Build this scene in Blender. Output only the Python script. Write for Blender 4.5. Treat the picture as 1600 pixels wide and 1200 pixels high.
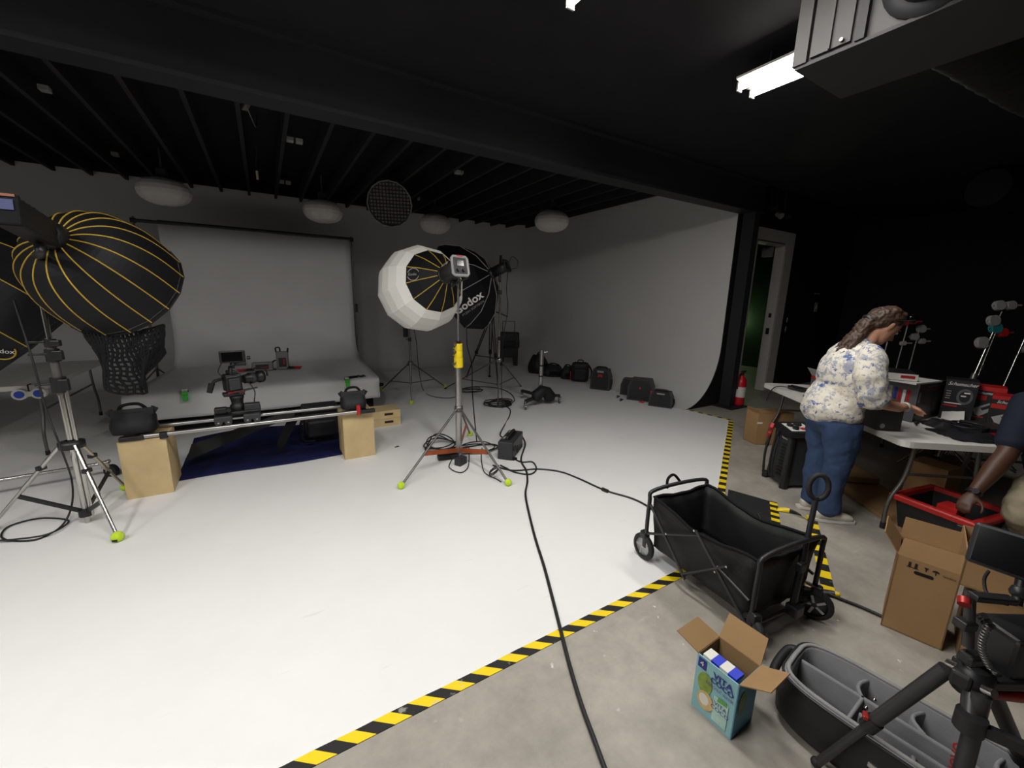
import bpy, bmesh, math, random
from mathutils import Vector, Matrix, Quaternion, Euler
import numpy as np
PI = math.pi
rnd = random.Random(7)
for _o in list(bpy.data.objects): bpy.data.objects.remove(_o)
SC = bpy.context.scene
COL = SC.collection

# ------------------------------------------------------------------ camera
CAM_H = 1.65
YAW, PITCH, ROLL, FPX = math.radians(31.30), math.radians(11.82), math.radians(1.316), 632.0
def _cam_axes():
    f = Vector((math.sin(YAW)*math.cos(PITCH), math.cos(YAW)*math.cos(PITCH), -math.sin(PITCH)))
    r = Vector((math.cos(YAW), -math.sin(YAW), 0)); d = f.cross(r)
    c, s = math.cos(ROLL), math.sin(ROLL)
    return c*r - s*d, s*r + c*d, f
C_R, C_D, C_F = _cam_axes()
EYE = Vector((0, 0, CAM_H))
_cd = bpy.data.cameras.new('camera'); CAM = bpy.data.objects.new('camera', _cd); COL.objects.link(CAM)
_cd.sensor_fit = 'HORIZONTAL'; _cd.sensor_width = 36.0; _cd.lens = FPX/1600*36.0
_cd.clip_start = 0.05; _cd.clip_end = 100
_m = Matrix((C_R, -C_D, -C_F)).transposed().to_4x4(); _m.translation = EYE
CAM.matrix_world = _m
SC.camera = CAM
# the survey of the room: from a spot seen in the photograph to its place in metres
def _ray(px, py): return C_R*((px-800)/FPX) + C_D*((py-600)/FPX) + C_F
def P(px, py, z=0.0):
    d = _ray(px, py); return EYE + d*((z-CAM_H)/d.z)
def PY(px, py, Y):
    d = _ray(px, py); return EYE + d*(Y/d.y)
def PX(px, py, X):
    d = _ray(px, py); return EYE + d*(X/d.x)
def PD(px, py, depth): return EYE + _ray(px, py)*depth
def depth(v): return (Vector(v)-EYE).dot(C_F)

# ------------------------------------------------------------------ world, exposure
W = bpy.data.worlds.new('world'); SC.world = W; W.use_nodes = True
W.node_tree.nodes['Background'].inputs[0].default_value = (0.9, 0.95, 1.0, 1)
W.node_tree.nodes['Background'].inputs[1].default_value = 0.004
SC.view_settings.view_transform = 'Standard'
SC.view_settings.look = 'None'
SC.view_settings.exposure = 0.10
SC.view_settings.gamma = 1.0
SC.view_settings.use_curve_mapping = False
LAMP_W = 40.0          # watts of each ceiling lamp
LAMP_TINT = (1.0, 0.985, 0.965)
LAMPS = [-3.845, -2.07, -0.295, 1.48, 3.255]
LAMP_Y, LAMP_Z = 1.45, 3.20
LAMP_K = [1.0, 1.0, 1.0, 0.95, 0.52]      # right hand lamp turned down so the right side falls darker

# ------------------------------------------------------------------ materials
_mats = {}
def lin(c):
    return tuple(((x/255)/12.92 if x/255 <= .04045 else (((x/255)+.055)/1.055)**2.4) for x in c)
def mat(name, rgb, rough=.6, metal=0.0, var=.10, scale=14.0, bump=0.0, bscale=120.0, spec=.5, sheen=0.0):
    if name in _mats: return _mats[name]
    m = bpy.data.materials.new(name); m.use_nodes = True; nt = m.node_tree
    b = nt.nodes['Principled BSDF']
    c = lin(rgb)
    tc = nt.nodes.new('ShaderNodeTexCoord')
    n = nt.nodes.new('ShaderNodeTexNoise'); n.inputs['Scale'].default_value = scale; n.inputs['Detail'].default_value = 4
    r = nt.nodes.new('ShaderNodeValToRGB')
    r.color_ramp.elements[0].position = .3; r.color_ramp.elements[1].position = .7
    r.color_ramp.elements[0].color = (*[x*(1-var) for x in c], 1); r.color_ramp.elements[1].color = (*[min(1, x*(1+var)) for x in c], 1)
    nt.links.new(tc.outputs['Object'], n.inputs['Vector']); nt.links.new(n.outputs['Fac'], r.inputs['Fac'])
    nt.links.new(r.outputs['Color'], b.inputs['Base Color'])
    b.inputs['Roughness'].default_value = rough; b.inputs['Metallic'].default_value = metal
    b.inputs['Specular IOR Level'].default_value = spec
    if bump:
        n2 = nt.nodes.new('ShaderNodeTexNoise'); n2.inputs['Scale'].default_value = bscale; n2.inputs['Detail'].default_value = 3
        bp = nt.nodes.new('ShaderNodeBump'); bp.inputs['Strength'].default_value = bump; bp.inputs['Distance'].default_value = .004
        nt.links.new(tc.outputs['Object'], n2.inputs['Vector']); nt.links.new(n2.outputs['Fac'], bp.inputs['Height']); nt.links.new(bp.outputs['Normal'], b.inputs['Normal'])
    if sheen: b.inputs['Sheen Weight'].default_value = sheen
    _mats[name] = m; return m
def emit(name, rgb, strength):
    if name in _mats: return _mats[name]
    m = bpy.data.materials.new(name); m.use_nodes = True; b = m.node_tree.nodes['Principled BSDF']
    b.inputs['Base Color'].default_value = (*lin(rgb), 1)
    b.inputs['Emission Color'].default_value = (*lin(rgb), 1); b.inputs['Emission Strength'].default_value = strength
    _mats[name] = m; return m

# ------------------------------------------------------------------ mesh builder
def basis(z, up=(0, 0, 1)):
    z = Vector(z).normalized(); u = Vector(up)
    if abs(z.dot(u.normalized())) > .98: u = Vector((1, 0, 0))
    x = u.cross(z).normalized(); y = z.cross(x)
    return x, y, z
class MB:
    def __init__(s): s.v = []; s.f = []; s.sm = []; s.uv = {}
    def add(s, vs, fs, smooth=False):
        o = len(s.v); s.v += [Vector(p) for p in vs]
        for f in fs: s.f.append([i+o for i in f]); s.sm.append(smooth)
        return s
    def box(s, c, d, rot=None, bev=0.0):
        c = Vector(c); hx, hy, hz = d[0]/2, d[1]/2, d[2]/2
        R = rot if rot is not None else Matrix.Identity(3)
        if bev <= 0:
            vs = [c + R@Vector((x*hx, y*hy, z*hz)) for x in (-1, 1) for y in (-1, 1) for z in (-1, 1)]
            return s.add(vs, [(0,1,3,2), (4,6,7,5), (0,4,5,1), (2,3,7,6), (0,2,6,4), (1,5,7,3)])
        b = min(bev, hx*.95, hy*.95, hz*.95)
        bm = bmesh.new(); bmesh.ops.create_cube(bm, size=1.0)
        for v in bm.verts: v.co = Vector((v.co.x*2*hx, v.co.y*2*hy, v.co.z*2*hz))
        bmesh.ops.bevel(bm, geom=bm.edges[:], offset=b, segments=2, profile=.5, affect='EDGES')
        bm.verts.index_update()
        vs = [c + R@v.co for v in bm.verts]; fs = [[v.index for v in f.verts] for f in bm.faces]
        bm.free(); return s.add(vs, fs)
    def bx(s, x0, x1, y0, y1, z0, z1, bev=0.0):
        return s.box(((x0+x1)/2, (y0+y1)/2, (z0+z1)/2), (x1-x0, y1-y0, z1-z0), None, bev)
    def cyl(s, a, b, r0, r1=None, n=12, caps=True):
        a, b = Vector(a), Vector(b); r1 = r0 if r1 is None else r1
        x, y, z = basis(b-a)
        vs = [a + (x*math.cos(2*PI*i/n) + y*math.sin(2*PI*i/n))*r0 for i in range(n)] + [b + (x*math.cos(2*PI*i/n) + y*math.sin(2*PI*i/n))*r1 for i in range(n)]
        s.add(vs, [(i, (i+1) % n, n+(i+1) % n, n+i) for i in range(n)], True)
        if caps: s.add(vs, [tuple(range(n-1, -1, -1)), tuple(range(n, 2*n))])
        return s
    def tube(s, pts, r, n=8, closed=False, caps=True, rs=None):
        pts = [Vector(p) for p in pts]; m = len(pts); rings = []
        prev = None
        for i, p in enumerate(pts):
            a = pts[i-1] if i > 0 else (pts[-1] if closed else pts[0]); b = pts[(i+1) % m] if (i < m-1 or closed) else pts[-1]
            t = (b-a)
            t = t.normalized() if t.length > 1e-9 else Vector((0, 0, 1))
            if prev is None: x, y, _ = basis(t)
            else:
                x = prev - t*prev.dot(t)
                x = x.normalized() if x.length > 1e-6 else basis(t)[0]
                y = t.cross(x)
            prev = x; rr = rs[i] if rs else r
            rings.append([p + (x*math.cos(2*PI*k/n) + y*math.sin(2*PI*k/n))*rr for k in range(n)])
        vs = [v for q in rings for v in q]
        fs = [(i*n+k, i*n+(k+1) % n, ((i+1) % m)*n+(k+1) % n, ((i+1) % m)*n+k) for i in range(m if closed else m-1) for k in range(n)]
        s.add(vs, fs, True)
        if caps and not closed: s.add(vs, [tuple(range(n-1, -1, -1)), tuple((m-1)*n+k for k in range(n))])
        return s
    def sph(s, c, r, n=14, sx=1, sy=1, sz=1, rot=None):
        c = Vector(c); m = max(6, n//2+1); vs = []; R = rot if rot is not None else Matrix.Identity(3)
        for i in range(m+1):
            t = PI*i/m
            for k in range(n):
                a = 2*PI*k/n
                vs.append(c + R@Vector((r*sx*math.sin(t)*math.cos(a), r*sy*math.sin(t)*math.sin(a), r*sz*math.cos(t))))
        return s.add(vs, [(i*n+k, (i+1)*n+k, (i+1)*n+(k+1) % n, i*n+(k+1) % n) for i in range(m) for k in range(n)], True)
    def lathe(s, prof, c=(0, 0, 0), axis=(0, 0, 1), n=20, up=(0, 0, 1), smooth=True, ang=0.0):
        x, y, z = basis(axis, up); c = Vector(c); vs = []
        for (r, h) in prof:
            for k in range(n):
                a = ang + 2*PI*k/n; vs.append(c + z*h + (x*math.cos(a) + y*math.sin(a))*r)
        return s.add(vs, [(i*n+k, i*n+(k+1) % n, (i+1)*n+(k+1) % n, (i+1)*n+k) for i in range(len(prof)-1) for k in range(n)], smooth)
    def prism(s, poly, a, b, plane='xy'):
        # poly of 2D points pushed from a to b along the axis left out of plane
        def pt(u, w, h): return {'xy': (u, w, h), 'xz': (u, h, w), 'yz': (h, u, w)}[plane]
        n = len(poly); vs = [pt(u, w, a) for u, w in poly] + [pt(u, w, b) for u, w in poly]
        return s.add(vs, [(i, (i+1) % n, n+(i+1) % n, n+i) for i in range(n)] + [tuple(range(n-1, -1, -1)), tuple(range(n, 2*n))])
    def quad(s, *pts, t=0.0):
        pts = [Vector(p) for p in pts]
        if t:
            nrm = (pts[1]-pts[0]).cross(pts[2]-pts[0]).normalized()*t
            n = len(pts); vs = pts + [p-nrm for p in pts]
            return s.add(vs, [tuple(range(n)), tuple(range(2*n-1, n-1, -1))] + [(i, n+i, n+(i+1) % n, (i+1) % n) for i in range(n)])
        return s.add(pts, [tuple(range(len(pts)))])
    def grid(s, rows, smooth=True, closed_u=False, flip=False):
        n = len(rows[0]); vs = [Vector(p) for r_ in rows for p in r_]; fs = []
        for i in range(len(rows)-1):
            for k in range(n if closed_u else n-1):
                q = (i*n+k, i*n+(k+1) % n, (i+1)*n+(k+1) % n, (i+1)*n+k); fs.append(q[::-1] if flip else q)
        return s.add(vs, fs, smooth)
    def xf(s, M):
        s.v = [M@p for p in s.v]; return s
def smooth_path(pts, k=6):
    pts = [Vector(p) for p in pts]; out = []
    for i in range(len(pts)-1):
        p0 = pts[max(i-1, 0)]; p1 = pts[i]; p2 = pts[i+1]; p3 = pts[min(i+2, len(pts)-1)]
        for j in range(k):
            t = j/k
            out.append(.5*((2*p1) + (p2-p0)*t + (2*p0-5*p1+4*p2-p3)*t*t + (3*p1-p0-3*p2+p3)*t**3))
    out.append(pts[-1]); return out
def rz(a): return Matrix.Rotation(a, 3, 'Z')
def R3(z, up=(0, 0, 1)):
    x, y, zz = basis(z, up); return Matrix((x, y, zz)).transposed()

def obj(name, mb, m, parent=None, world=False, solid=0.0, sub=0):
    vs = mb.v
    if parent is not None and world:
        root = parent
        while root.parent is not None: root = root.parent
        inv = root.matrix_basis.inverted(); vs = [inv@p for p in vs]
    me = bpy.data.meshes.new(name); me.from_pydata([tuple(p) for p in vs], [], mb.f)
    me.polygons.foreach_set('use_smooth', mb.sm); me.update()
    o = bpy.data.objects.new(name, me); COL.objects.link(o)
    if m is not None: me.materials.append(m)
    if parent is not None: o.parent = parent
    if solid:
        md = o.modifiers.new('thick', 'SOLIDIFY'); md.thickness = solid; md.offset = 0
    if sub:
        md = o.modifiers.new('sub', 'SUBSURF'); md.levels = sub; md.render_levels = sub
    return o
def tag(o, label, cat, group=None):
    o['label'] = label; o['category'] = cat
    if group: o['group'] = group
    return o
def thing(name, label, cat, loc=(0, 0, 0), rotz=0.0, group=None):
    o = bpy.data.objects.new(name, None); COL.objects.link(o); o.empty_display_size = .1
    o.location = loc; o.rotation_euler = (0, 0, rotz)
    o.matrix_basis = Matrix.Translation(Vector(loc)) @ Matrix.Rotation(rotz, 4, 'Z')
    return tag(o, label, cat, group)
def struct(name, mb, m, parent=None):
    o = obj(name, mb, m, parent)
    if parent is None: o['kind'] = 'structure'
    return o
def solo(name, mb, m, label, cat, group=None, **k):
    # a thing that is one mesh, its origin set at its base
    xs = [p.x for p in mb.v]; ys = [p.y for p in mb.v]; zs = [p.z for p in mb.v]
    c = Vector(((min(xs)+max(xs))/2, (min(ys)+max(ys))/2, min(zs)))
    mb.v = [p-c for p in mb.v]; o = obj(name, mb, m, **k); o.location = c
    return tag(o, label, cat, group)
def dup(root, loc, rotz=None, label=None):
    r = root.copy(); COL.objects.link(r); r.location = loc
    if rotz is not None: r.rotation_euler = (0, 0, rotz)
    if label: r['label'] = label
    for ch in list(root.children):
        c = ch.copy(); COL.objects.link(c); c.parent = r
        for g in ch.children:
            d = g.copy(); COL.objects.link(d); d.parent = c
    return r
def text_mb(txt, size, shear=0.0, bold=0.0):
    cu = bpy.data.curves.new('t', 'FONT'); cu.body = txt; cu.size = size; cu.shear = shear; cu.offset = bold
    cu.align_x = 'CENTER'; cu.align_y = 'CENTER'; cu.resolution_u = 3
    o = bpy.data.objects.new('t', cu); COL.objects.link(o)
    bpy.context.view_layer.update()
    me = bpy.data.meshes.new_from_object(o.evaluated_get(bpy.context.evaluated_depsgraph_get()))
    mb = MB(); mb.add([v.co.copy() for v in me.vertices], [tuple(p.vertices) for p in me.polygons])
    bpy.data.objects.remove(o); bpy.data.curves.remove(cu); bpy.data.meshes.remove(me)
    return mb
def text(name, txt, size, c, right, up, m, parent, world=True, shear=0.0, bold=0.0, width=None):
    mb = text_mb(txt, size, shear, bold)
    if not mb.v: return None
    r = Vector(right).normalized(); n = r.cross(Vector(up)).normalized(); u = n.cross(r)
    k = 1.0
    if width:
        w = max(p.x for p in mb.v)-min(p.x for p in mb.v); k = width/max(w, 1e-6)
    c = Vector(c)
    mb.v = [c + r*p.x*k + u*p.y + n*.0012 for p in mb.v]
    return obj(name, mb, m, parent, world)
# ------------------------------------------------------------------ shell materials
def floor_mat():
    m = bpy.data.materials.new('concrete'); m.use_nodes = True; nt = m.node_tree; N = nt.nodes; L = nt.links
    b = N['Principled BSDF']; tc = N.new('ShaderNodeTexCoord')
    def noise(s, d=5, rough=.6):
        n = N.new('ShaderNodeTexNoise'); n.inputs['Scale'].default_value = s; n.inputs['Detail'].default_value = d; n.inputs['Roughness'].default_value = rough
        L.new(tc.outputs['Object'], n.inputs['Vector']); return n
    def ramp(src, p0, c0, p1, c1):
        r = N.new('ShaderNodeValToRGB'); e = r.color_ramp.elements; e[0].position = p0; e[0].color = (*c0, 1); e[1].position = p1; e[1].color = (*c1, 1)
        L.new(src, r.inputs['Fac']); return r
    def mix(f, a, b_, t='MIX'):
        x = N.new('ShaderNodeMix'); x.data_type = 'RGBA'; x.blend_type = t
        if isinstance(f, float): x.inputs[0].default_value = f
        else: L.new(f, x.inputs[0])
        for s, v in ((6, a), (7, b_)):
            if isinstance(v, tuple): x.inputs[s].default_value = (*v, 1)
            else: L.new(v, x.inputs[s])
        return x.outputs[2]
    base = ramp(noise(1.6).outputs['Fac'], .3, lin((145, 139, 129)), .72, lin((175, 169, 158)))
    fine = ramp(noise(9, 8, .7).outputs['Fac'], .3, (.82,)*3, .7, (1.1,)*3)
    c = mix(1.0, base.outputs[0], fine.outputs[0], 'MULTIPLY')
    # drops of white paint here and there
    v = N.new('ShaderNodeTexVoronoi'); v.inputs['Scale'].default_value = 11; v.inputs['Randomness'].default_value = 1
    wn = noise(30, 2); mx = N.new('ShaderNodeVectorMath'); mx.operation = 'MULTIPLY_ADD'
    mx.inputs[1].default_value = (.06,)*3; L.new(wn.outputs['Color'], mx.inputs[0]); L.new(tc.outputs['Object'], mx.inputs[2]); L.new(mx.outputs[0], v.inputs['Vector'])
    d = ramp(v.outputs['Distance'], .07, (1,)*3, .10, (0,)*3)
    k = ramp(noise(1.3, 2).outputs['Fac'], .46, (0,)*3, .56, (1,)*3)
    f = mix(1.0, d.outputs[0], k.outputs[0], 'MULTIPLY')
    c = mix(f, c, lin((205, 200, 190)))
    v2 = N.new('ShaderNodeTexVoronoi'); v2.inputs['Scale'].default_value = 4.2; L.new(mx.outputs[0], v2.inputs['Vector'])
    d2 = ramp(v2.outputs['Distance'], .035, (1,)*3, .06, (0,)*3)
    br = ramp(noise(60, 3).outputs['Fac'], .42, (0,)*3, .52, (1,)*3)
    f2 = mix(1.0, d2.outputs[0], br.outputs[0], 'MULTIPLY')
    c = mix(f2, c, lin((214, 210, 202)))
    sc_n = N.new('ShaderNodeMapping'); sc_n.inputs['Scale'].default_value = (2.2, 14, 1); sc_n.inputs['Rotation'].default_value = (0, 0, 1.1); L.new(tc.outputs['Object'], sc_n.inputs[0])
    n3 = N.new('ShaderNodeTexNoise'); n3.inputs['Scale'].default_value = 1.6; n3.inputs['Detail'].default_value = 4; L.new(sc_n.outputs[0], n3.inputs['Vector'])
    r3 = ramp(n3.outputs['Fac'], .66, (1,)*3, .74, (1.12,)*3)
    c = mix(1.0, c, r3.outputs[0], 'MULTIPLY')
    L.new(c, b.inputs['Base Color']); b.inputs['Roughness'].default_value = .55
    bp = N.new('ShaderNodeBump'); bp.inputs['Strength'].default_value = .12; bp.inputs['Distance'].default_value = .003
    L.new(noise(45, 4).outputs['Fac'], bp.inputs['Height']); L.new(bp.outputs[0], b.inputs['Normal'])
    return m
def cyc_mat(name, rgb, smudge):
    m = bpy.data.materials.new(name); m.use_nodes = True; nt = m.node_tree; N = nt.nodes; L = nt.links
    b = N['Principled BSDF']; tc = N.new('ShaderNodeTexCoord'); c = lin(rgb)
    n = N.new('ShaderNodeTexNoise'); n.inputs['Scale'].default_value = 1.1; n.inputs['Detail'].default_value = 6; n.inputs['Roughness'].default_value = .65
    r = N.new('ShaderNodeValToRGB'); e = r.color_ramp.elements
    e[0].position = .28; e[0].color = (*[x*(1-smudge) for x in c], 1); e[1].position = .6; e[1].color = (*c, 1)
    L.new(tc.outputs['Object'], n.inputs['Vector']); L.new(n.outputs['Fac'], r.inputs['Fac'])
    # scuffs: thin stretched marks
    mp = N.new('ShaderNodeMapping'); mp.inputs['Scale'].default_value = (3, 22, 3); mp.inputs['Rotation'].default_value = (0, 0, .5)
    n2 = N.new('ShaderNodeTexNoise'); n2.inputs['Scale'].default_value = 1.3; n2.inputs['Detail'].default_value = 3
    L.new(tc.outputs['Object'], mp.inputs[0]); L.new(mp.outputs[0], n2.inputs['Vector'])
    r2 = N.new('ShaderNodeValToRGB'); e = r2.color_ramp.elements
    e[0].position = .70; e[0].color = (1, 1, 1, 1); e[1].position = .76; e[1].color = (.9, .89, .88, 1)
    L.new(n2.outputs['Fac'], r2.inputs['Fac'])
    x = N.new('ShaderNodeMix'); x.data_type = 'RGBA'; x.blend_type = 'MULTIPLY'; x.inputs[0].default_value = 1
    L.new(r.outputs[0], x.inputs[6]); L.new(r2.outputs[0], x.inputs[7])
    L.new(x.outputs[2], b.inputs['Base Color']); b.inputs['Roughness'].default_value = .6; b.inputs['Specular IOR Level'].default_value = .3
    return m
M_CONC = floor_mat()
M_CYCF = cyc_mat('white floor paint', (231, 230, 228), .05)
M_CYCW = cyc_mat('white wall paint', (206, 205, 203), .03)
M_BLK = mat('black wall paint', (22, 22, 24), .75, var=.15, scale=3, spec=.25)
M_BLKC = mat('black ceiling paint', (32, 31, 34), .8, var=.12, scale=4, spec=.2)
M_STEEL = mat('dark painted steel', (36, 36, 39), .6, var=.08, spec=.3)

# ------------------------------------------------------------------ floors, walls, ceiling
CEIL_F, BEAM_Z, DECK = 3.42, 3.0, 3.74
YB, XR, XL = 9.85, 6.31, -6.0          # back wall, right wing and left end of the white cove
DOOR_Y = 4.12
struct('floor', MB().bx(-9, 12, -6, 10.4, -.1, 0), M_CONC)
T0, T1, T2 = (2.39, 1.345), (5.67, 3.20), (5.60, 3.86)
FX = XR-.79
poly = [(XL, 1.345), T0, T1, T2, (FX, 3.86), (FX, YB-.79), (XL, YB-.79)]
struct('floor', MB().prism(poly, 0.0005, .004), M_CYCF)
WTOP = 3.575
def cove(i0, i1, head=False):
    prof = [(.0, .0042)]
    for i in range(1, 13):
        t = PI/2*i/12; prof.append((.79*math.sin(t), 1.0*(1-math.cos(t))+.004*(1-i/12)))
    prof += [(.79, 1.6), (.79, 2.4), (.79, WTOP)]
    if head: prof = [(.789, WTOP), (.789, DECK)]
    path = [((XL, YB-.79), (0, 1))]
    r0 = .12
    for i in range(9):
        a = PI/2*(1-i/8); path.append(((FX-r0+r0*math.cos(a), YB-.79-r0+r0*math.sin(a)), (math.cos(a), math.sin(a))))
    path.append(((FX, 3.86), (1, 0)))
    return MB().grid([[(p[0]+n[0]*d, p[1]+n[1]*d, z) for (d, z) in prof] for p, n in path[i0:i1]], True, flip=True)
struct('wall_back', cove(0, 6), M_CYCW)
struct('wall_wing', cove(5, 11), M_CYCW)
struct('wall_header', cove(0, 11, True), M_BLKC)
# black end of the right wing, under and behind the curve
cp = []
for i in range(0, 13):
    t = PI/2*i/12; cp.append((FX+.79*math.sin(t)+.004, 1.0*(1-math.cos(t))))
struct('wall_end', MB().prism(cp+[(XR+.004, DECK), (XR+.13, DECK), (XR+.13, 0)], 3.845, 3.87, 'xz'), M_BLK)
struct('wall_left', MB().bx(XL-.1, XL, 1.2, YB, 0, DECK), M_CYCW)
struct('wall_side', MB().bx(XR+.06, XR+.12, 3.87, YB+.1, 0, DECK), M_BLK)
struct('wall_rear', MB().bx(-9, 12, -5.6, -5.5, 0, DECK), M_BLK)
struct('wall_right', MB().bx(11.2, 11.3, -5.5, DOOR_Y, 0, DECK), M_BLK)
struct('wall_front', MB().bx(-9, -8.9, -5.5, 1.2, 0, DECK), M_BLK)
ceil_back = struct('ceiling', MB().bx(XL-.1, XR+.13, 3.8, YB+.1, DECK, DECK+.05), M_BLKC)
struct('ceiling', MB().bx(-9, 12, -5.6, 3.66, CEIL_F, CEIL_F+.05), M_BLKC)
j0 = None
M_JOIST = mat('black joist paint', (48, 46, 48), .7, var=.12, scale=5, spec=.25)
for k in range(-13, 15):
    x = .385 + .4405*k
    if x < XL+.05 or x > XR-.1: continue
    if j0 is None:
        j0 = struct('joist', MB().bx(-.022, .022, 3.85, YB-.004, 3.50, DECK), M_JOIST, ceil_back); j0.location.x = x
    else:
        j = j0.copy(); COL.objects.link(j); j.location.x = x
struct('trim_1', MB().bx(-9, XR+.30, 3.63, 3.85, BEAM_Z, BEAM_Z+.03).bx(-9, XR+.30, 3.66, 3.82, BEAM_Z+.03, CEIL_F-.03).bx(-9, XR+.30, 3.58, 3.85, CEIL_F-.03, DECK), M_STEEL)
# steel column under the beam's end
col_ = struct('trim_2', MB().bx(6.35, 6.49, 3.62, 3.80, .02, BEAM_Z), M_STEEL)
struct('base_plate', MB().bx(6.22, 6.70, 3.50, 3.84, .002, .02), M_STEEL, col_)
# black wall with the doorway
DX0, DX1, DZ = 7.36, 8.30, 2.74
struct('wall_doorway', MB().bx(XR+.12, DX0, DOOR_Y, DOOR_Y+.12, 0, DECK).bx(DX1, 11.3, DOOR_Y, DOOR_Y+.12, 0, DECK).bx(DX0, DX1, DOOR_Y, DOOR_Y+.12, DZ, DECK), M_BLK)
M_FRAME = mat('grey door frame', (205, 200, 195), .55, var=.03)
M_GREEN = mat('dark green room paint', (52, 78, 50), .75, var=.08)
d1 = struct('door_1', MB().bx(DX0-.28, DX0-.02, DOOR_Y-.03, DOOR_Y, 0, DZ+.22).bx(DX1+.02, DX1+.30, DOOR_Y-.03, DOOR_Y, 0, DZ+.22).bx(DX0-.02, DX1+.02, DOOR_Y-.03, DOOR_Y, DZ+.02, DZ+.22), M_FRAME)
struct('jamb', MB().bx(DX0, DX0+.02, DOOR_Y-.03, DOOR_Y+.14, 0, DZ), M_FRAME, d1)
struct('jamb', MB().bx(DX1-.02, DX1-.0, DOOR_Y-.03, DOOR_Y+.14, 0, DZ), M_FRAME, d1)
struct('head_jamb', MB().bx(DX0, DX1, DOOR_Y-.03, DOOR_Y+.14, DZ-.02, DZ-.0), M_FRAME, d1)
struct('strike_plate', MB().bx(DX1-.026, DX1-.02, DOOR_Y+.03, DOOR_Y+.09, 1.10, 1.22), mat('dark strike plate', (30, 30, 30), .5), d1)
struct('strike_plate', MB().bx(DX1-.026, DX1-.02, DOOR_Y+.03, DOOR_Y+.08, 1.42, 1.50), mat('dark strike plate', (30, 30, 30), .5), d1)
struct('closer', MB().bx(DX1-.16, DX1-.05, DOOR_Y+.15, DOOR_Y+.30, DZ-.20, DZ-.03).bx(DX0+.0, DX0+.09, DOOR_Y+.10, DOOR_Y+.24, DZ-.28, DZ), mat('pale door hardware', (150, 148, 144), .5), d1)
struct('wall_beyond', MB().bx(XR+.2, 11.3, 8.6, 8.7, 0, DECK), M_GREEN)
struct('wall_hall', MB().bx(11.2, 11.3, DOOR_Y+.12, 8.6, 0, DECK), M_GREEN)
struct('ceiling', MB().bx(XR+.13, 11.3, 3.66, 8.7, DECK, DECK+.05), M_BLKC)
# ------------------------------------------------------------------ shared materials
M_CHROME = mat('chrome tube', (190, 188, 184), .22, 1.0, var=.04)
M_ALU = mat('brushed aluminium', (178, 177, 174), .35, 1.0, var=.05)
M_GREY = mat('grey steel tube', (120, 118, 114), .4, .8, var=.06)
M_PLB = mat('black plastic', (24, 24, 26), .45, var=.1)
M_PLD = mat('dark grey plastic', (48, 49, 52), .5, var=.08)
M_RUB = mat('black rubber', (26, 26, 27), .7, var=.1)
M_FAB = mat('black fabric', (20, 20, 22), .85, var=.2, scale=30, bump=.4, bscale=300, spec=.2)
M_NYL = mat('black nylon', (25, 26, 30), .6, var=.15, scale=9, bump=.25, bscale=60, spec=.4)
M_WHT = mat('white plastic', (214, 211, 205), .45, var=.03)
M_RED = mat('red plastic', (176, 32, 28), .45, var=.08)
M_YEL = mat('yellow tape', (236, 206, 20), .5, var=.06)
M_BALL = mat('tennis ball felt', (196, 226, 40), .9, var=.08, scale=60, bump=.5, bscale=400, sheen=.3)
M_PLY = mat('birch plywood', (200, 176, 130), .55, var=.10, scale=5)
M_PLYE = mat('plywood slot', (38, 30, 22), .8)
M_CARD = mat('brown cardboard', (152, 120, 84), .8, var=.06, scale=6, spec=.2)
M_CARDI = mat('cardboard inside', (150, 120, 84), .85, var=.05, scale=6, spec=.2)
M_SCR = mat('dark glass screen', (8, 8, 10), .12, var=.02, spec=.6)
M_TXW = mat('white print', (222, 220, 214), .6, var=.02)
M_TXB = mat('black print', (24, 22, 22), .6, var=.02)
M_GRN = mat('green plastic', (70, 190, 60), .45, var=.05)
M_ORANGE = mat('orange varnished wood', (168, 82, 40), .45, var=.15, scale=8)
M_CABLE = mat('black cable', (26, 27, 28), .55, var=.05)

# ------------------------------------------------------------------ ceiling lamps and air unit
M_LWHITE = mat('white lamp housing', (215, 213, 208), .5, var=.03)
M_TUBE = emit('fluorescent tube', (255, 250, 240), 14.0)
def ceiling_lamp(x, label, k=1.0):
    t = thing('ceiling_light', label, 'ceiling light', (x, LAMP_Y, LAMP_Z), 0, 'fluorescent ceiling lights')
    mb = MB(); mb.prism([(-.13, .09), (.13, .09), (.13, .075), (.03, .045), (-.03, .045), (-.13, .075)], -.61, .61, 'xz')
    obj('housing', mb, M_LWHITE, t)
    for sy in (-1, 1): obj('hanger', MB().cyl((0, sy*.45, .09), (0, sy*.45, CEIL_F-LAMP_Z-.001), .006, n=8), M_STEEL, t)
    for sx in (-1, 1):
        obj('tube', MB().cyl((sx*.085, -.60, .03), (sx*.085, .60, .03), .022, n=12), M_TUBE, t)
        for sy in (-1, 1): obj('end_cap', MB().box((sx*.085, sy*.606, .03), (.05, .012, .06)), M_LWHITE, t)
    ld = bpy.data.lights.new('lamp_light', 'AREA'); ld.shape = 'RECTANGLE'; ld.size = .24; ld.size_y = 1.2
    ld.energy = LAMP_W*k; ld.spread = math.radians(178); ld.color = LAMP_TINT
    lo = bpy.data.objects.new('lamp_light', ld); COL.objects.link(lo); lo.parent = t; lo.location = (0, 0, .004)
    return t
_lbl = ['two-tube fluorescent ceiling light farthest left over the white floor', 'two-tube fluorescent ceiling light over the left half of the white floor', 'two-tube fluorescent ceiling light above the striped tape line',
        'two-tube fluorescent ceiling light peeking in at the top edge', 'bright two-tube fluorescent ceiling light beside the metal air unit']
for _x, _l, _k in zip(LAMPS, _lbl, LAMP_K): ceiling_lamp(_x, _l, _k)

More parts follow.
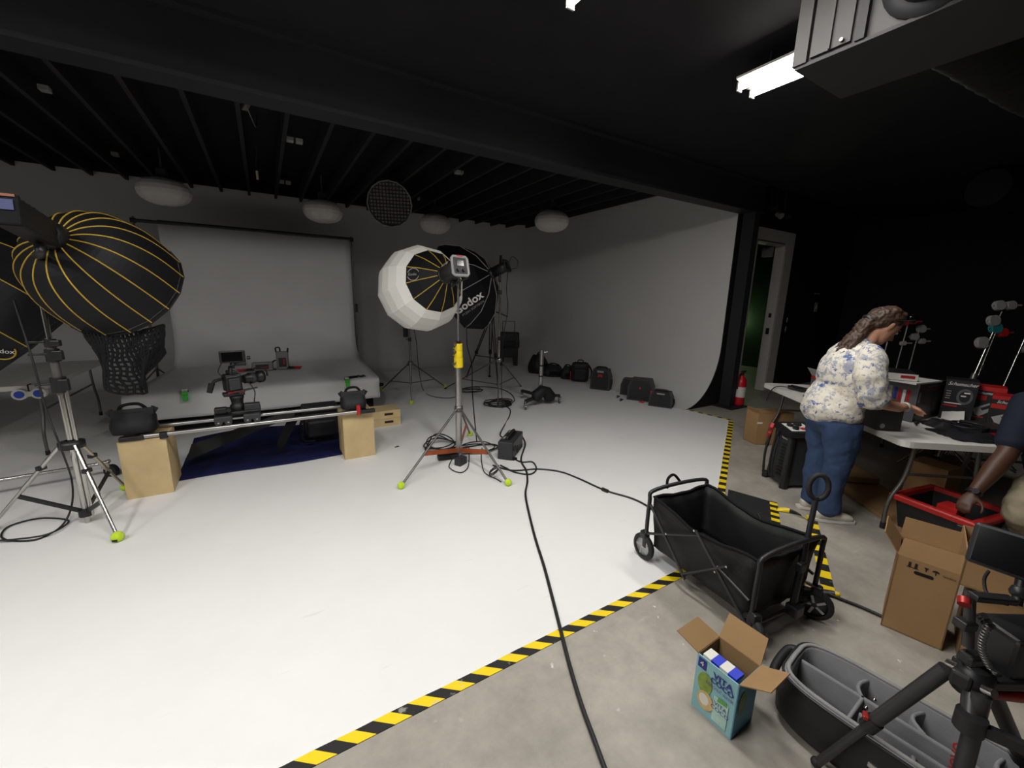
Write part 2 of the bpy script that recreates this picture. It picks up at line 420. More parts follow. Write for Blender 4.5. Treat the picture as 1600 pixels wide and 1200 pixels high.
# ------------------------------------------------------------------ hanging air unit and ducts
M_GALV = mat('galvanised sheet', (54, 52, 51), .55, .0, var=.10, scale=6)
M_GALVD = mat('grey painted duct', (40, 39, 39), .6, .1, var=.08)
au = thing('air_unit', 'grey sheet metal air handling unit under the ceiling at top right', 'air unit', (2.6, .2, 2.78))
obj('casing', MB().bx(2.36, 2.84, -1.2, 1.225, 2.80, CEIL_F-.003), M_GALV, au, True)
obj('bottom_panel', MB().bx(2.345, 2.855, -1.22, 1.24, 2.785, 2.80), M_GALVD, au, True)
obj('corner_flange', MB().bx(2.335, 2.36, 1.19, 1.25, 2.80, CEIL_F-.003), M_GALV, au, True)
obj('side_panel', MB().bx(2.345, 2.36, 1.02, 1.18, 2.815, CEIL_F-.003), M_GALV, au, True)
obj('panel_rib', MB().bx(2.333, 2.345, 1.095, 1.103, 2.815, CEIL_F-.003), M_GALV, au, True)
obj('end_flange', MB().bx(2.335, 2.36, .965, 1.0, 2.80, CEIL_F-.003), M_GALVD, au, True)
obj('duct_collar', MB().lathe([(.12, 0), (.17, 0), (.17, .018), (.12, .018)], (2.36, .76, 2.96), (-1, 0, 0), 28).lathe([(.12, .018), (.115, .08), (.115, .25)], (2.36, .76, 2.96), (-1, 0, 0), 28), M_STEEL, au, True)
for yy in (1.05, .5): obj('bolt', MB().cyl((2.33, yy, 2.83), (2.345, yy, 2.83), .008, n=8), M_GREY, au, True)
fd = [Vector((2.86, .80, 2.98)), Vector((3.1, .77, 2.98)), Vector((3.5, .70, 2.95)), Vector((4.0, .60, 2.92)), Vector((4.6, .42, 2.96)), Vector((5.4, .2, 3.0))]
fp = smooth_path(fd, 14)
solo('flexible_duct', MB().tube(fp, .19, 18, rs=[.19+.007*math.sin(i*2.4) for i in range(len(fp))]), M_FAB, 'ribbed black flexible duct leaving the right of the air unit', 'duct')
solo('round_duct', MB().cyl((8.0, 1.65, 3.17), (11.1, .9, 3.17), .22, n=24), M_BLKC, 'straight round black duct high on the far right', 'duct')
def feet_ball(t, p, r=.034): return obj('tennis_ball', MB().sph(p, r, 16), M_BALL, t, True)

# ------------------------------------------------------------------ striped hazard tape
def stripe_mat(name, ang, period, off=0.0, wear=.5):
    m = bpy.data.materials.new(name); m.use_nodes = True; nt = m.node_tree; N = nt.nodes; L = nt.links; b = N['Principled BSDF']
    tc = N.new('ShaderNodeTexCoord'); sx = N.new('ShaderNodeSeparateXYZ'); L.new(tc.outputs['UV'], sx.inputs[0])
    a = N.new('ShaderNodeMath'); a.operation = 'MULTIPLY_ADD'; a.inputs[1].default_value = ang; L.new(sx.outputs[1], a.inputs[0]); L.new(sx.outputs[0], a.inputs[2])
    d = N.new('ShaderNodeMath'); d.operation = 'MULTIPLY_ADD'; d.inputs[1].default_value = 1/period; d.inputs[2].default_value = off; L.new(a.outputs[0], d.inputs[0])
    fr = N.new('ShaderNodeMath'); fr.operation = 'FRACT'; L.new(d.outputs[0], fr.inputs[0])
    st = N.new('ShaderNodeMath'); st.operation = 'GREATER_THAN'; st.inputs[1].default_value = .5; L.new(fr.outputs[0], st.inputs[0])
    x = N.new('ShaderNodeMix'); x.data_type = 'RGBA'; L.new(st.outputs[0], x.inputs[0])
    x.inputs[6].default_value = (*lin((30, 30, 30)), 1); x.inputs[7].default_value = (*lin((240, 208, 18)), 1)
    n = N.new('ShaderNodeTexNoise'); n.inputs['Scale'].default_value = 16; n.inputs['Detail'].default_value = 5; L.new(tc.outputs['Object'], n.inputs['Vector'])
    r = N.new('ShaderNodeValToRGB'); e = r.color_ramp.elements; e[0].position = .63; e[0].color = (0, 0, 0, 1); e[1].position = .67; e[1].color = (wear,)*3+(1,)
    L.new(n.outputs['Fac'], r.inputs['Fac'])
    y = N.new('ShaderNodeMix'); y.data_type = 'RGBA'; L.new(r.outputs[0], y.inputs[0]); L.new(x.outputs[2], y.inputs[6]); y.inputs[7].default_value = (*lin((190, 186, 176)), 1)
    L.new(y.outputs[2], b.inputs['Base Color']); b.inputs['Roughness'].default_value = .5
    return m
def set_uv(o, fn):
    me = o.data; uv = me.uv_layers.new(name='UVMap')
    for l in me.loops: uv.data[l.index].uv = fn(me.vertices[l.vertex_index].co)
def tape_strip(a, b, w, m, label, z=.0045, name='hazard_tape', parent=None):
    a = Vector((a[0], a[1], 0)); b = Vector((b[0], b[1], 0)); d = (b-a).normalized(); n = Vector((-d.y, d.x, 0))
    L = (b-a).length; mb = MB(); seg = max(2, int(L/.12)); r2 = random.Random(3)
    rows = []
    for i in range(seg+1):
        c = a + d*(L*i/seg); j = r2.uniform(-.0025, .0025)
        rows.append([c + n*(-w/2) + Vector((0, 0, .0006)), c + n*(-w/2) + Vector((0, 0, z)), c + n*(w/2+j) + Vector((0, 0, z)), c + n*(w/2+j) + Vector((0, 0, .0006))])
    mb.grid(rows, False)
    o = solo(name, mb, m, label, 'floor tape', 'striped hazard tape')
    off = o.location
    set_uv(o, lambda co: ((Vector(co)+off-a).dot(d), (Vector(co)+off-a).dot(n)))
    return o
M_ST1 = stripe_mat('striped tape diagonal', 1.25, .14, .05)
M_ST2 = stripe_mat('striped tape straight', 0.0, .145, .2, .3)
M_ST3 = stripe_mat('striped tape square', .08, .165, .45, .25)
tape_strip((-4.0, 1.345), (2.36, 1.345), .056, M_ST1, 'long yellow and black striped tape along the front edge of the white floor')
tape_strip((2.39, 1.337), (5.66, 3.168), .062, M_ST2, 'striped tape along the slanted edge of the white floor behind the wagon')
tape_strip((5.665, 3.19), (5.60, 3.84), .05, M_ST2, 'short striped tape running to the foot of the curved white wall')
tape_strip((2.68, .79), (3.62, 1.28), .066, M_ST3, 'short wide striped tape on the concrete right of the wagon handle')
# rubber ramp at the slanted edge
rp = thing('rubber_ramp', 'low dark rubber ramp against the slanted floor edge behind the wagon', 'ramp', (3.43, 1.62, 0))
e0, e1 = Vector((3.44, 1.865, 0)), Vector((2.72, 1.465, 0)); dn = Vector((.15, -.335, 0))
obj('mat', MB().add([e0, e1, e1+dn, e0+dn, e0+Vector((0, 0, .02)), e1+Vector((0, 0, .02)), e1+dn+Vector((0, 0, .006)), e0+dn+Vector((0, 0, .006))],
    [(0,1,2,3), (4,7,6,5), (0,4,5,1), (2,6,7,3), (0,3,7,4), (1,5,6,2)]), M_RUB, rp, True)
ed = (e1-e0).normalized()
o_ = obj('edge_tape', MB().quad(e0+dn*.86+Vector((0, 0, .0105)), e0+dn*1.02+Vector((0, 0, .0085)), e1+dn*1.02+Vector((0, 0, .0085)), e1+dn*.86+Vector((0, 0, .0105)), t=-.001), stripe_mat('ramp edge stripes', .1, .10, .3, .2), rp, True)
set_uv(o_, lambda co: (Vector(co).dot(ed), 0))
# loose, twisted tape
def twisted(pts, turns, w, label):
    pts = smooth_path(pts, 8); n = len(pts); rows = []
    for i, p in enumerate(pts):
        d = (pts[min(i+1, n-1)]-pts[max(i-1, 0)]).normalized(); s = Vector((0, 0, 1)).cross(d).normalized()
        a = turns*2*PI*i/(n-1); q = s*math.cos(a) + Vector((0, 0, 1))*math.sin(a)
        c = Vector((p.x, p.y, max(p.z, .006+abs(math.sin(a))*w/2)))
        rows.append([c-q*w/2, c+q*w/2])
    mb = MB().grid(rows, True)
    o = solo('hazard_tape', mb, M_ST3, label, 'floor tape', 'striped hazard tape', solid=.0012)
    off = o.location; p0, p1 = pts[0], pts[-1]; dd = (p1-p0).normalized()
    set_uv(o, lambda co: ((Vector(co)+off-p0).dot(dd), 0)); return o
twisted([P(1212, 797), P(1235, 803), P(1262, 812)], .5, .036, 'loose twisted striped tape between the ramp and the white shoe')
twisted([P(1205, 922), P(1240, 912), P(1275, 924), P(1312, 937)], .75, .036, 'loose twisted striped tape by the front wheel of the wagon')

# ------------------------------------------------------------------ paper backdrop with its stands
BY, BZ = 8.3, 2.67
M_PAPER = mat('grey seamless paper', (222, 221, 220), .9, var=.03, scale=2, spec=.15)
bd = thing('paper_backdrop', 'grey seamless paper backdrop hanging from a crossbar and sweeping over a low table', 'backdrop', (0.05, BY, 0))
rows = []
prof = [(BY, BZ-.02), (BY, 2.2), (BY, 1.6), (BY-.01, 1.15)]
for i in range(0, 9):
    a = PI/2*i/8; prof.append((BY-.52*(1-math.cos(a)), .502+.52*(1-math.sin(a))))
prof += [(7.2, .502), (6.6, .502), (6.15, .503), (5.93, .505), (5.88, .485), (5.87, .44), (5.89, .38), (5.87, .32), (5.85, .27), (5.84, .225)]
for j in range(29):
    u = j/28; row = []
    for k, (y, z) in enumerate(prof):
        w0, w1 = -1.27, 1.46
        if y < 7.9: w1 = 1.46 - .13*(7.9-y)/2.0; w0 = -1.27 - .16*min(1, (7.9-y)/2.0)
        x = w0 + (w1-w0)*u
        rip = .008*math.sin(9*u+z*3)*(1 if z > 1.1 else 0)
        fold = (.10*math.exp(-((u-.45)/.35)**2)*math.sin(PI*min(1, max(0, (.5-z)/.4))) if y < 5.92 and z < .49 else 0)
        zz = z
        if 5.9 < y < 7.5: zz += .004*math.sin(7*u+y*2)
        row.append((x, y+rip-fold, zz))
    rows.append(row)
obj('paper', MB().grid(rows), M_PAPER, bd, True, solid=.002)
obj('crossbar', MB().cyl((-1.56, BY+.03, BZ), (1.50, BY+.03, BZ), .025), M_PLD, bd, True)
obj('roll_core', MB().cyl((-1.27, BY+.03, BZ), (1.46, BY+.03, BZ), .036, n=16), M_PLD, bd, True)
for sx, xx in ((-1, -1.55), (1, 1.50)):
    obj('pole', MB().cyl((xx, BY+.06, .02), (xx, BY+.06, BZ+.06), .014).cyl((xx, BY+.06, .02), (xx, BY+.06, 1.3), .018), M_GREY, bd, True)
    obj('clamp', MB().box((xx, BY+.045, BZ), (.07, .06, .07), None, .008), M_PLB, bd, True)
    for a in (0, 2.1, 4.2):
        obj('leg', MB().cyl((xx, BY+.06, .45), (xx+.42*math.cos(a+.6), BY+.06+.42*math.sin(a+.6), .008), .011), M_GREY, bd, True)
obj('counterweight', MB().box((1.52, BY+.02, 1.42), (.045, .04, .16), None, .006), M_PLB, bd, True)
# low table below the paper
lt = thing('low_table', 'low dark trestle table hidden under the grey paper sweep', 'table', (0, 6.9, 0))
obj('tabletop', MB().bx(-1.2, 1.2, 5.95, 7.7, .47, .495), M_PLD, lt, True)
obj('shade_panel', MB().bx(-1.36, 1.26, 6.00, 6.012, .006, .47), M_FAB, lt, True)  # black sheet added to stand for the dark under the table
for x in (-1.1, 1.1):
    for y in (6.05, 7.6): obj('leg', MB().bx(x-.025, x+.025, y-.025, y+.025, 0.004, .47), M_PLB, lt, True)

# jump starters on the paper, with red and black clamps
M_JS = mat('grey jump starter shell', (132, 129, 126), .5, var=.06)
def jump_starter(base, size, upright, ang, label):
    t = thing('jump_starter', label, 'jump starter', base, ang, 'jump starters on the grey paper')
    w, d, h = size
    obj('body', MB().box((0, 0, h/2), (w, d, h), None, .025), M_JS, t)
    mf = MB()
    if upright: mf.box((0, -d/2-.001, h*.42), (w*.62, .008, h*.5), None, .003)
    else: mf.box((0, -d/2-.001, h*.5), (w*.6, .008, h*.55), None, .003)
    obj('front_plate', mf, M_PLD, t)
    obj('stripe', MB().box((w*.12, -d/2-.006, h*.45), (w*(.16 if upright else .3), .004, h*(.3 if upright else .12))), M_RED, t)
    if upright:
        obj('handle', MB().tube(smooth_path([(-w*.45, 0, h-.02), (-w*.5, 0, h+.05), (-w*.2, 0, h+.06), (-w*.15, 0, h)]), .011), M_PLB, t)
        obj('handle', MB().tube(smooth_path([(w*.45, 0, h-.03), (w*.5, 0, h+.05)]), .012), M_PLB, t)
    else:
        obj('handle', MB().tube(smooth_path([(w*.45, 0, h-.02), (w*.55, 0, h+.01), (w*.66, 0, h+.02)]), .011), M_PLB, t)
        obj('handle', MB().tube(smooth_path([(w*.45, 0, .025), (w*.55, 0, .012), (w*.64, 0, .014)]), .011), M_PLB, t)
    s = 1 if upright else -1
    for k, mm in ((0, M_PLB), (1, M_RED)):
        x0 = s*(w*.5+.03+.07*k); c = MB()
        c.box((x0, -.06-.02*k, .026), (.13, .03, .022), rz(-s*.35), .006).box((x0+s*.02, -.07-.02*k, .045), (.12, .026, .018), rz(-s*.15), .005)
        obj('clamp', c, mm, t)
    obj('lead', MB().tube(smooth_path([(s*w*.48, 0, .05), (s*(w*.5+.03), -.04, .03), (s*(w*.5+.06), -.07, .02)]), .008), M_CABLE, t)
    return t
b1 = P(411, 579, .506); b2 = P(443, 577, .506)
jump_starter(b1, (.28, .10, .13), False, -.10, 'grey jump starter lying on its side on the paper with clamps at left')
jump_starter(b2, (.165, .11, .28), True, -.10, 'grey jump starter standing upright on the paper with clamps at right')
# spring clamps holding the paper at the table edge
def spring_clamp(p, label):
    t = thing('spring_clamp', label, 'clamp', p, 0, 'green spring clamps on the paper edge')
    obj('jaw', MB().box((0, 0, .03), (.06, .09, .03), None, .006), M_ALU, t)
    obj('grip', MB().box((0, -.05, -.005), (.055, .03, .05), None, .008), M_GRN, t)
    obj('grip', MB().box((0, -.075, -.05), (.05, .03, .07), None, .008), M_GRN, t)
    obj('pivot', MB().cyl((-.035, -.03, .02), (.035, -.03, .02), .009), M_PLB, t)
spring_clamp((P(290, 614, .5).x, 5.87, .505), 'green spring clamp on the paper edge left of the dolly camera')
spring_clamp((P(543, 596, .5).x, 5.87, .505), 'green spring clamp on the paper edge above the right sandbag')
gl = thing('cable_bundle', 'small black cable bundle lying on the paper near its right corner', 'cable', P(556, 590, .506))
obj('pad', MB().box((-.04, 0, .012), (.13, .07, .022), rz(.3), .008), M_FAB, gl)
obj('loop', MB().tube([(.07+.055*math.cos(a), .035*math.sin(a), .012+.012*math.sin(a*2)**2) for a in [2*PI*i/16 for i in range(16)]], .008, closed=True), M_CABLE, gl)

# ------------------------------------------------------------------ apple boxes, rails, dolly with camera
def apple_box(x0, x1, y0, y1, h, label, slots=True):
    t = thing('apple_box', label, 'wooden box', ((x0+x1)/2, (y0+y1)/2, .004), 0, 'plywood apple boxes')
    w, d = (x1-x0)/2, (y1-y0)/2; k = .016
    obj('front_panel', MB().bx(-w, w, -d, -d+k, 0, h), M_PLY, t); obj('back_panel', MB().bx(-w, w, d-k, d, 0, h), M_PLY, t)
    obj('side_panel', MB().bx(-w, -w+k, -d+k, d-k, 0, h), M_PLY, t); obj('side_panel', MB().bx(w-k, w, -d+k, d-k, 0, h), M_PLY, t)
    obj('top_panel', MB().bx(-w+k, w-k, -d+k, d-k, h-k, h-.001), M_PLY, t)
    return t
apple_box(-1.075, -.78, 4.13, 4.50, .485, 'upright plywood apple box under the left end of the camera rails')
apple_box(.575, .875, 4.19, 4.53, .485, 'upright plywood apple box under the right end of the camera rails')
for k, (zz, lb) in enumerate(((.004, 'lower half apple box with a hand slot beyond the right rail end'), (.108, 'upper half apple box with a hand slot beyond the right rail end'))):
    t = thing('apple_box', lb, 'wooden box', (1.16, 5.22, zz), 0, 'plywood apple boxes')
    obj('body', MB().bx(-.25, .25, -.10, .20, 0, .102), M_PLY, t)
    obj('hand_slot', MB().box((.10, -.1005, .055), (.11, .004, .03)), M_PLYE, t)
# rails
sl = thing('camera_rails', 'pair of silver tube rails resting on the two upright apple boxes', 'camera slider', (-.1, 4.26, .489))
for yy, x0, x1 in ((4.14, -.93, .75), (4.43, -.93, .72)):
    obj('rail', MB().cyl((x0, yy, .512), (x1, yy, .512), .019, n=14), M_ALU, sl, True)
    for xx, sg in ((x0, -1), (x1, 1)):
        obj('end_foot', MB().box((xx+sg*.055, yy, .508), (.15, .05, .036), None, .006), M_PLB, sl, True)
obj('end_clamp', MB().box((.72, 4.14, .53), (.035, .05, .10), None, .005), M_RED, sl, True)
obj('end_clamp', MB().box((-.79, 4.14, .505), (.05, .055, .05), None, .006), M_PLB, sl, True)
for xx in (-.97, .80): obj('cross_tie', MB().box((xx, 4.285, .497), (.04, .25, .012)), M_PLB, sl, True)
# dolly and camera
dc = thing('dolly_camera', 'black cinema camera with small monitor on a wheeled dolly riding the rails', 'camera', (-.28, 4.285, .53))
def L_(x, y, z): return (x, y, z)
for sx in (-1, 1):
    for sy in (-1, 1):
        tr = obj('wheel_truck', MB().box((sx*.105, sy*.145, .055), (.13, .05, .05), None, .01), M_PLD, dc)
        for w in (-1, 1):
            wh = obj('wheel', MB().cyl((sx*.105+w*.035, sy*.145-.018, .028), (sx*.105+w*.035, sy*.145+.018, .028), .028, n=16), M_PLD, tr)
            obj('hub_cap', MB().cyl((sx*.105+w*.035, sy*.145-.020, .028), (sx*.105+w*.035, sy*.145+.020, .028), .008, n=8), M_ALU, wh)
obj('platform', MB().box((0, 0, .085), (.34, .22, .03), None, .008), M_PLB, dc)
obj('battery_pack', MB().box((-.12, -.09, .12), (.09, .07, .05), None, .008), M_PLB, dc)
obj('battery_pack', MB().box((.11, -.06, .125), (.12, .08, .06), None, .008), M_PLD, dc)
obj('knob', MB().cyl((-.06, -.14, .125), (-.06, -.11, .125), .018), M_PLB, dc)
obj('tripod_head', MB().lathe([(.06, .10), (.06, .135), (.045, .15), (.05, .19), (.055, .20), (.055, .22), (.03, .225)], n=18).box((-.02, 0, .24), (.16, .09, .03), rz(.2), .006), M_PLB, dc)
obj('quick_plate', MB().box((0, 0, .262), (.13, .08, .016), rz(.2), .003), M_RED, dc)
RC = rz(.35)
cb = obj('camera_body', MB().box((-.02, 0, .345), (.13, .10, .15), RC, .014).box((-.02, -.04, .35), (.10, .06, .12), RC, .01), M_PLB, dc)
obj('rear_battery', MB().box((-.02+.02, -.075, .34), (.085, .03, .10), RC, .006), M_PLD, cb)
obj('top_handle', MB().tube(smooth_path([(-.03, .04, .42), (-.03, .05, .47), (-.02, -.03, .475), (-.02, -.05, .42)]), .013).box((-.02, 0, .435), (.06, .10, .03), RC, .006), M_PLB, cb)
ln = obj('lens', MB().lathe([(.0, .02), (.04, .02), (.042, .06), (.05, .065), (.05, .11), (.046, .115), (.046, .15), (.056, .155), (.056, .19), (.04, .19)], (.05, .02, .36), (.8, .55, 0), 20), M_PLB, dc)
obj('focus_ring', MB().lathe([(.052, .07), (.052, .10)], (.05, .02, .36), (.8, .55, 0), 20), M_PLD, ln)
obj('matte_flag', MB().tube(smooth_path([(.14, .04, .44), (.19, .09, .455), (.24, .11, .42), (.25, .13, .36)]), .008), M_PLB, dc)
obj('side_handle', MB().tube(smooth_path([(-.09, .0, .38), (-.15, -.01, .36), (-.17, -.02, .30)]), .013).cyl((-.165, -.02, .35), (-.19, -.03, .27), .025, .021), M_PLB, dc)
mn = obj('monitor', MB().box((.005, -.03, .575), (.19, .025, .105), rz(.12), .008), M_PLB, dc)
obj('monitor_screen', MB().box((.003, -.0435, .575), (.15, .003, .078), rz(.12)), M_SCR, mn)
obj('monitor_arm', MB().cyl((.0, -.02, .47), (.0, -.02, .53), .012).sph((0, -.02, .505), .022).box((.06, -.01, .505), (.08, .03, .03), None, .006), M_PLB, dc)
obj('monitor_knob', MB().cyl((.11, -.03, .56), (.135, -.03, .56), .016), M_PLB, dc)
obj('cable', MB().tube(smooth_path([(.10, .02, .33), (.14, .0, .25), (.13, -.02, .16), (.14, 0, .12)]), .005), M_CABLE, dc)
obj('cable', MB().tube(smooth_path([(-.08, -.02, .52), (-.11, -.02, .45), (-.09, -.03, .40), (-.13, -.02, .37)]), .004), M_CABLE, dc)
obj('rod', MB().cyl((.06, -.05, .27), (.16, .06, .27), .007).cyl((.0, -.08, .27), (.1, .03, .27), .007), M_GREY, dc)

# sand bags on the rail ends
def sandbag(c, s, ang, label, top=.0):
    t = thing('sandbag', label, 'sandbag', c, ang, 'black sandbags on the rail ends')
    w, d, h = s; rows = []; n = 24
    for i in range(11):
        u = i/10; z = h*u; k = 1.0 - .16*u + .10*math.sin(PI*u); sq = .55+.35*u
        row = []
        for j in range(n):
            a = 2*PI*j/n; ca, sa = math.cos(a), math.sin(a)
            row.append((w/2*k*math.copysign(abs(ca)**sq, ca)*(1+.03*math.sin(5*a+i)), d/2*(1-.55*u*u)*k*math.copysign(abs(sa)**sq, sa), z+.012*math.cos(2*a)*u))
        rows.append(row)
    mb = MB().grid(rows, closed_u=True); mb.add(rows[-1], [tuple(range(n))]); mb.add(rows[0], [tuple(range(n-1, -1, -1))])
    obj('bag', mb, M_NYL, t)
    obj('flap', MB().box((0, -d*.12, h*.96), (w*.94, .012, .06), Matrix.Rotation(-.3, 3, 'X'), .004), M_NYL, t)
    obj('strap', MB().tube(smooth_path([(-w*.32, 0, h*.97), (-w*.2, -.005, h+.05), (w*.15, -.005, h+.055), (w*.34, 0, h*.97)]), .012), M_FAB, t)
    for sx in (-1, 1): obj('corner_tab', MB().box((sx*w*.46, -d*.05, h*1.0), (.05, .02, .05), Matrix.Rotation(sx*.6, 3, 'Y'), .006), M_NYL, t)
    return t
sandbag((-.985, 4.28, .532), (.28, .22, .165), .05, 'black sandbag with looped strap on the left rail end')
sandbag((.70, 4.285, .532), (.24, .22, .145), -.05, 'black sandbag on the right rail end behind the red clamp')

# blue cloth, black panel and bag under the rails
M_BLUE = mat('navy blue cloth', (20, 25, 66), .8, var=.2, scale=5, bump=.3, bscale=14, spec=.2)
rows = []
for i in range(22):
    u = i/21; row = []
    for j in range(18):
        v = j/17; x = -.80+1.55*u; y = 4.36 - .02*u + .015*math.sin(u*8) + (1.15)*v
        z = .012 + .018*math.sin(6*v+3*u)*math.sin(2*v)**2 + (.10*max(0, v-.35)**1.0)*(.6+.4*math.sin(5*u))
        row.append((x, y, max(.008, z)))
    rows.append(row)
solo('blue_cloth', MB().grid(rows), M_BLUE, 'navy blue cloth spread on the white floor under the camera rails', 'cloth', solid=.004)
pn = MB(); a = Vector((-.76, 4.62, .14)); b = Vector((.28, 4.75, .42))
pn.quad((-.75, 4.62, .10), (-.70, 4.64, .245), (.16, 4.80, .44), (.18, 4.78, .38), t=.02)
solo('foam_board', pn, mat('black foam board', (30, 30, 31), .8, var=.06), 'black foam panel leaning in the shade below the rails', 'panel')
solo('black_flag', MB().prism([(0, 0), (.05, .01), (.24, .36), (.14, .36), (.02, .12)], 4.60, 4.62, 'xz').xf(Matrix.Translation((-.02, 0, .05))), M_FAB, 'narrow black flag standing on the blue cloth under the rails', 'flag')
bp_ = thing('equipment_bag', 'black soft equipment bag with white lettering beside the right apple box', 'bag', (.44, 4.92, .06))
obj('body', MB().box((0, 0, .19), (.36, .24, .36), None, .06), M_NYL, bp_)
obj('front_pocket', MB().box((0, -.12, .13), (.30, .06, .20), None, .03), M_NYL, bp_)
obj('top_flap', MB().box((0, -.02, .35), (.37, .26, .06), None, .02), M_NYL, bp_)
obj('strap', MB().tube(smooth_path([(-.17, -.10, .30), (-.22, -.14, .16), (-.19, -.15, .02), (-.08, -.16, .005)]), .014), M_FAB, bp_)
text('lettering', 'Schumacher', .038, (.03, -.135, .285), (1, 0, 0), (0, 0, 1), M_TXW, bp_, False)

# folding table at the far left
def folding_table(A, B, n, wid, H, label, leg_in, bend=True, thick=.045):
    # A,B ends of one long edge, n = unit vector across
    A = Vector((A[0], A[1], 0)); B = Vector((B[0], B[1], 0)); n = Vector((n[0], n[1], 0)).normalized(); u = (B-A).normalized(); Lg = (B-A).length
    c = (A+B)/2 + n*wid/2
    t = thing('folding_table', label, 'table', c, 0, 'white folding tables')
    r = .06; pts = []
    for (cx, cy, a0) in ((Lg-r, wid-r, 0), (r, wid-r, PI/2), (r, r, PI), (Lg-r, r, 3*PI/2)):
        for k in range(5):
            a = a0+PI/2*k/4; pts.append((cx+r*math.cos(a), cy+r*math.sin(a)))
    mb = MB().prism(pts, H-thick, H); mb.v = [A + u*p.x + n*p.y + Vector((0, 0, p.z)) for p in mb.v]
    obj('tabletop', mb, M_WHT, t, True)
    for s in (0, 1):
        at_ = leg_in if s == 0 else Lg-leg_in; sg = 1 if s == 0 else -1
        for e in (.09, wid-.06):
            base = A + u*at_ + n*e; out = n*((-.0 if e < wid/2 else .0))
            p = [base + Vector((0, 0, H-thick)), base - u*sg*.02 + n*(.10 if e < wid/2 else -.10) + Vector((0, 0, H*.45)), base + Vector((0, 0, .18)), base - n*(.03 if e < wid/2 else -.03) + Vector((0, 0, .006))]
            p = [base + n*(.10 if e < wid/2 else -.10) + Vector((0, 0, H-thick)), base + n*(.07 if e < wid/2 else -.07) + Vector((0, 0, .42)), base + Vector((0, 0, .22)), base + Vector((0, 0, .006))]
            obj('leg', MB().tube(smooth_path(p, 4), .014), M_GREY, t, True)
            obj('foot', MB().cyl(base + Vector((0, 0, .004)), base + Vector((0, 0, .05)), .018), M_RUB, t, True)
        a = A + u*at_
        obj('crossbar', MB().cyl(a + n*.165 + Vector((0, 0, .45)), a + n*(wid-.165) + Vector((0, 0, .45)), .011), M_GREY, t, True)
    return t
folding_table((-3.85, 5.60), (-1.88, 5.62), (0, 1), 1.75, .74, 'white folding table at the far left behind the big black softbox', .12)
cl = thing('cable_spool', 'blue and white cord spool hanging from the front edge of the left table', 'spool', (-1.98, 5.585, .61))
for dx in (-.06, .065):
    obj('reel', MB().cyl((dx, -.05, .06), (dx, .0, .06), .052, n=20), M_WHT, cl)
    obj('hub', MB().cyl((dx, -.056, .06), (dx, -.05, .06), .034, n=16), mat('blue plastic', (30, 70, 180), .4), cl)
obj('bracket', MB().box((0, -.03, .06), (.10, .03, .05), None, .006), M_WHT, cl)
obj('hook', MB().tube([(0, -.03, .08), (0, -.03, .145), (0, .03, .145)], .006), M_PLB, cl)
# ------------------------------------------------------------------ stands
def light_stand(name, label, cat, base, segs, hub_z, feet, brace_z=None, m=None, mleg=None, balls=(), group=None, lean=(0, 0)):
    """segs: list of (z0, z1, radius); feet: floor points of the legs."""
    m = m or M_GREY; mleg = mleg or m; base = Vector(base)
    t = thing(name, label, cat, (base.x, base.y, .004), 0, group)
    top = max(s[1] for s in segs)
    def ax(z): return Vector((base.x+lean[0]*z, base.y+lean[1]*z, z))
    for (z0, z1, r) in segs: obj('column', MB().cyl(ax(z0), ax(z1), r, n=14), m, t, True)
    for (z0, z1, r) in segs[1:]:
        c = obj('collar', MB().cyl(ax(z0-.03), ax(z0+.03), r+.012, n=14), M_PLB, t, True)
        obj('knob', MB().cyl(ax(z0)+Vector((-r-.01, -.01, 0)), ax(z0)+Vector((-r-.05, -.03, .01)), .009), M_GREY, c, True)
    obj('leg_hub', MB().lathe([(.02, -.035), (.042, -.03), (.045, .0), (.042, .03), (.02, .035)], ax(hub_z), n=12), m if m is not M_ALU else M_GREY, t, True)
    for i, f in enumerate(feet):
        f = Vector(f); d = Vector((f.x-base.x, f.y-base.y, 0)).normalized()
        a = ax(hub_z) + d*.04
        g = obj('leg', MB().cyl(a, f + Vector((0, 0, .03 if i in balls else .012)), .011, n=10), mleg, t, True)
        if i in balls: obj('tennis_ball', MB().sph(f + Vector((0, 0, .034-.0)), .033, 16), M_BALL, g, True)
        else: obj('rubber_foot', MB().cyl(f + (a-f).normalized()*.0 + Vector((0, 0, .004)), f + (a-f).normalized()*.05 + Vector((0, 0, .004)), .014), M_RUB, g, True)
        if brace_z is not None:
            k = .62; q = a + (f-a)*k
            obj('brace', MB().cyl(ax(brace_z) + d*.02, q, .008, n=8), mleg, t, True)
    return t

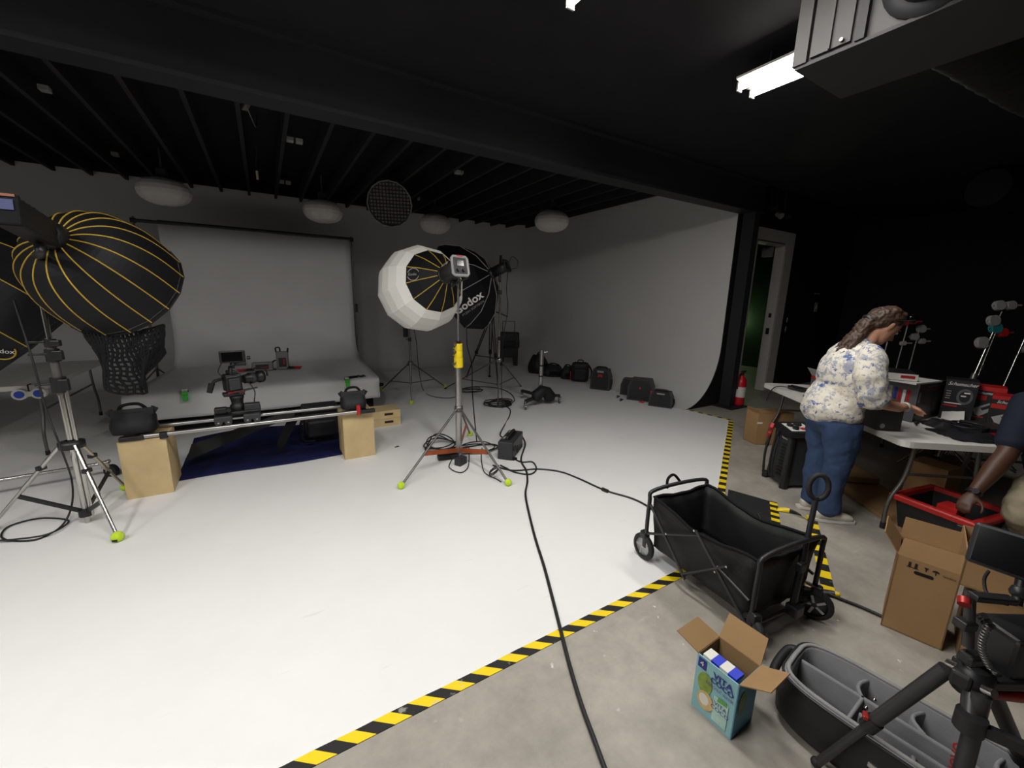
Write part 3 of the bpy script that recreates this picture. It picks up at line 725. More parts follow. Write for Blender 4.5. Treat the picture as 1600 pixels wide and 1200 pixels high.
def rib_shell(hub, axis, prof, n, ang=0.0):
    """points of a ribbed shell: prof = (radius, distance along axis from the hub towards the opening)"""
    x, y, z = basis(axis); hub = Vector(hub)
    return [[hub + z*h + (x*math.cos(ang+2*PI*k/n) + y*math.sin(ang+2*PI*k/n))*r for (r, h) in prof] for k in range(n)]
M_SBX = mat('black softbox cloth', (16, 16, 19), .6, var=.12, scale=8, bump=.3, bscale=25, spec=.25)
M_RIBY = mat('yellow piping', (176, 144, 42), .55, var=.06)
M_RIBG = mat('grey piping', (150, 150, 148), .6, var=.04)
M_DIFF = mat('white diffusion cloth', (226, 224, 218), .85, var=.02, scale=5, bump=.25, bscale=18, spec=.2)
def shell_part(name, ribs, m, t, sag=.0, centre=None, sub=3):
    # cloth panels between the ribs, pulled in a little between them
    n = len(ribs); mb = MB(); rows = []
    for k in range(n):
        for j in range(sub):
            f = j/sub; row = []
            for i in range(len(ribs[0])):
                p = ribs[k][i].lerp(ribs[(k+1) % n][i], f)
                row.append(p)
            rows.append(row)
    rows.append(rows[0])
    mb.grid(rows, False); return obj(name, mb, m, t, True, solid=.003)

# ------------------------------------------------------------------ centre stand with the lantern softbox
cb = P(716, 716); cb = Vector((1.635, 3.74, 0))
STc = light_stand('light_stand', 'aluminium roller light stand with yellow-taped joints and tennis ball feet, centre of the floor', 'light stand',
    cb, [(.03, 1.00, .033), (1.00, 1.13, .026), (1.13, 1.20, .022), (1.20, 1.82, .011)], .53, [P(627, 764), P(794, 759), (2.02, 4.28, 0)], None, M_ALU, M_GREY, (0, 1, 2), 'light stands')
for z0, z1, r in ((.965, 1.065, .046), (1.067, 1.135, .042), (1.137, 1.205, .040)):
    obj('yellow_tape', MB().cyl(cb+Vector((0, 0, z0)), cb+Vector((0, 0, z1)), r, n=16), M_YEL, STc, True)
    obj('lever', MB().cyl(cb+Vector((-.03, -.02, z0+.06)), cb+Vector((-.075, -.05, z0+.03)), .006), M_CHROME, STc, True)
for f in (P(627, 764), P(794, 759), Vector((2.02, 4.28, 0))):
    a = cb+Vector((0, 0, .075)); q = (cb+Vector((0, 0, .53))).lerp(Vector((f.x, f.y, .03)), .62)
    obj('wood_brace', MB().box((a+q)/2, ((q-a).length, .012, .045), Matrix.Rotation(math.atan2(q.y-a.y, q.x-a.x), 3, 'Z')@Matrix.Rotation(-math.asin((q.z-a.z)/(q-a).length), 3, 'Y')), M_ORANGE, STc, True)
def cam_dir(r, u, b): return (C_R*r - C_D*u - C_F*b).normalized()       # right, up, towards the viewer
ax = cam_dir(.60, .06, .79)
G = PD(658, 452, 4.25); RG = .44
hub = G + ax*.62
lan = thing('lantern_softbox', 'white globe lantern softbox with black yellow-piped back on the centre stand', 'softbox', (G.x, G.y, G.z-.46))
NR = 12; rimh = .315
prof = []
for i in range(0, 11):
    a = (math.acos(rimh/RG))*(1-i/10.0) + PI*i/10.0
    prof.append((max(.02, RG*math.sin(a)), RG*math.cos(a)))
def axis_ring(c, axis, prof, n, ang=0):
    x, y, z = basis(axis)
    return [[Vector(c) + z*h + (x*math.cos(ang+2*PI*k/n) + y*math.sin(ang+2*PI*k/n))*r for (r, h) in prof] for k in range(n)]
shell_part('globe', axis_ring(G, ax, prof, NR, .1), M_DIFF, lan)
rr = RG*math.sin(math.acos(rimh/RG))
back = axis_ring(G, ax, [(rr, rimh), (rr*.72, rimh+.10), (rr*.42, rimh+.18), (.07, rimh+.23)], NR, .1)
shell_part('back_cloth', back, M_SBX, lan)
for k in range(NR): obj('rib', MB().tube([p + ax*.004 for p in back[k]], 0.0045, 6), M_RIBY, lan, True)
obj('speed_ring', MB().lathe([(.06, rimh+.20), (.085, rimh+.21), (.085, rimh+.245), (.06, rimh+.25)], G, ax, 18), M_PLB, lan, True)
# round emblem on one back panel
bx_, by_, bz_ = basis(ax)
def panel_point(k, f):
    a, b = back[k % NR], back[(k+1) % NR]
    lo = a[0].lerp(b[0], .5); hi = a[2].lerp(b[2], .5); nrm = (b[0]-a[0]).cross(a[2]-a[0]).normalized()
    if nrm.dot(ax) < 0: nrm = -nrm
    return lo.lerp(hi, f), nrm, (hi-lo).normalized(), (b[0]-a[0]).normalized()
best = max(range(NR), key=lambda k: -(panel_point(k, .3)[0]-G).dot(C_R) - abs((panel_point(k, .3)[0]-G).dot(C_D))*.4)
pc, pn_, pr, pu = panel_point(best, .30)
rgt = (C_R - pn_*C_R.dot(pn_)).normalized(); upv = pn_.cross(rgt)
ring = MB()
for a0, a1 in ((.35, 2.8), (3.5, 5.95)):
    ring.tube([pc + pn_*.008 + (rgt*math.cos(a)+upv*math.sin(a))*.058 for a in [a0+(a1-a0)*i/12 for i in range(13)]], .004, 6)
obj('emblem', ring, M_RIBG, lan, True)
text('lettering', 'Godox', .036, pc + pn_*.008, rgt, upv, M_RIBG, lan)
# lamp head of the centre stand
M_LHEAD = mat('graphite lamp shell', (52, 54, 55), .45, var=.06)
M_LGRY = mat('light grey bumper', (150, 150, 148), .45, var=.04)
def lamp_head(name, label, c, axis, L, r, t_group, panel=True):
    t = thing(name, label, 'studio light', (c.x, c.y, c.z-.1), 0, t_group)
    x, y, z = basis(axis)      # z points to the rear panel
    obj('housing', MB().lathe([(0, 0), (r, 0), (r*1.02, L*.75), (r*.96, L), (0, L)], c, axis, 16), M_LHEAD, t, True)
    R = R3(axis)
    pc_ = c + z*(L+.012)
    bmp = MB(); loop = []
    for (u, v) in ((-1, -.8), (-.8, -1), (.8, -1), (1, -.8), (1, .8), (.8, 1), (-.8, 1), (-1, .8)): loop.append(pc_ + x*u*r*1.02 + y*v*r*1.08)
    obj('bumper', bmp.tube(loop, .014, 8, True), M_LGRY, t, True)
    bp2 = obj('back_panel', MB().box(c + z*(L+.006), (r*1.75, r*1.9, .02), R, .006), M_PLD, t, True)
    obj('display', MB().box(c + z*(L+.018) + y*r*.32, (r*.9, r*.62, .006), R), M_SCR, bp2, True)
    for s in (-1, 1): obj('dial', MB().cyl(c + z*(L+.014) - y*r*.48 + x*s*r*.36, c + z*(L+.036) - y*r*.48 + x*s*r*.36, r*.19, n=14), M_PLB, bp2, True)
    return t, x, y, z
hc = G + ax*(rimh+.24)
hax = cam_dir(.60, .08, .79)
lh, x_, y_, z_ = lamp_head('studio_light', 'grey monolight with red trim and a control panel behind the white lantern', hc, hax, .25, .078, 'studio lights')
obj('red_tab', MB().box(hc + z_*.262 + y_*.088, (.06, .012, .03), R3(hax)), M_RED, lh, True)
sd = -(x_) if x_.dot(C_R) > 0 else x_
sd = (cam_dir(-.8, .35, .45) - hax*cam_dir(-.8, .35, .45).dot(hax)).normalized()
rdir = hax if hax.dot(C_R) > 0 else -hax
text('lettering', 'GODOX', .034, hc + hax*.12 + sd*.082 + Vector((0, 0, .016)), rdir, sd.cross(rdir)*-1 if sd.cross(rdir).z < 0 else sd.cross(rdir), M_TXW, lh)
text('model_lettering', 'SL300', .036, hc + hax*.15 + sd*.082 - Vector((0, 0, .022)), rdir, sd.cross(rdir)*-1 if sd.cross(rdir).z < 0 else sd.cross(rdir), M_RED, lh)
yk = Vector((cb.x, cb.y, 1.82))
obj('yoke', MB().tube(smooth_path([yk, yk+Vector((0, 0, .05)), hc+hax*.12-Vector((0, 0, .13)), hc+hax*.12-Vector((0, 0, .1))]), .018).cyl(hc+hax*.1-Vector((0, 0, .125)), hc+hax*.27-Vector((0, 0, .135)), .011), M_PLB, lh, True)
obj('tilt_lever', MB().cyl(hc+hax*.16-Vector((0, 0, .13)), hc+hax*.30-Vector((0, 0, .11))+C_R*.05, .007), M_PLB, lh, True)

# ------------------------------------------------------------------ octabox behind
ob_ = Vector((3.08, 5.47, 0))
light_stand('light_stand', 'tall chrome light stand holding the black octagonal softbox', 'light stand', ob_,
    [(.30, 1.05, .018), (1.05, 1.75, .015), (1.75, 2.28, .012)], .72, [P(695, 608), P(814, 604), P(778, 634)], .32, M_CHROME, M_GREY, (), 'light stands')
oax = cam_dir(.84, .30, .45)
oh = PD(767, 428, 5.95)
NO = 8
oct_ = thing('octagon_softbox', 'large black octagonal softbox with grey seams behind the white lantern', 'softbox', (oh.x, oh.y, oh.z-.7))
oprof = [(.06, 0), (.32, -.08), (.55, -.24), (.67, -.44), (.70, -.55)]
ors = axis_ring(oh, oax, oprof, NO, .30)
shell_part('back_cloth', ors, M_SBX, oct_, sub=1)
for k in range(NO): obj('seam', MB().tube([p + oax*.004 for p in ors[k]], .006, 6), M_RIBG, oct_, True)
fr = axis_ring(oh, oax, [(.68, -.50), (.0, -.50)], NO, .30)
obj('diffuser', MB().add([r_[0] for r_ in fr], [tuple(range(NO))]), M_DIFF, oct_, True)
obj('speed_ring', MB().lathe([(.05, -.02), (.08, 0), (.08, .05), (.05, .06)], oh, oax, 16), M_PLB, oct_, True)
# lettering on the panel that faces the lower left
bestk = max(range(NO), key=lambda k: (ors[k][2].lerp(ors[(k+1) % NO][2], .5)-oh).dot(-C_R*.35+C_D*.9-C_F*.8))
a_, b_ = ors[bestk], ors[(bestk+1) % NO]
pcen = (a_[2]+b_[2]+a_[3]+b_[3])/4; nn = (b_[2]-a_[2]).cross(a_[3]-a_[2]).normalized()
if nn.dot(oax) < 0: nn = -nn
rg = (C_R*.82 - C_D*.57); rg = (rg - nn*rg.dot(nn)).normalized(); uu = nn.cross(rg)
text('lettering', 'Godox', .165, pcen + nn*.012 + uu*.02 + rg*.05, rg, uu, M_TXW, oct_, bold=.004)
text('small_lettering', 'P120H SOFTBOX', .05, pcen + nn*.012 - uu*.085 + rg*.07, rg, uu, M_RIBG, oct_)
l2, _, _, z2 = lamp_head('studio_light', 'small black studio light at the rear of the octagonal softbox', oh+oax*.05, oax, .22, .075, 'studio lights')
for ch in l2.children:
    if ch.name.startswith(('bumper', 'back_panel', 'housing')): ch.data.materials[0] = M_PLB
yk = Vector((ob_.x, ob_.y, 2.28)); obj('yoke', MB().tube(smooth_path([yk, oh+oax*.16-Vector((0, 0, .16)), oh+oax*.16-Vector((0, 0, .07))]), .018), M_PLB, l2, True)
e_ = oh+oax*.30
obj('cable_loop', MB().tube(smooth_path([e_, e_+C_R*.06-C_D*.12, e_+C_R*.14-C_D*.06, e_+C_R*.12+C_D*.04, e_+C_D*.06]), .005), M_CABLE, l2, True)
solo('power_cable', MB().tube(smooth_path([e_+C_D*.08, e_+C_D*.35-C_R*.02, Vector((3.20, 5.44, 1.5)), Vector((3.12, 5.43, 1.0)), Vector((3.10, 5.42, .4)), Vector((3.0, 5.2, .012))]), .006), M_CABLE, 'thin black power cord hanging down the chrome stand', 'cable')

# ------------------------------------------------------------------ stand with brick, behind the lantern
s3 = P(643, 627)
S3 = light_stand('light_stand', 'slim grey light stand with three tennis ball feet behind the paper table corner', 'light stand', s3,
    [(.28, 1.0, .016), (1.0, 1.62, .013)], .62, [P(597, 611), P(695, 606), P(643, 632)], .30, M_GREY, M_GREY, (0, 1, 2), 'light stands')
pb = s3+Vector((-.07, -.03, 1.15))
solo('power_brick', MB().box(pb, (.07, .05, .22), rz(.3), .01).tube([pb+Vector((.0, 0, .11)), pb+Vector((.06, .02, .16))], .005), M_PLB, 'black power brick strapped to the slim grey light stand', 'power supply')
solo('spring_clamp', MB().box(P(593, 601, .1), (.13, .08, .06), rz(.4), .015).box(P(593, 601, .15), (.06, .05, .03), rz(.4), .01), M_PLB, 'black clamp beside the left tennis ball of the slim grey stand', 'clamp')

# ------------------------------------------------------------------ video tripod
vt = P(760, 600); vt = Vector((3.74, 6.98, 0))
vtt = thing('video_tripod', 'black video tripod with fluid head standing behind the octagonal softbox', 'tripod', (vt.x, vt.y, .004))
hz = 1.30
obj('bowl', MB().lathe([(.03, -.06), (.06, -.03), (.065, .04), (.03, .06)], vt+Vector((0, 0, hz)), n=14), M_PLB, vtt, True)
obj('fluid_head', MB().box(vt+Vector((0, 0, hz+.11)), (.11, .13, .11), None, .015).box(vt+Vector((0, 0, hz+.19)), (.16, .08, .03), None, .006), M_PLB, vtt, True)
obj('pan_handle', MB().cyl(vt+Vector((.05, -.02, hz+.12)), vt+Vector((.30, -.12, hz+.02)), .011), M_PLB, vtt, True)
obj('badge', MB().box(vt+Vector((.0, -.066, hz+.03)), (.06, .01, .03)), mat('blue badge', (60, 110, 160), .4), vtt, True)
for f in (P(729, 590), P(778, 603), Vector((4.02, 7.55, 0))):
    f = Vector((f.x, f.y, 0)); d = (f-vt); d.z = 0; d.normalize(); a = vt+Vector((0, 0, hz-.03))+d*.05; s_ = Vector((-d.y, d.x, 0))*.025
    obj('leg', MB().cyl(a+s_, a.lerp(f, .55)+s_*.8, .011).cyl(a-s_, a.lerp(f, .55)-s_*.8, .011).cyl(a.lerp(f, .5), f+Vector((0, 0, .02)), .013).box(a.lerp(f, .55), (.05, .05, .07)), M_PLB, vtt, True)
    obj('spreader', MB().cyl(vt+Vector((0, 0, .52)), a.lerp(f, .6), .009), M_PLB, vtt, True)
    obj('rubber_foot', MB().sph(f+Vector((0, 0, .025)), .03, 10, sz=.7), M_RUB, vtt, True)

# ------------------------------------------------------------------ short column on rolling base
rb = Vector((3.70, 5.20, 0))
rs = thing('rolling_stand', 'low rolling stand base with three casters, a chrome post and a sandbag', 'stand', (rb.x, rb.y, .004))
obj('post', MB().cyl(rb+Vector((0, 0, .12)), rb+Vector((0, 0, .88)), .034, n=14), M_ALU, rs, True)
for z in (.45, .62): obj('band', MB().cyl(rb+Vector((0, 0, z)), rb+Vector((0, 0, z+.02)), .038, n=14), M_PLB, rs, True)
obj('post_knob', MB().cyl(rb+Vector((.03, -.02, .84)), rb+Vector((.08, -.04, .85)), .015), M_CHROME, rs, True)
for f in (P(821, 641), P(874, 631), P(815, 623), (4.0, 5.6, 0)):
    f = Vector((f[0], f[1], 0)); q = f+Vector((0, 0, .13)); a = rb+Vector((0, 0, .15)); L = (q-a).length
    obj('leg', MB().box((a+q)/2, (L, .05, .04), rz(math.atan2(q.y-a.y, q.x-a.x))), M_PLB, rs, True)
    cs = obj('caster', MB().cyl(f+Vector((-.012, .006, .05)), f+Vector((.012, -.006, .05)), .042, n=16), M_GREY, rs, True)
    obj('caster_fork', MB().box(f+Vector((0, 0, .10)), (.05, .04, .04), None, .006).cyl(f+Vector((0, 0, .1)), f+Vector((0, 0, .14)), .012), M_CHROME, cs, True)
sb = MB()
for i in range(14):
    a = 2*PI*i/14
rows = []
for i in range(17):
    a = PI*i/16; c = rb+Vector((0, -.045, .15))+Vector((math.cos(a)*.14*1.0, 0, math.sin(a)*.09)); rows.append(c)
sb.tube([rb+Vector((-.16, -.09, .09)), rb+Vector((-.13, -.09, .17)), rb+Vector((-.03, -.09, .25)), rb+Vector((.05, -.10, .22)), rb+Vector((.12, -.11, .12)), rb+Vector((.14, -.12, .07))], .07, 10, rs=[.06, .10, .085, .09, .10, .06])
solo('sandbag', sb, M_NYL, 'black saddle sandbag draped over the low rolling stand base', 'sandbag')

# ------------------------------------------------------------------ lanterns and boxes on the joists
M_LANT = mat('white lantern cloth', (236, 232, 226), .8, var=.03, scale=4, bump=.2, bscale=20, spec=.2)
def hang_lantern(c, r, label):
    t = thing('hanging_lantern', label, 'lantern light', (c.x, c.y, c.z-.17), 0, 'white lanterns under the joists')
    n = 16; pr = []
    for i in range(11):
        a = PI*i/10; s = abs(math.sin(a))**.8
        pr.append((max(.02, r*s*(1.0)), -.19*math.cos(a)))
    ribs = [[Vector((math.cos(2*PI*k/n)*q, math.sin(2*PI*k/n)*q, h+.17)) for q, h in pr] for k in range(n)]
    mb = MB(); mb.grid([ribs[k % n] for k in range(n+1)], False)
    obj('globe', mb, M_LANT, t)
    obj('lamp_housing', MB().box((0, 0, .42), (.13, .13, .15), None, .02).cyl((0, 0, .32), (0, 0, .36), .09, .07), M_PLD, t)
    obj('top_ring', MB().lathe([(.09, .315), (.17, .318), (.17, .33), (.09, .335)], n=18), M_PLB, t)
    obj('hanger', MB().cyl((0, 0, .49), (0, 0, DECK-(c.z-.17)), .014), M_GREY, t)
    for k in range(n):
        a = 2*PI*k/n; obj('rib_tip', MB().cyl((math.cos(a)*.14, math.sin(a)*.14, .325), (math.cos(a)*r*.72, math.sin(a)*r*.72, .327), .006, n=6), M_CHROME, t)
hang_lantern(P(257, 300, 3.12), .34, 'white hanging lantern at the left, above the end of the crossbar')
hang_lantern(P(505, 331, 3.12), .335, 'white hanging lantern above the right of the grey paper')
hang_lantern(P(680, 350, 3.12), .31, 'white hanging lantern right of the round grid softbox')
hang_lantern(P(862, 346, 3.12), .33, 'white hanging lantern nearest the bright right wall')
M_GRID = mat('black grid cloth', (22, 22, 26), .6, var=.1)
gc = P(609, 319, 3.12); gax = (EYE-gc + Vector((-.6, .2, -1.2))).normalized()
gs = thing('grid_softbox', 'round black softbox with a grid of squares hanging from the joists', 'softbox', (gc.x, gc.y, gc.z-.36))
gprof = [(.35, .0), (.34, -.06), (.27, -.20), (.09, -.33)]
gr = axis_ring(gc, gax, gprof, 16)
shell_part('back_cloth', gr, M_SBX, gs, sub=1)
obj('rim', MB().tube([r_[0] for r_ in gr], .010, 8, True), M_RIBG, gs, True)
obj('diffuser', MB().lathe([(.335, -.06), (0, -.06)], gc, gax, 24), mat('pale diffuser', (225, 215, 215), .8), gs, True)
gx, gy, gz = basis(gax)
for v in range(-6, 7):
    o_ = v*.052; h_ = math.sqrt(max(0, .34**2-o_*o_))
    obj('grid_strip', MB().box(gc+gx*o_-gz*.02, (.014, 2*h_, .03), R3(gax)), M_GRID, gs, True)
    obj('grid_strip', MB().box(gc+gy*o_-gz*.02, (2*h_, .014, .03), R3(gax)), M_GRID, gs, True)
obj('lamp_housing', MB().lathe([(0, -.5), (.08, -.5), (.08, -.33), (0, -.33)], gc, gax, 14), M_PLB, gs, True)
hp = gc-gax*.42; obj('hanger', MB().cyl(hp, Vector((hp.x, hp.y, DECK)), .016), M_PLB, gs, True)
M_OUT = mat('white outlet box', (200, 198, 192), .5)
for i, (px, py) in enumerate(((57, 133), (172, 238), (460, 217), (445, 283), (720, 268), (900, 300), (660, 310), (802, 328))):
    p = P(px, py, 3.70)
    pos = ['far left near the beam', 'above the left hanging lantern', 'above the grey paper, nearer the beam', 'above the grey paper, near the wall',
           'over the octagonal softbox', 'nearest the right wall', 'behind the round grid softbox', 'above the far corner of the white cove'][i]
    t = thing('ceiling_outlet', 'small white twin outlet box under the ceiling, ' + pos, 'outlet', (p.x, p.y, 3.68), 0, 'outlet boxes under the ceiling')
    for s in (-1, 1): obj('socket', MB().box((s*.055, 0, 0), (.085, .10, .05), None, .006), M_OUT, t)
    obj('conduit_box', MB().box((0, 0, .042), (.18, .09, .036)), M_PLD, t)
hc_ = P(402, 275, 3.35)
ht = thing('hanging_cable', 'thin cable with a bright plug hanging from the joists', 'cable', (hc_.x, hc_.y, 3.28))
obj('cord', MB().tube(smooth_path([(.0, -.3, DECK-3.28), (.02, -.2, .35), (.0, 0, .25), (0, 0, .14)]), .006), M_CABLE, ht)
obj('plug', MB().box((0, 0, .08), (.03, .03, .12), None, .006), mat('yellowish plug', (220, 205, 160), .5), ht)
hook_ = P(384, 166, 3.45)
solo('cable_clip', MB().box(hook_, (.05, .16, .035), rz(.2), .006).tube(smooth_path([hook_+Vector((0, -.05, 0)), hook_+Vector((.06, .1, -.12)), hook_+Vector((.08, .3, -.05)), hook_+Vector((.1, .4, .1))]), .006), M_GREY, 'metal cable clip with drooping wire beside the big beam', 'cable')
# ------------------------------------------------------------------ big dome softbox at the left
LB = Vector((-1.225, 3.84, 0))
LS = thing('light_stand', 'chrome light stand with black joints at the left carrying the dome softbox', 'light stand', (LB.x, LB.y, .004), 0, 'light stands')
obj('column', MB().cyl(LB+Vector((0, 0, .008)), LB+Vector((0, 0, 1.02)), .018), M_CHROME, LS, True)
obj('column', MB().cyl(LB+Vector((0, 0, .95)), LB+Vector((0, 0, 1.32)), .024), M_GREY, LS, True)
obj('column', MB().cyl(LB+Vector((0, 0, 1.25)), LB+Vector((0, 0, 1.78)), .014), M_CHROME, LS, True)
obj('side_tube', MB().cyl(LB+Vector((.03, -.01, .05)), LB+Vector((.03, -.01, .98)), .012), M_CHROME, LS, True)
for z, r, h in ((1.02, .04, .10), (1.22, .036, .08), (1.30, .03, .05)):
    cl_ = obj('collar', MB().cyl(LB+Vector((0, 0, z-h/2)), LB+Vector((0, 0, z+h/2)), r, n=16).box(LB+Vector((.03, -.02, z)), (.05, .04, h*.8), None, .006), M_PLB, LS, True)
    obj('lever', MB().box(LB+Vector((-.06, -.02, z+.01)), (.09, .018, .014), None, .004), M_PLB, cl_, True)
obj('leg_hub', MB().lathe([(.02, -.03), (.07, -.025), (.07, .02), (.03, .03)], LB+Vector((0, 0, .60)), n=12), M_PLB, LS, True)
FEET = [P(185, 846), Vector((-1.74, 3.98, 0)), Vector((-1.13, 4.36, 0))]
for i, f in enumerate(FEET):
    d = Vector((f.x-LB.x, f.y-LB.y, 0)).normalized(); a = LB+d*.06+Vector((0, 0, .60)); b = f+Vector((0, 0, .035))
    g = obj('leg', MB().cyl(a, a.lerp(b, .55), .014).cyl(a.lerp(b, .5), b, .011), M_CHROME, LS, True)
    obj('clip', MB().box(a.lerp(b, .28), (.05, .03, .03), rz(1), .004), M_PLB, g, True)
    obj('tennis_ball', MB().sph(f+Vector((0, 0, .036)), .036, 18), M_BALL, g, True)
    q = a.lerp(b, .62); c = LB+Vector((0, 0, .085))
    obj('brace', MB().box((c+q)/2, ((q-c).length, .012, .028), Matrix.Rotation(math.atan2(q.y-c.y, q.x-c.x), 3, 'Z')@Matrix.Rotation(-math.asin((q.z-c.z)/(q-c).length), 3, 'Y')), M_PLB, LS, True)
obj('brace_hub', MB().cyl(LB+Vector((0, 0, .06)), LB+Vector((0, 0, .11)), .04, n=12), M_PLB, LS, True)
obj('ball_print', MB().box(FEET[0]+Vector((-.008, -.033, .025)), (.028, .006, .014), rz(-.3)), M_TXB, LS, True)

def dome(name, label, H, C, R, n, ang, mat_rib, group):
    ax_ = (C-H).normalized(); L = (C-H).length
    t = thing(name, label, 'softbox', (C.x, C.y, C.z-R))
    pr = [(.055, 0), (R*.42, L*.02), (R*.68, L*.13), (R*.86, L*.34), (R*.96, L*.62), (R, L)]
    ribs = axis_ring(H, ax_, pr, n, ang)
    sm = []
    for r_ in ribs: sm.append(smooth_path(r_, 4))
    shell_part('cloth', sm, M_SBX, t, sub=1)
    for r_ in sm: obj('rib', MB().tube([p - ax_*.003 for p in r_], .0042, 6), mat_rib, t, True)
    obj('rim', MB().tube([r_[-1] for r_ in sm], .006, 6, True), M_SBX, t, True)
    obj('diffuser', MB().add([r_[-1] - ax_*.03 for r_ in sm], [tuple(range(n))]), M_DIFF, t, True)
    obj('speed_ring', MB().lathe([(.05, .03), (.085, .02), (.085, -.03), (.05, -.04)], H, ax_, 18), M_PLB, t, True)
    return t, ribs, ax_
H1, C1 = PD(84, 372, 2.38), PD(192, 449, 2.84)
d1, ribs1, a1 = dome('dome_softbox', 'big black dome softbox with yellow piping on the left stand', H1, C1, .39, 18, .1, M_RIBY, None)
# grid net hanging from the lower rim
top = []
for i in range(25):
    u = i/24; p = PD(128+128*u, 517+9*math.sin(PI*u)-10*u, 2.62+.22*u); top.append(p)
ns = 20; mv = 13
def net_pt(u, v):
    i = u*24; k = min(23, int(i)); p = top[k].lerp(top[k+1], i-k)
    drop = .42*(math.sin(PI*min(1, max(0, .12+.80*u)))**.55)
    q = p + Vector((0, 0, -drop*v))
    q += C_R*(.03*math.sin(9*u+3*v)*v + .10*v*(.5-u)*.9) + C_F*(.05*math.sin(13*u+1.0)*v)
    return q
nt_ = MB()
rndn = random.Random(5)
for i in range(ns+1):
    u = i/ns; nt_.tube([net_pt(min(1, max(0, u+.012*math.sin(7*v/mv*3+i))), v/mv) for v in range(mv+1)], .0088, 5)
for v in range(mv+1):
    nt_.tube([net_pt(i/ns, min(1, max(0, v/mv+.014*math.sin(i*1.9+v)))) for i in range(ns+1)], .0078, 5)
solo('grid_net', nt_, M_FAB, 'black fabric grid net drooping from the lower rim of the left dome softbox', 'net')
# its lamp head
tail = PD(14, 332, 2.0); hx = (tail-H1).normalized()
lhd = thing('studio_light', 'black studio light with blue display at the left edge behind the dome softbox', 'studio light', (tail.x, tail.y, tail.z-.1), 0, 'studio lights')
Lh = (tail-H1).length; xx, yy, zz = basis(hx)
obj('body', MB().box(H1+hx*(.05+Lh*.5), (.11, .14, Lh*.95), R3(hx), .015), M_PLB, lhd, True)
obj('front_ring', MB().lathe([(.07, .0), (.085, .02), (.08, .10), (.06, .12)], H1, hx, 16), M_PLB, lhd, True)
obj('rear_frame', MB().box(H1+hx*(.05+Lh*.985), (.12, .15, .03), R3(hx), .01), M_FAB, lhd, True)
obj('display', MB().box(H1+hx*(.05+Lh*1.03)+yy*.02, (.085, .05, .004), R3(hx)), emit('blue display', (14, 30, 84), .12), lhd, True)
obj('orange_line', MB().box(H1+hx*(.05+Lh*1.03)+yy*.065, (.10, .012, .004), R3(hx)), mat('orange print', (120, 56, 26), .5), lhd, True)
obj('grey_label', MB().box(H1+hx*.10-yy*.06+xx*.02, (.05, .012, .05), R3(hx)), M_LGRY, lhd, True)
for k in range(4): obj('vent', MB().box(H1+hx*(.30+.05*k)+yy*.071, (.09, .006, .018), R3(hx)), M_PLD, lhd, True)
yk = LB+Vector((0, 0, 1.78)); mid = H1+hx*.18
obj('yoke', MB().tube(smooth_path([yk-Vector((0, 0, .05)), yk+Vector((0, 0, .06)), mid-yy*.14, mid-yy*.09]), .022).box(yk+Vector((0, 0, -.03)), (.06, .06, .14), None, .01), M_PLB, lhd, True)
obj('tilt_handle', MB().cyl(yk+Vector((.03, 0, .08)), yk+Vector((.075, -.02, -.01)), .008).cyl(yk+Vector((.03, 0, .0)), yk+Vector((.05, -.02, -.09)), .008), M_CHROME, lhd, True)

# second softbox, cut by the left edge, on a roller stand
H2, C2 = PD(-165, 392, 2.75), PD(46, 510, 3.3)
d2, ribs2, a2 = dome('dome_softbox', 'second black softbox with yellow piping cut off by the left edge', H2, C2, .68, 14, .25, M_RIBY, None)
lc = PD(2, 548, 3.0)
nl = (EYE-lc).normalized(); rl = (C_R-nl*C_R.dot(nl)).normalized(); ul = nl.cross(rl)
def surf_pt(px, py):
    # where the line of sight meets the second softbox
    best = None
    ro = EYE; rd = _ray(px, py).normalized()
    sm = [smooth_path(r_, 4) for r_ in ribs2]
    for k in range(len(sm)):
        for i in range(len(sm[0])-1):
            q = [sm[k][i], sm[(k+1) % len(sm)][i], sm[(k+1) % len(sm)][i+1], sm[k][i+1]]
            for tri in ((q[0], q[1], q[2]), (q[0], q[2], q[3])):
                from mathutils.geometry import intersect_ray_tri
                h = intersect_ray_tri(*tri, rd, ro, True)
                if h is not None and (h-ro).dot(rd) > 0 and (best is None or (h-ro).length < (best[0]-ro).length):
                    nn_ = (tri[1]-tri[0]).cross(tri[2]-tri[0]).normalized(); best = (h, nn_ if nn_.dot(rd) < 0 else -nn_)
    return best
sp = surf_pt(5, 548)
if sp:
    pc2, pn2 = sp; rg2 = (C_R+C_D*.35); rg2 = (rg2-pn2*rg2.dot(pn2)).normalized(); up2 = pn2.cross(rg2)
    em = MB().tube([pc2+pn2*.012+(rg2*math.cos(a)+up2*math.sin(a))*.06 for a in [-2.2+2.6*i/12 for i in range(13)]], .005, 6)
    obj('emblem', em, M_RIBY, d2, True)
    text('lettering', 'Godox', .045, pc2+pn2*.012-rg2*.01, rg2, up2, M_TXW, d2)
SB2 = Vector((-2.45, 4.55, 0))
rs2 = thing('roller_stand', 'chrome roller stand with rubber casters behind the left stand', 'light stand', (SB2.x, SB2.y, .004), 0, 'light stands')
obj('column', MB().cyl(SB2+Vector((0, 0, .12)), SB2+Vector((0, 0, 1.3)), .025).cyl(SB2+Vector((0, 0, 1.25)), Vector((H2.x-.02, H2.y, H2.z-.1)), .016), M_CHROME, rs2, True)
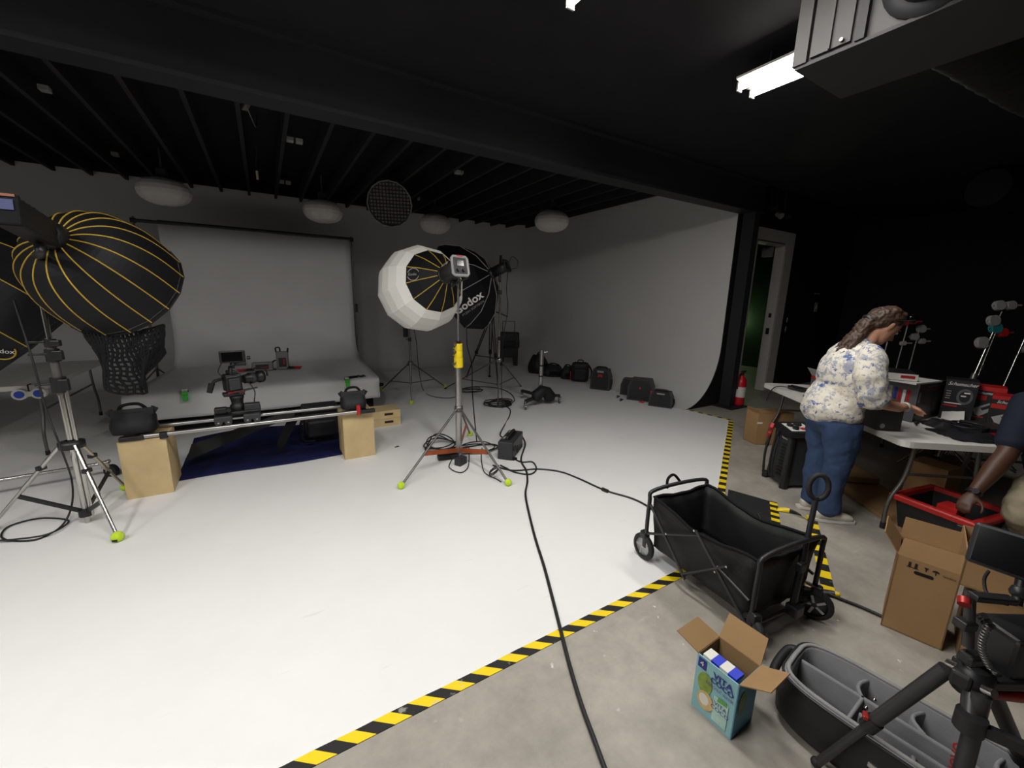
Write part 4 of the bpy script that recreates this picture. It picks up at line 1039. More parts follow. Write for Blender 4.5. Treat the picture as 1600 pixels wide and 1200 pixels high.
for f in (P(176, 744), Vector((-3.1, 5.3, 0)), Vector((-2.9, 3.8, 0))):
    f = Vector((f.x, f.y, 0)); a = SB2+Vector((0, 0, .16)); b = f+Vector((-.10, 0, .13))
    obj('leg', MB().tube(smooth_path([a, a.lerp(b, .6), b, f+Vector((0, 0, .15))], 4), .016), M_CHROME, rs2, True)
    w_ = obj('caster', MB().cyl(f+Vector((-.01, -.018, .055)), f+Vector((.01, .018, .055)), .055, n=20), M_RUB, rs2, True)
    obj('caster_hub', MB().cyl(f+Vector((-.012, -.022, .055)), f+Vector((.012, .022, .055)), .03, n=14).box(f+Vector((-.03, -.01, .115)), (.06, .03, .05), None, .008), M_CHROME, w_, True)
# cables of the left rig
lf = lambda px, py, d: PD(px, py, d)
solo('power_cable', MB().tube(smooth_path([lf(22, 470, 2.5), lf(50, 560, 2.55), lf(72, 640, 2.62), lf(95, 700, 2.68), P(112, 750, .25), P(112, 790, .12), P(96, 822, .012), P(60, 842, .012), P(20, 845, .012), P(2, 838, .012), P(15, 822, .012), P(60, 810, .012), P(104, 812, .012), P(100, 822, .02), P(70, 836, .026), P(20, 843, .026), P(-30, 846, .012)], 6), .006), M_CABLE, 'black cable hanging by the left stand and coiled on the white floor', 'cable')
# ------------------------------------------------------------------ power box and cables on the white floor
pbx = thing('power_box', 'black power supply box on the white floor right of the centre stand', 'power supply', (2.17, 3.57, .004), math.atan2(.29, .31))
obj('case', MB().box((0, 0, .10), (.42, .16, .19), None, .008), M_PLD, pbx)
obj('end_plate', MB().box((.0, -.081, .10), (.40, .006, .175)), M_PLB, pbx)
obj('top_handle', MB().tube(smooth_path([(-.14, 0, .19), (-.11, 0, .23), (.11, 0, .23), (.14, 0, .19)]), .014).box((0, 0, .198), (.26, .06, .012)), M_PLB, pbx)
for x in (-.17, -.12): obj('socket', MB().cyl((x, -.083, .12), (x, -.095, .12), .02, n=12), M_RUB, pbx)
obj('fan_grille', MB().cyl((-.02, -.083, .07), (-.02, -.088, .07), .04, n=18), M_RUB, pbx)
obj('label', MB().box((-.07, .04, .197), (.07, .04, .003)), M_LGRY, pbx)
obj('label', MB().box((.14, .04, .197), (.06, .04, .003)), M_LGRY, pbx)
def floor_cord(name, pxs, r, label, z=.012, extra=None, k=6):
    pts = [P(*p, z) if len(p) == 2 else Vector(p) for p in pxs]
    return solo(name, MB().tube(smooth_path(pts, k), r, 6), M_CABLE, label, 'cable')
floor_cord('extension_cord', [(1.62+.78, 3.70, .12), (2.42, 3.66, .03), (814, 718), (822, 735), (824, 752), (821, 772), (826, 800), (836, 840), (850, 885), (862, 930), (876, 985), (890, 1040), (908, 1100), (930, 1160), (950, 1215)], .0095, 'long black extension cord running from the power box across the striped tape')
floor_cord('extension_cord', [(770, 727), (800, 735), (840, 733), (875, 737), (905, 748), (945, 766), (985, 778), (1010, 790), (1040, 812), (1090, 850), (1150, 890), (1210, 905), (1255, 908), (1300, 930), (1345, 948), (1385, 966)], .008, 'black cord crossing the white floor and passing under the wagon')
solo('cord_connector', MB().cyl(P(941, 764, .018), P(950, 768, .018), .016), M_PLB, 'black inline plug joining the cord near the middle of the floor', 'plug')
floor_cord('extension_cord', [(802, 716), (815, 722), (832, 722), (838, 733), (828, 741), (805, 738), (790, 731), (782, 727)], .008, 'looped black cord end with a plug beside the power box')
solo('plug', MB().box(P(804, 717, .014), (.06, .03, .022), rz(.3), .006), M_PLB, 'black plug lying in front of the power box', 'plug')
floor_cord('extension_cord', [(2.08, 3.60, .19), (2.10, 3.68, .20), (788, 665), (796, 650), (797, 640), (791, 634), (799, 630), (804, 624), (795, 613), (775, 606), (745, 604), (728, 606)], .008, 'black cord snaking from the power box to the chrome stand')
# coil round the foot of the chrome stand
cc = P(780, 629, .012); cc = Vector((3.05, 5.42, 0)); pts = []
for i in range(60):
    a = 2*PI*i/14; rr_ = .16+.035*math.sin(i*.7); pts.append(cc+Vector((rr_*math.cos(a)*1.25, rr_*math.sin(a), .014+.0009*i)))
solo('cable_coil', MB().tube(pts, .009, 6), M_CABLE, 'coiled black cable around the foot of the chrome stand', 'cable')
# tangle behind the centre stand
for i, (cx, cy, r1_, r2_, lb) in enumerate(((690, 700, .17, .12, 'coiled black cable on the floor left of the centre column'), (745, 704, .22, .10, 'loose loop of black cable right of the centre column'), (735, 612, .22, .10, 'loose coil of cable near the feet of the video tripod'))):
    c = P(cx, cy, 0); pts = []; n_ = 52 if i == 0 else 34
    for k in range(n_):
        a = 2*PI*k/13; q = 1+.18*math.sin(k*1.1+i); pts.append(c+Vector((r1_*q*math.cos(a), r2_*q*math.sin(a)*1.3, .012+.0012*k+(.05*max(0, math.sin(a))**4 if i == 0 else 0))))
    solo('cable_coil', MB().tube(smooth_path(pts, 3), .007 if i < 2 else .006, 6), M_CABLE, lb, 'cable')
floor_cord('extension_cord', [(707, 716), (703, 724), (702, 730), (710, 736), (722, 738), (731, 730), (733, 715), (733, 700)], .005, 'thin cord loop under the orange braces of the centre stand')
floor_cord('extension_cord', [(753, 700), (752, 715), (755, 734), (762, 742), (775, 748), (783, 753)], .005, 'thin cord running to the right tennis ball foot')
solo('power_adapter', MB().box(P(700, 713, .03), (.22, .09, .05), rz(-.2), .012), M_PLB, 'black power adapter lying under the orange braces', 'power supply')
solo('power_adapter', MB().box(P(720, 720, .04), (.12, .08, .08), rz(.5), .012), M_PLD, 'small grey adapter block at the foot of the centre column', 'power supply')
obj_spring = MB().tube([P(772, 741, .03)+Vector((.05*math.cos(2*PI*i/9), .05*math.sin(2*PI*i/9)*.7, .02+.03*math.cos(2*PI*i/9)+.0012*i)) for i in range(28)], .004, 5)
solo('coiled_cord', obj_spring, M_CABLE, 'small curly black cord beside the right leg of the centre stand', 'cable')
# long cord from the octagon softbox to the floor
solo('power_cable', MB().tube(smooth_path([PD(729, 504, 5.9), PD(730, 540, 5.9), PD(737, 570, 5.7), PD(738, 610, 5.2), PD(741, 650, 4.6), P(745, 690, .03)]), .007, 6), M_CABLE, 'black cord hanging from the octagonal softbox to the floor', 'cable')
solo('power_cable', MB().tube(smooth_path([s3+Vector((0, 0, 1.5)), s3+Vector((.10, 0, 1.0)), s3+Vector((.12, -.02, .6)), P(660, 606, .05), P(672, 618, .012), P(700, 622, .012), P(720, 618, .012)]), .006, 6), M_CABLE, 'black cord looping from the slim grey stand across the floor', 'cable')
solo('tape_scrap', MB().box(P(620, 698, .006), (.05, .02, .006), rz(.4)), M_PLB, 'tiny black scrap on the white floor right of the apple box', 'scrap')
for q, lb in ((P(966, 620, .009), 'upper of the two small black bars before the carrying cases'), (P(971, 625, .009), 'lower of the two small black bars before the carrying cases')):
    solo('plastic_bar', MB().box(q, (.03, .13, .016), rz(-1.1), .004).box(q+Vector((.04, .05, 0)), (.035, .035, .018), None, .005), M_PLB, lb, 'plastic bar')
solo('plug', MB().sph(P(1004, 628, .025), .025, 10).box(P(1001, 628, .016), (.06, .03, .024), rz(-1), .006), M_RED, 'small red plug on the floor by the carrying cases', 'plug')

# ------------------------------------------------------------------ trolley case at the back
tc_ = Vector((5.22, 8.80, 0))
tr = thing('trolley_case', 'black wheeled tool case with raised pull handle by the back wall', 'trolley case', (tc_.x, tc_.y, .004), -.5)
obj('upper_box', MB().box((0, 0, .64), (.52, .30, .40), None, .03), M_PLB, tr)
obj('lower_box', MB().box((0, 0, .34), (.48, .28, .26), None, .02), M_PLB, tr)
for s in (-1, 1):
    obj('leg', MB().prism([(s*.24, 0.004), (s*.13, 0.004), (s*.10, .24), (s*.24, .26)] if s < 0 else [(.24, 0.004), (.13, 0.004), (.10, .24), (.24, .26)], -.12, .12, 'xz'), M_PLB, tr)
    obj('side_latch', MB().box((s*.265, -.05, .55), (.02, .06, .18), None, .006), M_PLD if s > 0 else M_RED, tr)
obj('pull_handle', MB().tube([(-.15, .10, .80), (-.15, .10, 1.10), (.15, .10, 1.10), (.15, .10, .80)], .012, 6), M_PLB, tr)
for k in range(5): obj('pocket', MB().box((-.18+.09*k, -.155, .76), (.06, .02, .10), None, .008), M_PLD, tr)
obj('front_pouch', MB().box((0, -.17, .56), (.34, .05, .14), None, .02), M_NYL, tr)

# ------------------------------------------------------------------ cases and bags by the right wall
def soft_bag(base, s, ang, label, m=None):
    t = thing('equipment_bag', label, 'bag', base, ang, 'bags beside the right wall')
    w, d, h = s; rows = []; n = 20
    for i in range(9):
        u = i/8; k = (1-.45*u**2)*(.9+.2*math.sin(PI*u)); row = []
        for j in range(n):
            a = 2*PI*j/n; ca, sa = math.cos(a), math.sin(a); row.append((w/2*k*math.copysign(abs(ca)**.7, ca)*(1+.06*math.sin(3*a+i)), d/2*k*math.copysign(abs(sa)**.7, sa), h*u+.02*math.sin(4*a)*u))
        rows.append(row)
    mb = MB().grid(rows, closed_u=True); mb.add(rows[-1], [tuple(range(n))]); mb.add(rows[0], [tuple(range(n-1, -1, -1))])
    obj('bag', mb, m or M_NYL, t)
    obj('strap', MB().tube(smooth_path([(-w*.25, -.02, h*.95), (-w*.1, -.03, h*1.15), (w*.12, -.03, h*1.12), (w*.26, -.02, h*.92)]), .014, 6), M_FAB, t)
    obj('pocket', MB().box((w*.05, -d*.47, h*.35), (w*.5, .03, h*.35), None, .012), M_FAB, t)
    return t
soft_bag((5.30, 7.58, .012), (.46, .40, .40), .4, 'tall black cloth bag farthest along the right wall')
soft_bag((5.36, 7.09, .012), (.50, .34, .24), -.5, 'slumped dark grey bag in front of the tall cloth bag')
soft_bag((5.46, 6.70, .012), (.30, .25, .26), -.6, 'small black bag between the slumped bag and the backpack')
bk = thing('backpack', 'black backpack with red side straps standing by the right wall', 'backpack', (5.50, 6.34, .012), -.7)
obj('body', MB().box((0, 0, .20), (.36, .24, .40), None, .07), M_NYL, bk); obj('front_pocket', MB().box((0, -.13, .16), (.26, .06, .24), None, .03), M_NYL, bk)
obj('top_handle', MB().tube(smooth_path([(-.06, 0, .39), (-.04, 0, .44), (.04, 0, .44), (.06, 0, .39)]), .012, 6), M_FAB, bk)
obj('side_strap', MB().box((-.19, -.04, .12), (.02, .08, .16), None, .008), M_RED, bk); obj('shoulder_strap', MB().tube(smooth_path([(.17, .06, .34), (.24, .10, .2), (.22, .08, .05)]), .016, 6), M_FAB, bk)
def jump_case(base, s, ang, label, handle=True, red=None, nose=0):
    t = thing('portable_charger', label, 'jump starter', base, ang, 'jump starters beside the right wall')
    w, d, h = s; k = .75
    prof = [(-w/2, .0), (w/2, .0), (w/2, h*.62), (w/2*k, h), (-w/2*k, h), (-w/2, h*.62)]
    obj('body', MB().prism(prof, -d/2, d/2, 'xz'), M_PLD, t)
    obj('side_cover', MB().prism([(x*.82, .03+z*.86) for x, z in prof], -d/2-.012, -d/2, 'xz'), M_PLB, t)
    if handle: obj('handle', MB().box((0, -d/2-.006, h*.88), (w*.34, .03, h*.09), None, .006), M_LGRY, t); obj('handle_bar', MB().tube(smooth_path([(-w*.3, 0, h*.97), (-w*.2, 0, h*1.06), (w*.2, 0, h*1.06), (w*.3, 0, h*.97)]), .016, 6), M_PLB, t)
    if red: obj('red_badge', MB().box((red[0]*w, -d/2-.018, red[1]*h), (red[2]*w, .012, red[3]*h), None, .005), M_RED, t)
    obj('knob', MB().cyl((0, -d/2-.03, h*.62), (0, -d/2-.01, h*.62), .018, n=12), M_RED if red and not handle else M_PLB, t)
    obj('cable_wrap', MB().tube([(w*.5+.006, -d*.3, h*.1), (w*.5+.02, 0, h*.3), (w*.5+.006, d*.3, h*.5)], .012, 6), M_CABLE, t)
    return t
jump_case((5.40, 5.60, .004), (.37, .2, .40), -1.0, 'large upright black jump starter with red knob standing alone', True, (0, .68, .24, .14))
jump_case((5.55, 5.02, .004), (.30, .18, .30), -1.0, 'dark jump starter farthest back in the group of three', False)
jump_case((5.44, 4.66, .004), (.42, .26, .37), -1.0, 'biggest dark jump starter in the group of three, with a red side', False, (.46, .35, .12, .4))
jump_case((5.40, 4.20, .004), (.36, .2, .25), -1.05, 'small jump starter nearest the curved wall edge, with light handle', True)
# ------------------------------------------------------------------ door hardware, extinguisher, wall fittings
sc_ = thing('wall_sconce', 'small green-tinted wall lamp glowing in the dark room beyond the doorway', 'lamp', (11.12, 6.60, 1.10))
obj('back_plate', MB().box((.06, 0, .06), (.03, .10, .16), None, .006), M_PLB, sc_)
obj('shade', MB().lathe([(.06, .0), (.06, .12)], n=16), mat('green shade', (60, 120, 50), .5), sc_, solid=.004)
obj('bulb', MB().sph((0, 0, .06), .025, 10), emit('greenish bulb', (190, 230, 140), 12), sc_)
for dz_ in (.16, -.04):
    _ld = bpy.data.lights.new('lamp_glow', 'POINT'); _ld.energy = 9 if dz_ > 0 else 3.5; _ld.color = (.70, 1.0, .50); _ld.shadow_soft_size = .03
    _lo = bpy.data.objects.new('lamp_glow', _ld); COL.objects.link(_lo); _lo.parent = sc_; _lo.location = (0, 0, dz_)
ex = thing('fire_extinguisher', 'red fire extinguisher with white label by the black column', 'fire extinguisher', (6.605, 3.62, .022))
obj('cylinder', MB().lathe([(0, 0), (.075, 0), (.08, .02), (.08, .38), (.065, .44), (.03, .47), (.03, .50), (0, .50)], n=20), mat('extinguisher red', (190, 24, 34), .35), ex)
obj('label', MB().lathe([(.0812, .14), (.0812, .31)], n=20), M_WHT, ex)
obj('valve', MB().cyl((0, 0, .49), (0, 0, .54), .022).box((.03, 0, .56), (.12, .025, .02), None, .004).box((.03, 0, .535), (.10, .025, .014), None, .004), M_PLB, ex)
obj('hose', MB().tube(smooth_path([(-.02, 0, .53), (-.08, 0, .50), (-.10, 0, .40), (-.09, 0, .28)]), .012, 6), M_RUB, ex)
ws = thing('wall_switch', 'white light switch plate on the black wall right of the door', 'light switch', PY(1275, 480, DOOR_Y-.008))
obj('plate', MB().box((0, 0, 0), (.12, .012, .19), None, .004), M_LGRY, ws); obj('rocker', MB().box((0, -.008, 0), (.035, .008, .07)), M_WHT, ws)
wr = PY(1275, 468, DOOR_Y-.008)
solo('wall_strip', MB().box(wr+Vector((0, 0, .12)), (.22, .012, .02)), M_LGRY, 'thin grey strip above the light switch on the black wall', 'trim')
dh = PY(1229, 508, DOOR_Y-.03)
solo('door_handle', MB().box(dh+Vector((0, 0, .1)), (.05, .02, .10), None, .006).box(dh-Vector((0, 0, .08)), (.06, .02, .12), None, .006).cyl(dh-Vector((0, 0, .05)), dh+Vector((-.03, -.07, -.05)), .012), M_CHROME, 'small chrome lock fitting on the wall beside the door frame', 'lock')
sp_ = PY(1212, 330, DOOR_Y-.2)
for i, (dx, dz, lb) in enumerate(((-.16, .06, 'left small ceiling spotlight above the door'), (.05, -.04, 'middle small ceiling spotlight above the door'), (.30, -.03, 'right small ceiling spotlight above the door'))):
    t = thing('spotlight', lb, 'spotlight', sp_+Vector((dx, 0, dz)), 0, 'spotlights above the door')
    obj('can', MB().cyl((0, 0, 0), (-.02, -.09, -.05), .035, .05), M_LGRY if i == 1 else M_PLD, t)
    obj('arm', MB().cyl((0, 0, 0), (.0, .05, DECK-sp_.z-dz-.001), .010), M_PLD, t)

# ------------------------------------------------------------------ folding wagon
WG = Vector((2.19, 1.165, 0)); wa = -.122
wg = thing('folding_wagon', 'black folding wagon with cloth tub and pull handle straddling the striped tape', 'wagon', (WG.x, WG.y, .003), wa)
M_TUB = mat('black wagon cloth', (19, 19, 20), .65, var=.25, scale=7, bump=.5, bscale=22, spec=.45)
M_WFR = mat('black powder coated tube', (34, 34, 37), .42, var=.06)
TX, TY, ZT, ZBt = .235, .345, .45, .115
def tub(inner):
    rows = []; k = .010 if inner else 0
    lv = [ZT, .38, .30, .22, .15, ZBt]
    for z in lv:
        f = (z-ZBt)/(ZT-ZBt); x = TX-.02*(1-f)-k; y = TY-.025*(1-f)-k; row = []
        n = 48
        for j in range(n):
            s = j/n*4; e = int(s); u = s-e
            p = [(x*(1-2*u), -y), (-x, y*(2*u-1)), (x*(2*u-1), y), (x, y*(1-2*u))][e]
            nx, ny = [(0, -1), (-1, 0), (0, 1), (1, 0)][e]
            sag = .028*math.sin(PI*u)*math.sin(PI*f)*(1 if e in (1, 3) else .6) + .006*math.sin(j*1.7+z*23)
            dip = -.055*math.sin(PI*u)**2*(1 if e in (1, 3) else .35)*max(0, f)**2
            row.append((p[0]-nx*sag*(.8), p[1]-ny*sag*.8, z+dip+(.012 if inner and z == ZBt else 0)))
        rows.append(row)
    return rows
ro = tub(False); mbw = MB().grid(ro, closed_u=True); mbw.add(ro[-1], [tuple(range(48))])
obj('tub_cloth', mbw, M_TUB, wg, solid=.006)
obj('rim_binding', MB().tube([Vector(p)+Vector((0, 0, .002)) for p in ro[0]], .009, 6, True), M_FAB, wg)
for s in (-1, 1):                                   # end frames
    y = s*(TY+.02)
    obj('end_frame', MB().tube(smooth_path([(-TX-.012, y, .10), (-TX-.012, y, .40), (-TX+.03, y, .485), (TX-.03, y, .485), (TX+.012, y, .40), (TX+.012, y, .10)], 5), .0125, 8), M_WFR, wg)
    for x in (-TX-.012, TX+.012): obj('frame_foot', MB().box((x, y, .13), (.03, .03, .08), None, .005), M_PLB, wg)
for s in (-1, 1):                                   # folding cross bars of both sides
    x = s*(TX+.020); yy0 = TY
    def bar(a, b): obj('cross_bar', MB().cyl((x, a[0], a[1]), (x, b[0], b[1]), .0085, n=8), M_WFR, wg)
    bar((yy0, .40), (.03, .09)); bar((yy0, .20), (-.02, .40)); bar((.0, .42), (-yy0, .11)); bar((.05, .11), (-yy0*.62, .34)); bar((-yy0*.45, .30), (-yy0, .24))
    for q in ((.0, .42), (.03, .09), (yy0*.55, .29), (-yy0*.45, .27), (-yy0*.62, .34), (-yy0, .11)):
        obj('rivet', MB().cyl((x+s*.006, q[0], q[1]), (x+s*.014, q[0], q[1]), .006, n=8), M_CHROME, wg)
obj('grab_strap', MB().tube(smooth_path([(-.10, TY+.03, .47), (-.09, TY+.04, .53), (-.04, TY+.04, .55), (.02, TY+.035, .49)]), .009, 6), M_FAB, wg)
obj('axle', MB().cyl((-TX, -TY-.02, .11), (TX, -TY-.02, .11), .010), M_WFR, wg)
M_RIM = mat('silver wheel disc', (176, 176, 174), .4, .4, var=.05)
for sx in (-1, 1):
    for sy in (-1, 1):
        c = Vector((sx*(TX+.01), sy*(TY+.035), .086)); ang = 0 if sy > 0 else (.5 if sx > 0 else -.35)
        ax_ = rz(ang)@Vector((1, 0, 0)); hw = .016
        w_ = obj('wheel', MB().lathe([(.06, -hw), (.079, -hw), (.086, -hw*.5), (.086, hw*.5), (.079, hw), (.06, hw)], c, ax_, 26), M_RUB, wg)
        obj('wheel_disc', MB().lathe([(.0, -.012), (.062, -.010), (.062, .010), (.0, .012)], c, ax_, 22), M_RIM if sy > 0 else M_PLD, w_)
        for k in range(5):
            a = 2*PI*k/5; bx1, by1, _ = basis(ax_); d = bx1*math.cos(a)+by1*math.sin(a)
            obj('spoke', MB().box(c+d*.034, (.026, .012, .042), Matrix((ax_, ax_.cross(d), d)).transposed()), M_LGRY if sy > 0 else M_RIM, w_)
        obj('wheel_fork', MB().box(c+Vector((0, 0, .086)), (.045, .05, .05), rz(ang), .01).box(c+ax_*.025+Vector((0, 0, .03)), (.008, .03, .09), rz(ang)), M_PLB, wg)
Wm = (Matrix.Translation((WG.x, WG.y, .003)) @ Matrix.Rotation(wa, 4, 'Z')).inverted()
ht_ = Wm@PD(1281, 752, 2.02); hb_ = Vector((.06, -TY-.03, .14))
hd = (ht_-hb_).normalized()
hn = obj('pull_handle', MB().cyl(hb_, ht_-hd*.08, .013, n=10).cyl(hb_, hb_.lerp(ht_, .45), .017, n=10), M_WFR, wg)
sx_ = Vector((.75, -.65, 0)); sx_ = (sx_-hd*sx_.dot(hd)).normalized(); lp = []
for i in range(20):
    a = 2*PI*i/20; lp.append(ht_-hd*.03+sx_*.042*math.cos(a)+hd*.062*math.sin(a))
obj('grip_loop', MB().tube(lp, .013, 8, True), M_RUB, hn)
obj('handle_bracket', MB().box((.06, -TY-.04, .12), (.07, .06, .06), None, .008), M_PLB, wg); obj('handle_clip', MB().box((.06, -TY-.035, .36), (.05, .03, .05), None, .006), M_PLB, wg)

# ------------------------------------------------------------------ coconut water carton
M_AQUA = mat('aqua carton print', (138, 184, 188), .5, var=.05, scale=5)
M_AQUAD = mat('blue carton print', (76, 132, 160), .5, var=.12, scale=9)
M_NAVY = mat('navy ink', (34, 44, 130), .5); M_PURP = mat('violet ink', (70, 56, 150), .5)
vb = thing('coconut_water_box', 'open aqua coconut water carton standing on the concrete below the wagon', 'box', (1.475, .70, .003), .0)
v0, v1, v2 = Vector((1.395, .785, 0)), Vector((1.40, .615, 0)), Vector((1.555, .62, 0)); v3 = v0+v2-v1
Hv = .255; up = Vector((0, 0, Hv)); th = .004
def wall(a, b, m, name, inset=True):
    n = (b-a).cross(Vector((0, 0, 1))).normalized()*th
    return obj(name, MB().add([a, b, b+up, a+up, a-n, b-n, b+up-n, a+up-n], [(0,1,2,3), (7,6,5,4), (0,4,5,1), (3,2,6,7), (0,3,7,4), (1,5,6,2)]), m, vb, True)
wall(v0, v1, M_AQUA, 'front_panel'); wall(v1, v2, M_AQUAD, 'side_panel'); wall(v2, v3, M_CARDI, 'back_panel'); wall(v3, v0, M_CARDI, 'side_panel')
obj('base', MB().add([v0+Vector((0,0,.004)), v1+Vector((0,0,.004)), v2+Vector((0,0,.004)), v3+Vector((0,0,.004))], [(0,1,2,3)]), M_CARDI, vb, True)
def flap(a, b, out, h, name='flap'):
    a = a+up; b = b+up; e = Vector(out)
    obj(name, MB().quad(a, b, b+e-(b-a)*.03, a+e+(b-a)*.03, t=.004), M_CARDI, vb, True)
flap(v3, v0, (-.035, .085, .05), .1); flap(v2, v3, (.065, .01, .085), .1); flap(v1, v2, (.03, -.09, .035), .1)
fr_ = (v1-v0).normalized(); nf = fr_.cross(Vector((0, 0, 1))); nf = -nf if nf.x > 0 else nf
fz = Vector((0, 0, 1))
def on_front(u, z): return v0 + fr_*(u*.17) + fz*z + nf*.0015
def disc(name, u, z, ru, rz_, m, lift=.002, par=None):
    pts = [on_front(u, z)+fr_*(ru*math.cos(2*PI*k/20))+fz*(rz_*math.sin(2*PI*k/20))+nf*lift for k in range(20)]
    return obj(name, MB().quad(*pts), m, par or vb, True)
disc('coconut_print', .27, .15, .030, .048, mat('green coconut ink', (128, 150, 60), .5, var=.25, scale=40))
c2 = disc('coconut_half_print', .33, .075, .034, .042, mat('tan coconut ink', (206, 176, 120), .5, var=.15, scale=40), .0024)
disc('coconut_flesh_print', .30, .078, .020, .026, mat('white coconut ink', (226, 222, 210), .5), .003)
obj('number_patch', MB().quad(on_front(.05, .205)+nf*.002, on_front(.25, .205)+nf*.002, on_front(.25, .25)+nf*.002, on_front(.05, .25)+nf*.002), M_NAVY, vb, True)
text('number', '4', .032, on_front(.15, .228)+nf*.003, fr_, fz, M_TXW, vb)
text('brand_lettering', 'VITA', .036, on_front(.66, .218)+nf*.002, fr_, fz, M_NAVY, vb, bold=.001)
text('brand_lettering', 'COCO', .030, on_front(.66, .192)+nf*.002, fr_, fz, M_NAVY, vb, bold=.001)
text('product_lettering', 'COCONUT WATER', .020, on_front(.62, .165)+nf*.002, fr_, fz, M_PURP, vb, width=.11)
obj('pack_print', MB().quad(*[on_front(u, z)+nf*.002 for u, z in ((.52, .02), (.86, .02), (.86, .135), (.52, .135))]), mat('pale carton print', (176, 208, 196), .5, var=.15, scale=30), vb, True)
text('pack_lettering', 'VITA', .024, on_front(.69, .105)+nf*.003, fr_, fz, M_PURP, vb)
text('pack_lettering', 'COCO', .024, on_front(.69, .082)+nf*.003, fr_, fz, M_PURP, vb)
obj('leaf_print', MB().quad(*[on_front(u, z)+nf*.003 for u, z in ((.60, .118), (.84, .125), (.80, .142), (.62, .14))]), mat('leaf green ink', (96, 160, 80), .5), vb, True)
sd_ = (v2-v1).normalized(); ns_ = Vector((0, -1, 0))
obj('side_print', MB().quad(*[v1+sd_*u+fz*z+ns_*.002 for u, z in ((.045+.03*math.cos(2*PI*k/16), .15+.05*math.sin(2*PI*k/16)) for k in range(16))]), mat('dark green ink', (80, 110, 60), .5, var=.3, scale=40), vb, True)
for i, (u, lb) in enumerate(((.30, 'white and blue carton nearer the back corner inside the coconut water box'), (.70, 'white and blue carton nearer the front corner inside the coconut water box'))):
    c = v0+fr_*(.17*u)-nf*.035+Vector((0, 0, .128))
    t = thing('drink_carton', lb, 'drink carton', c-Vector((0, 0, .124)), 0, 'cartons inside the coconut water box')
    obj('body', MB().box(c, (.05, .066, .245), None, .004), M_AQUA, t, True)
    obj('white_cap', MB().box(c+Vector((0, .016, .126)), (.052, .034, .014)), M_WHT, t, True)
    obj('blue_end', MB().box(c+Vector((0, -.018, .126)), (.052, .034, .014)), mat('royal blue plastic', (30, 50, 190), .4), t, True)

# ------------------------------------------------------------------ camera roller bag with dividers
M_BAGO = mat('black bag shell', (22, 22, 24), .6, var=.15, scale=8, bump=.2, bscale=80)
M_BAGI = mat('grey padded lining', (122, 122, 124), .85, var=.08, scale=12, bump=.2, bscale=200, spec=.2)
bo = Vector((1.815, .185, .004)); bu = Vector((.10, -.995, 0)).normalized(); bv = Vector((.995, .10, 0)).normalized()
cbag = thing('camera_bag', 'open black roller camera bag with grey padded dividers in the right foreground', 'bag', bo)
BL, BW, BH = .42, .168, .215                          # half length, half width, height
def bag_loop(off, z, n=40):
    pts = []
    for i in range(n):
        a = 2*PI*i/n; ca, sa = math.cos(a), math.sin(a); e = .42
        pts.append(bo+bu*((BL+off)*math.copysign(abs(ca)**e, ca))+bv*((BW+off)*math.copysign(abs(sa)**e, sa))+Vector((0, 0, z)))
    return pts
outer = [bag_loop(-.02, 0), bag_loop(.008, .04), bag_loop(.014, .12), bag_loop(.0, BH)]
mbo = MB().grid(outer, closed_u=True); mbo.add(outer[0], [tuple(range(39, -1, -1))])
obj('shell', mbo, M_BAGO, cbag, True)
inner = [bag_loop(.0, BH), bag_loop(-.014, BH+.006), bag_loop(-.024, BH-.004), bag_loop(-.026, .03)]
mbi = MB().grid(inner, closed_u=True); mbi.add(inner[-1], [tuple(range(40))])
obj('lining', mbi, M_BAGI, cbag, True)
obj('rim_binding', MB().tube(bag_loop(-.012, BH+.005), .008, 6, True), mat('light grey binding', (132, 132, 130), .85), cbag, True)
obj('zip', MB().tube(bag_loop(.004, BH-.004), .005, 6, True), M_PLB, cbag, True)
def divider(a, b, h=.165, bend=0.0):
    a = bo+bu*a[0]+bv*a[1]; b = bo+bu*b[0]+bv*b[1]; d = (b-a).normalized(); n = Vector((-d.y, d.x, 0)); rows = []
    for s, hh in ((-.007, .03), (-.007, h+.02), (-.004, h+.029), (.004, h+.029), (.007, h+.02), (.007, .03)):
        rows.append([a.lerp(b, k/6)+n*(s+bend*math.sin(PI*k/6))+Vector((0, 0, hh)) for k in range(7)])
    return obj('divider', MB().grid(rows), M_BAGI, cbag, True)
divider((-.39, .03), (.39, .03)); divider((-.18, -.06), (.39, -.055))
divider((-.20, -.14), (-.19, .03)); divider((-.19, .03), (-.20, .14), bend=.02); divider((-.02, .035), (-.04, .14), bend=.03); divider((.17, .035), (.15, .14), bend=.02)
divider((.10, -.05), (.08, .03), .15, -.02); divider((.27, .035), (.25, .14)); divider((.22, -.14), (.22, -.055)); divider((-.02, -.14), (-.03, -.06), .14)
obj('end_handle', MB().tube(smooth_path([bo-bu*(BL)+bv*.10+Vector((0, 0, .17)), bo-bu*(BL+.035)+bv*.08+Vector((0, 0, .16)), bo-bu*(BL+.035)-bv*.06+Vector((0, 0, .15)), bo-bu*(BL)-bv*.10+Vector((0, 0, .15))]), .018, 8), M_BAGO, cbag, True)
for k, u in enumerate((-.10, .05)):
    c = bo+bu*u-bv*(BW+.012)+Vector((0, 0, .13)); obj('buckle', MB().box(c, (.012, .04, .02), None, .003), M_CHROME, cbag, True)
for q in ((-.17, -.02), (-.16, .045)): obj('zip_pull', MB().sph(bo+bu*q[0]+bv*q[1]+Vector((0, 0, .197)), .008, 8), M_CHROME, cbag, True)

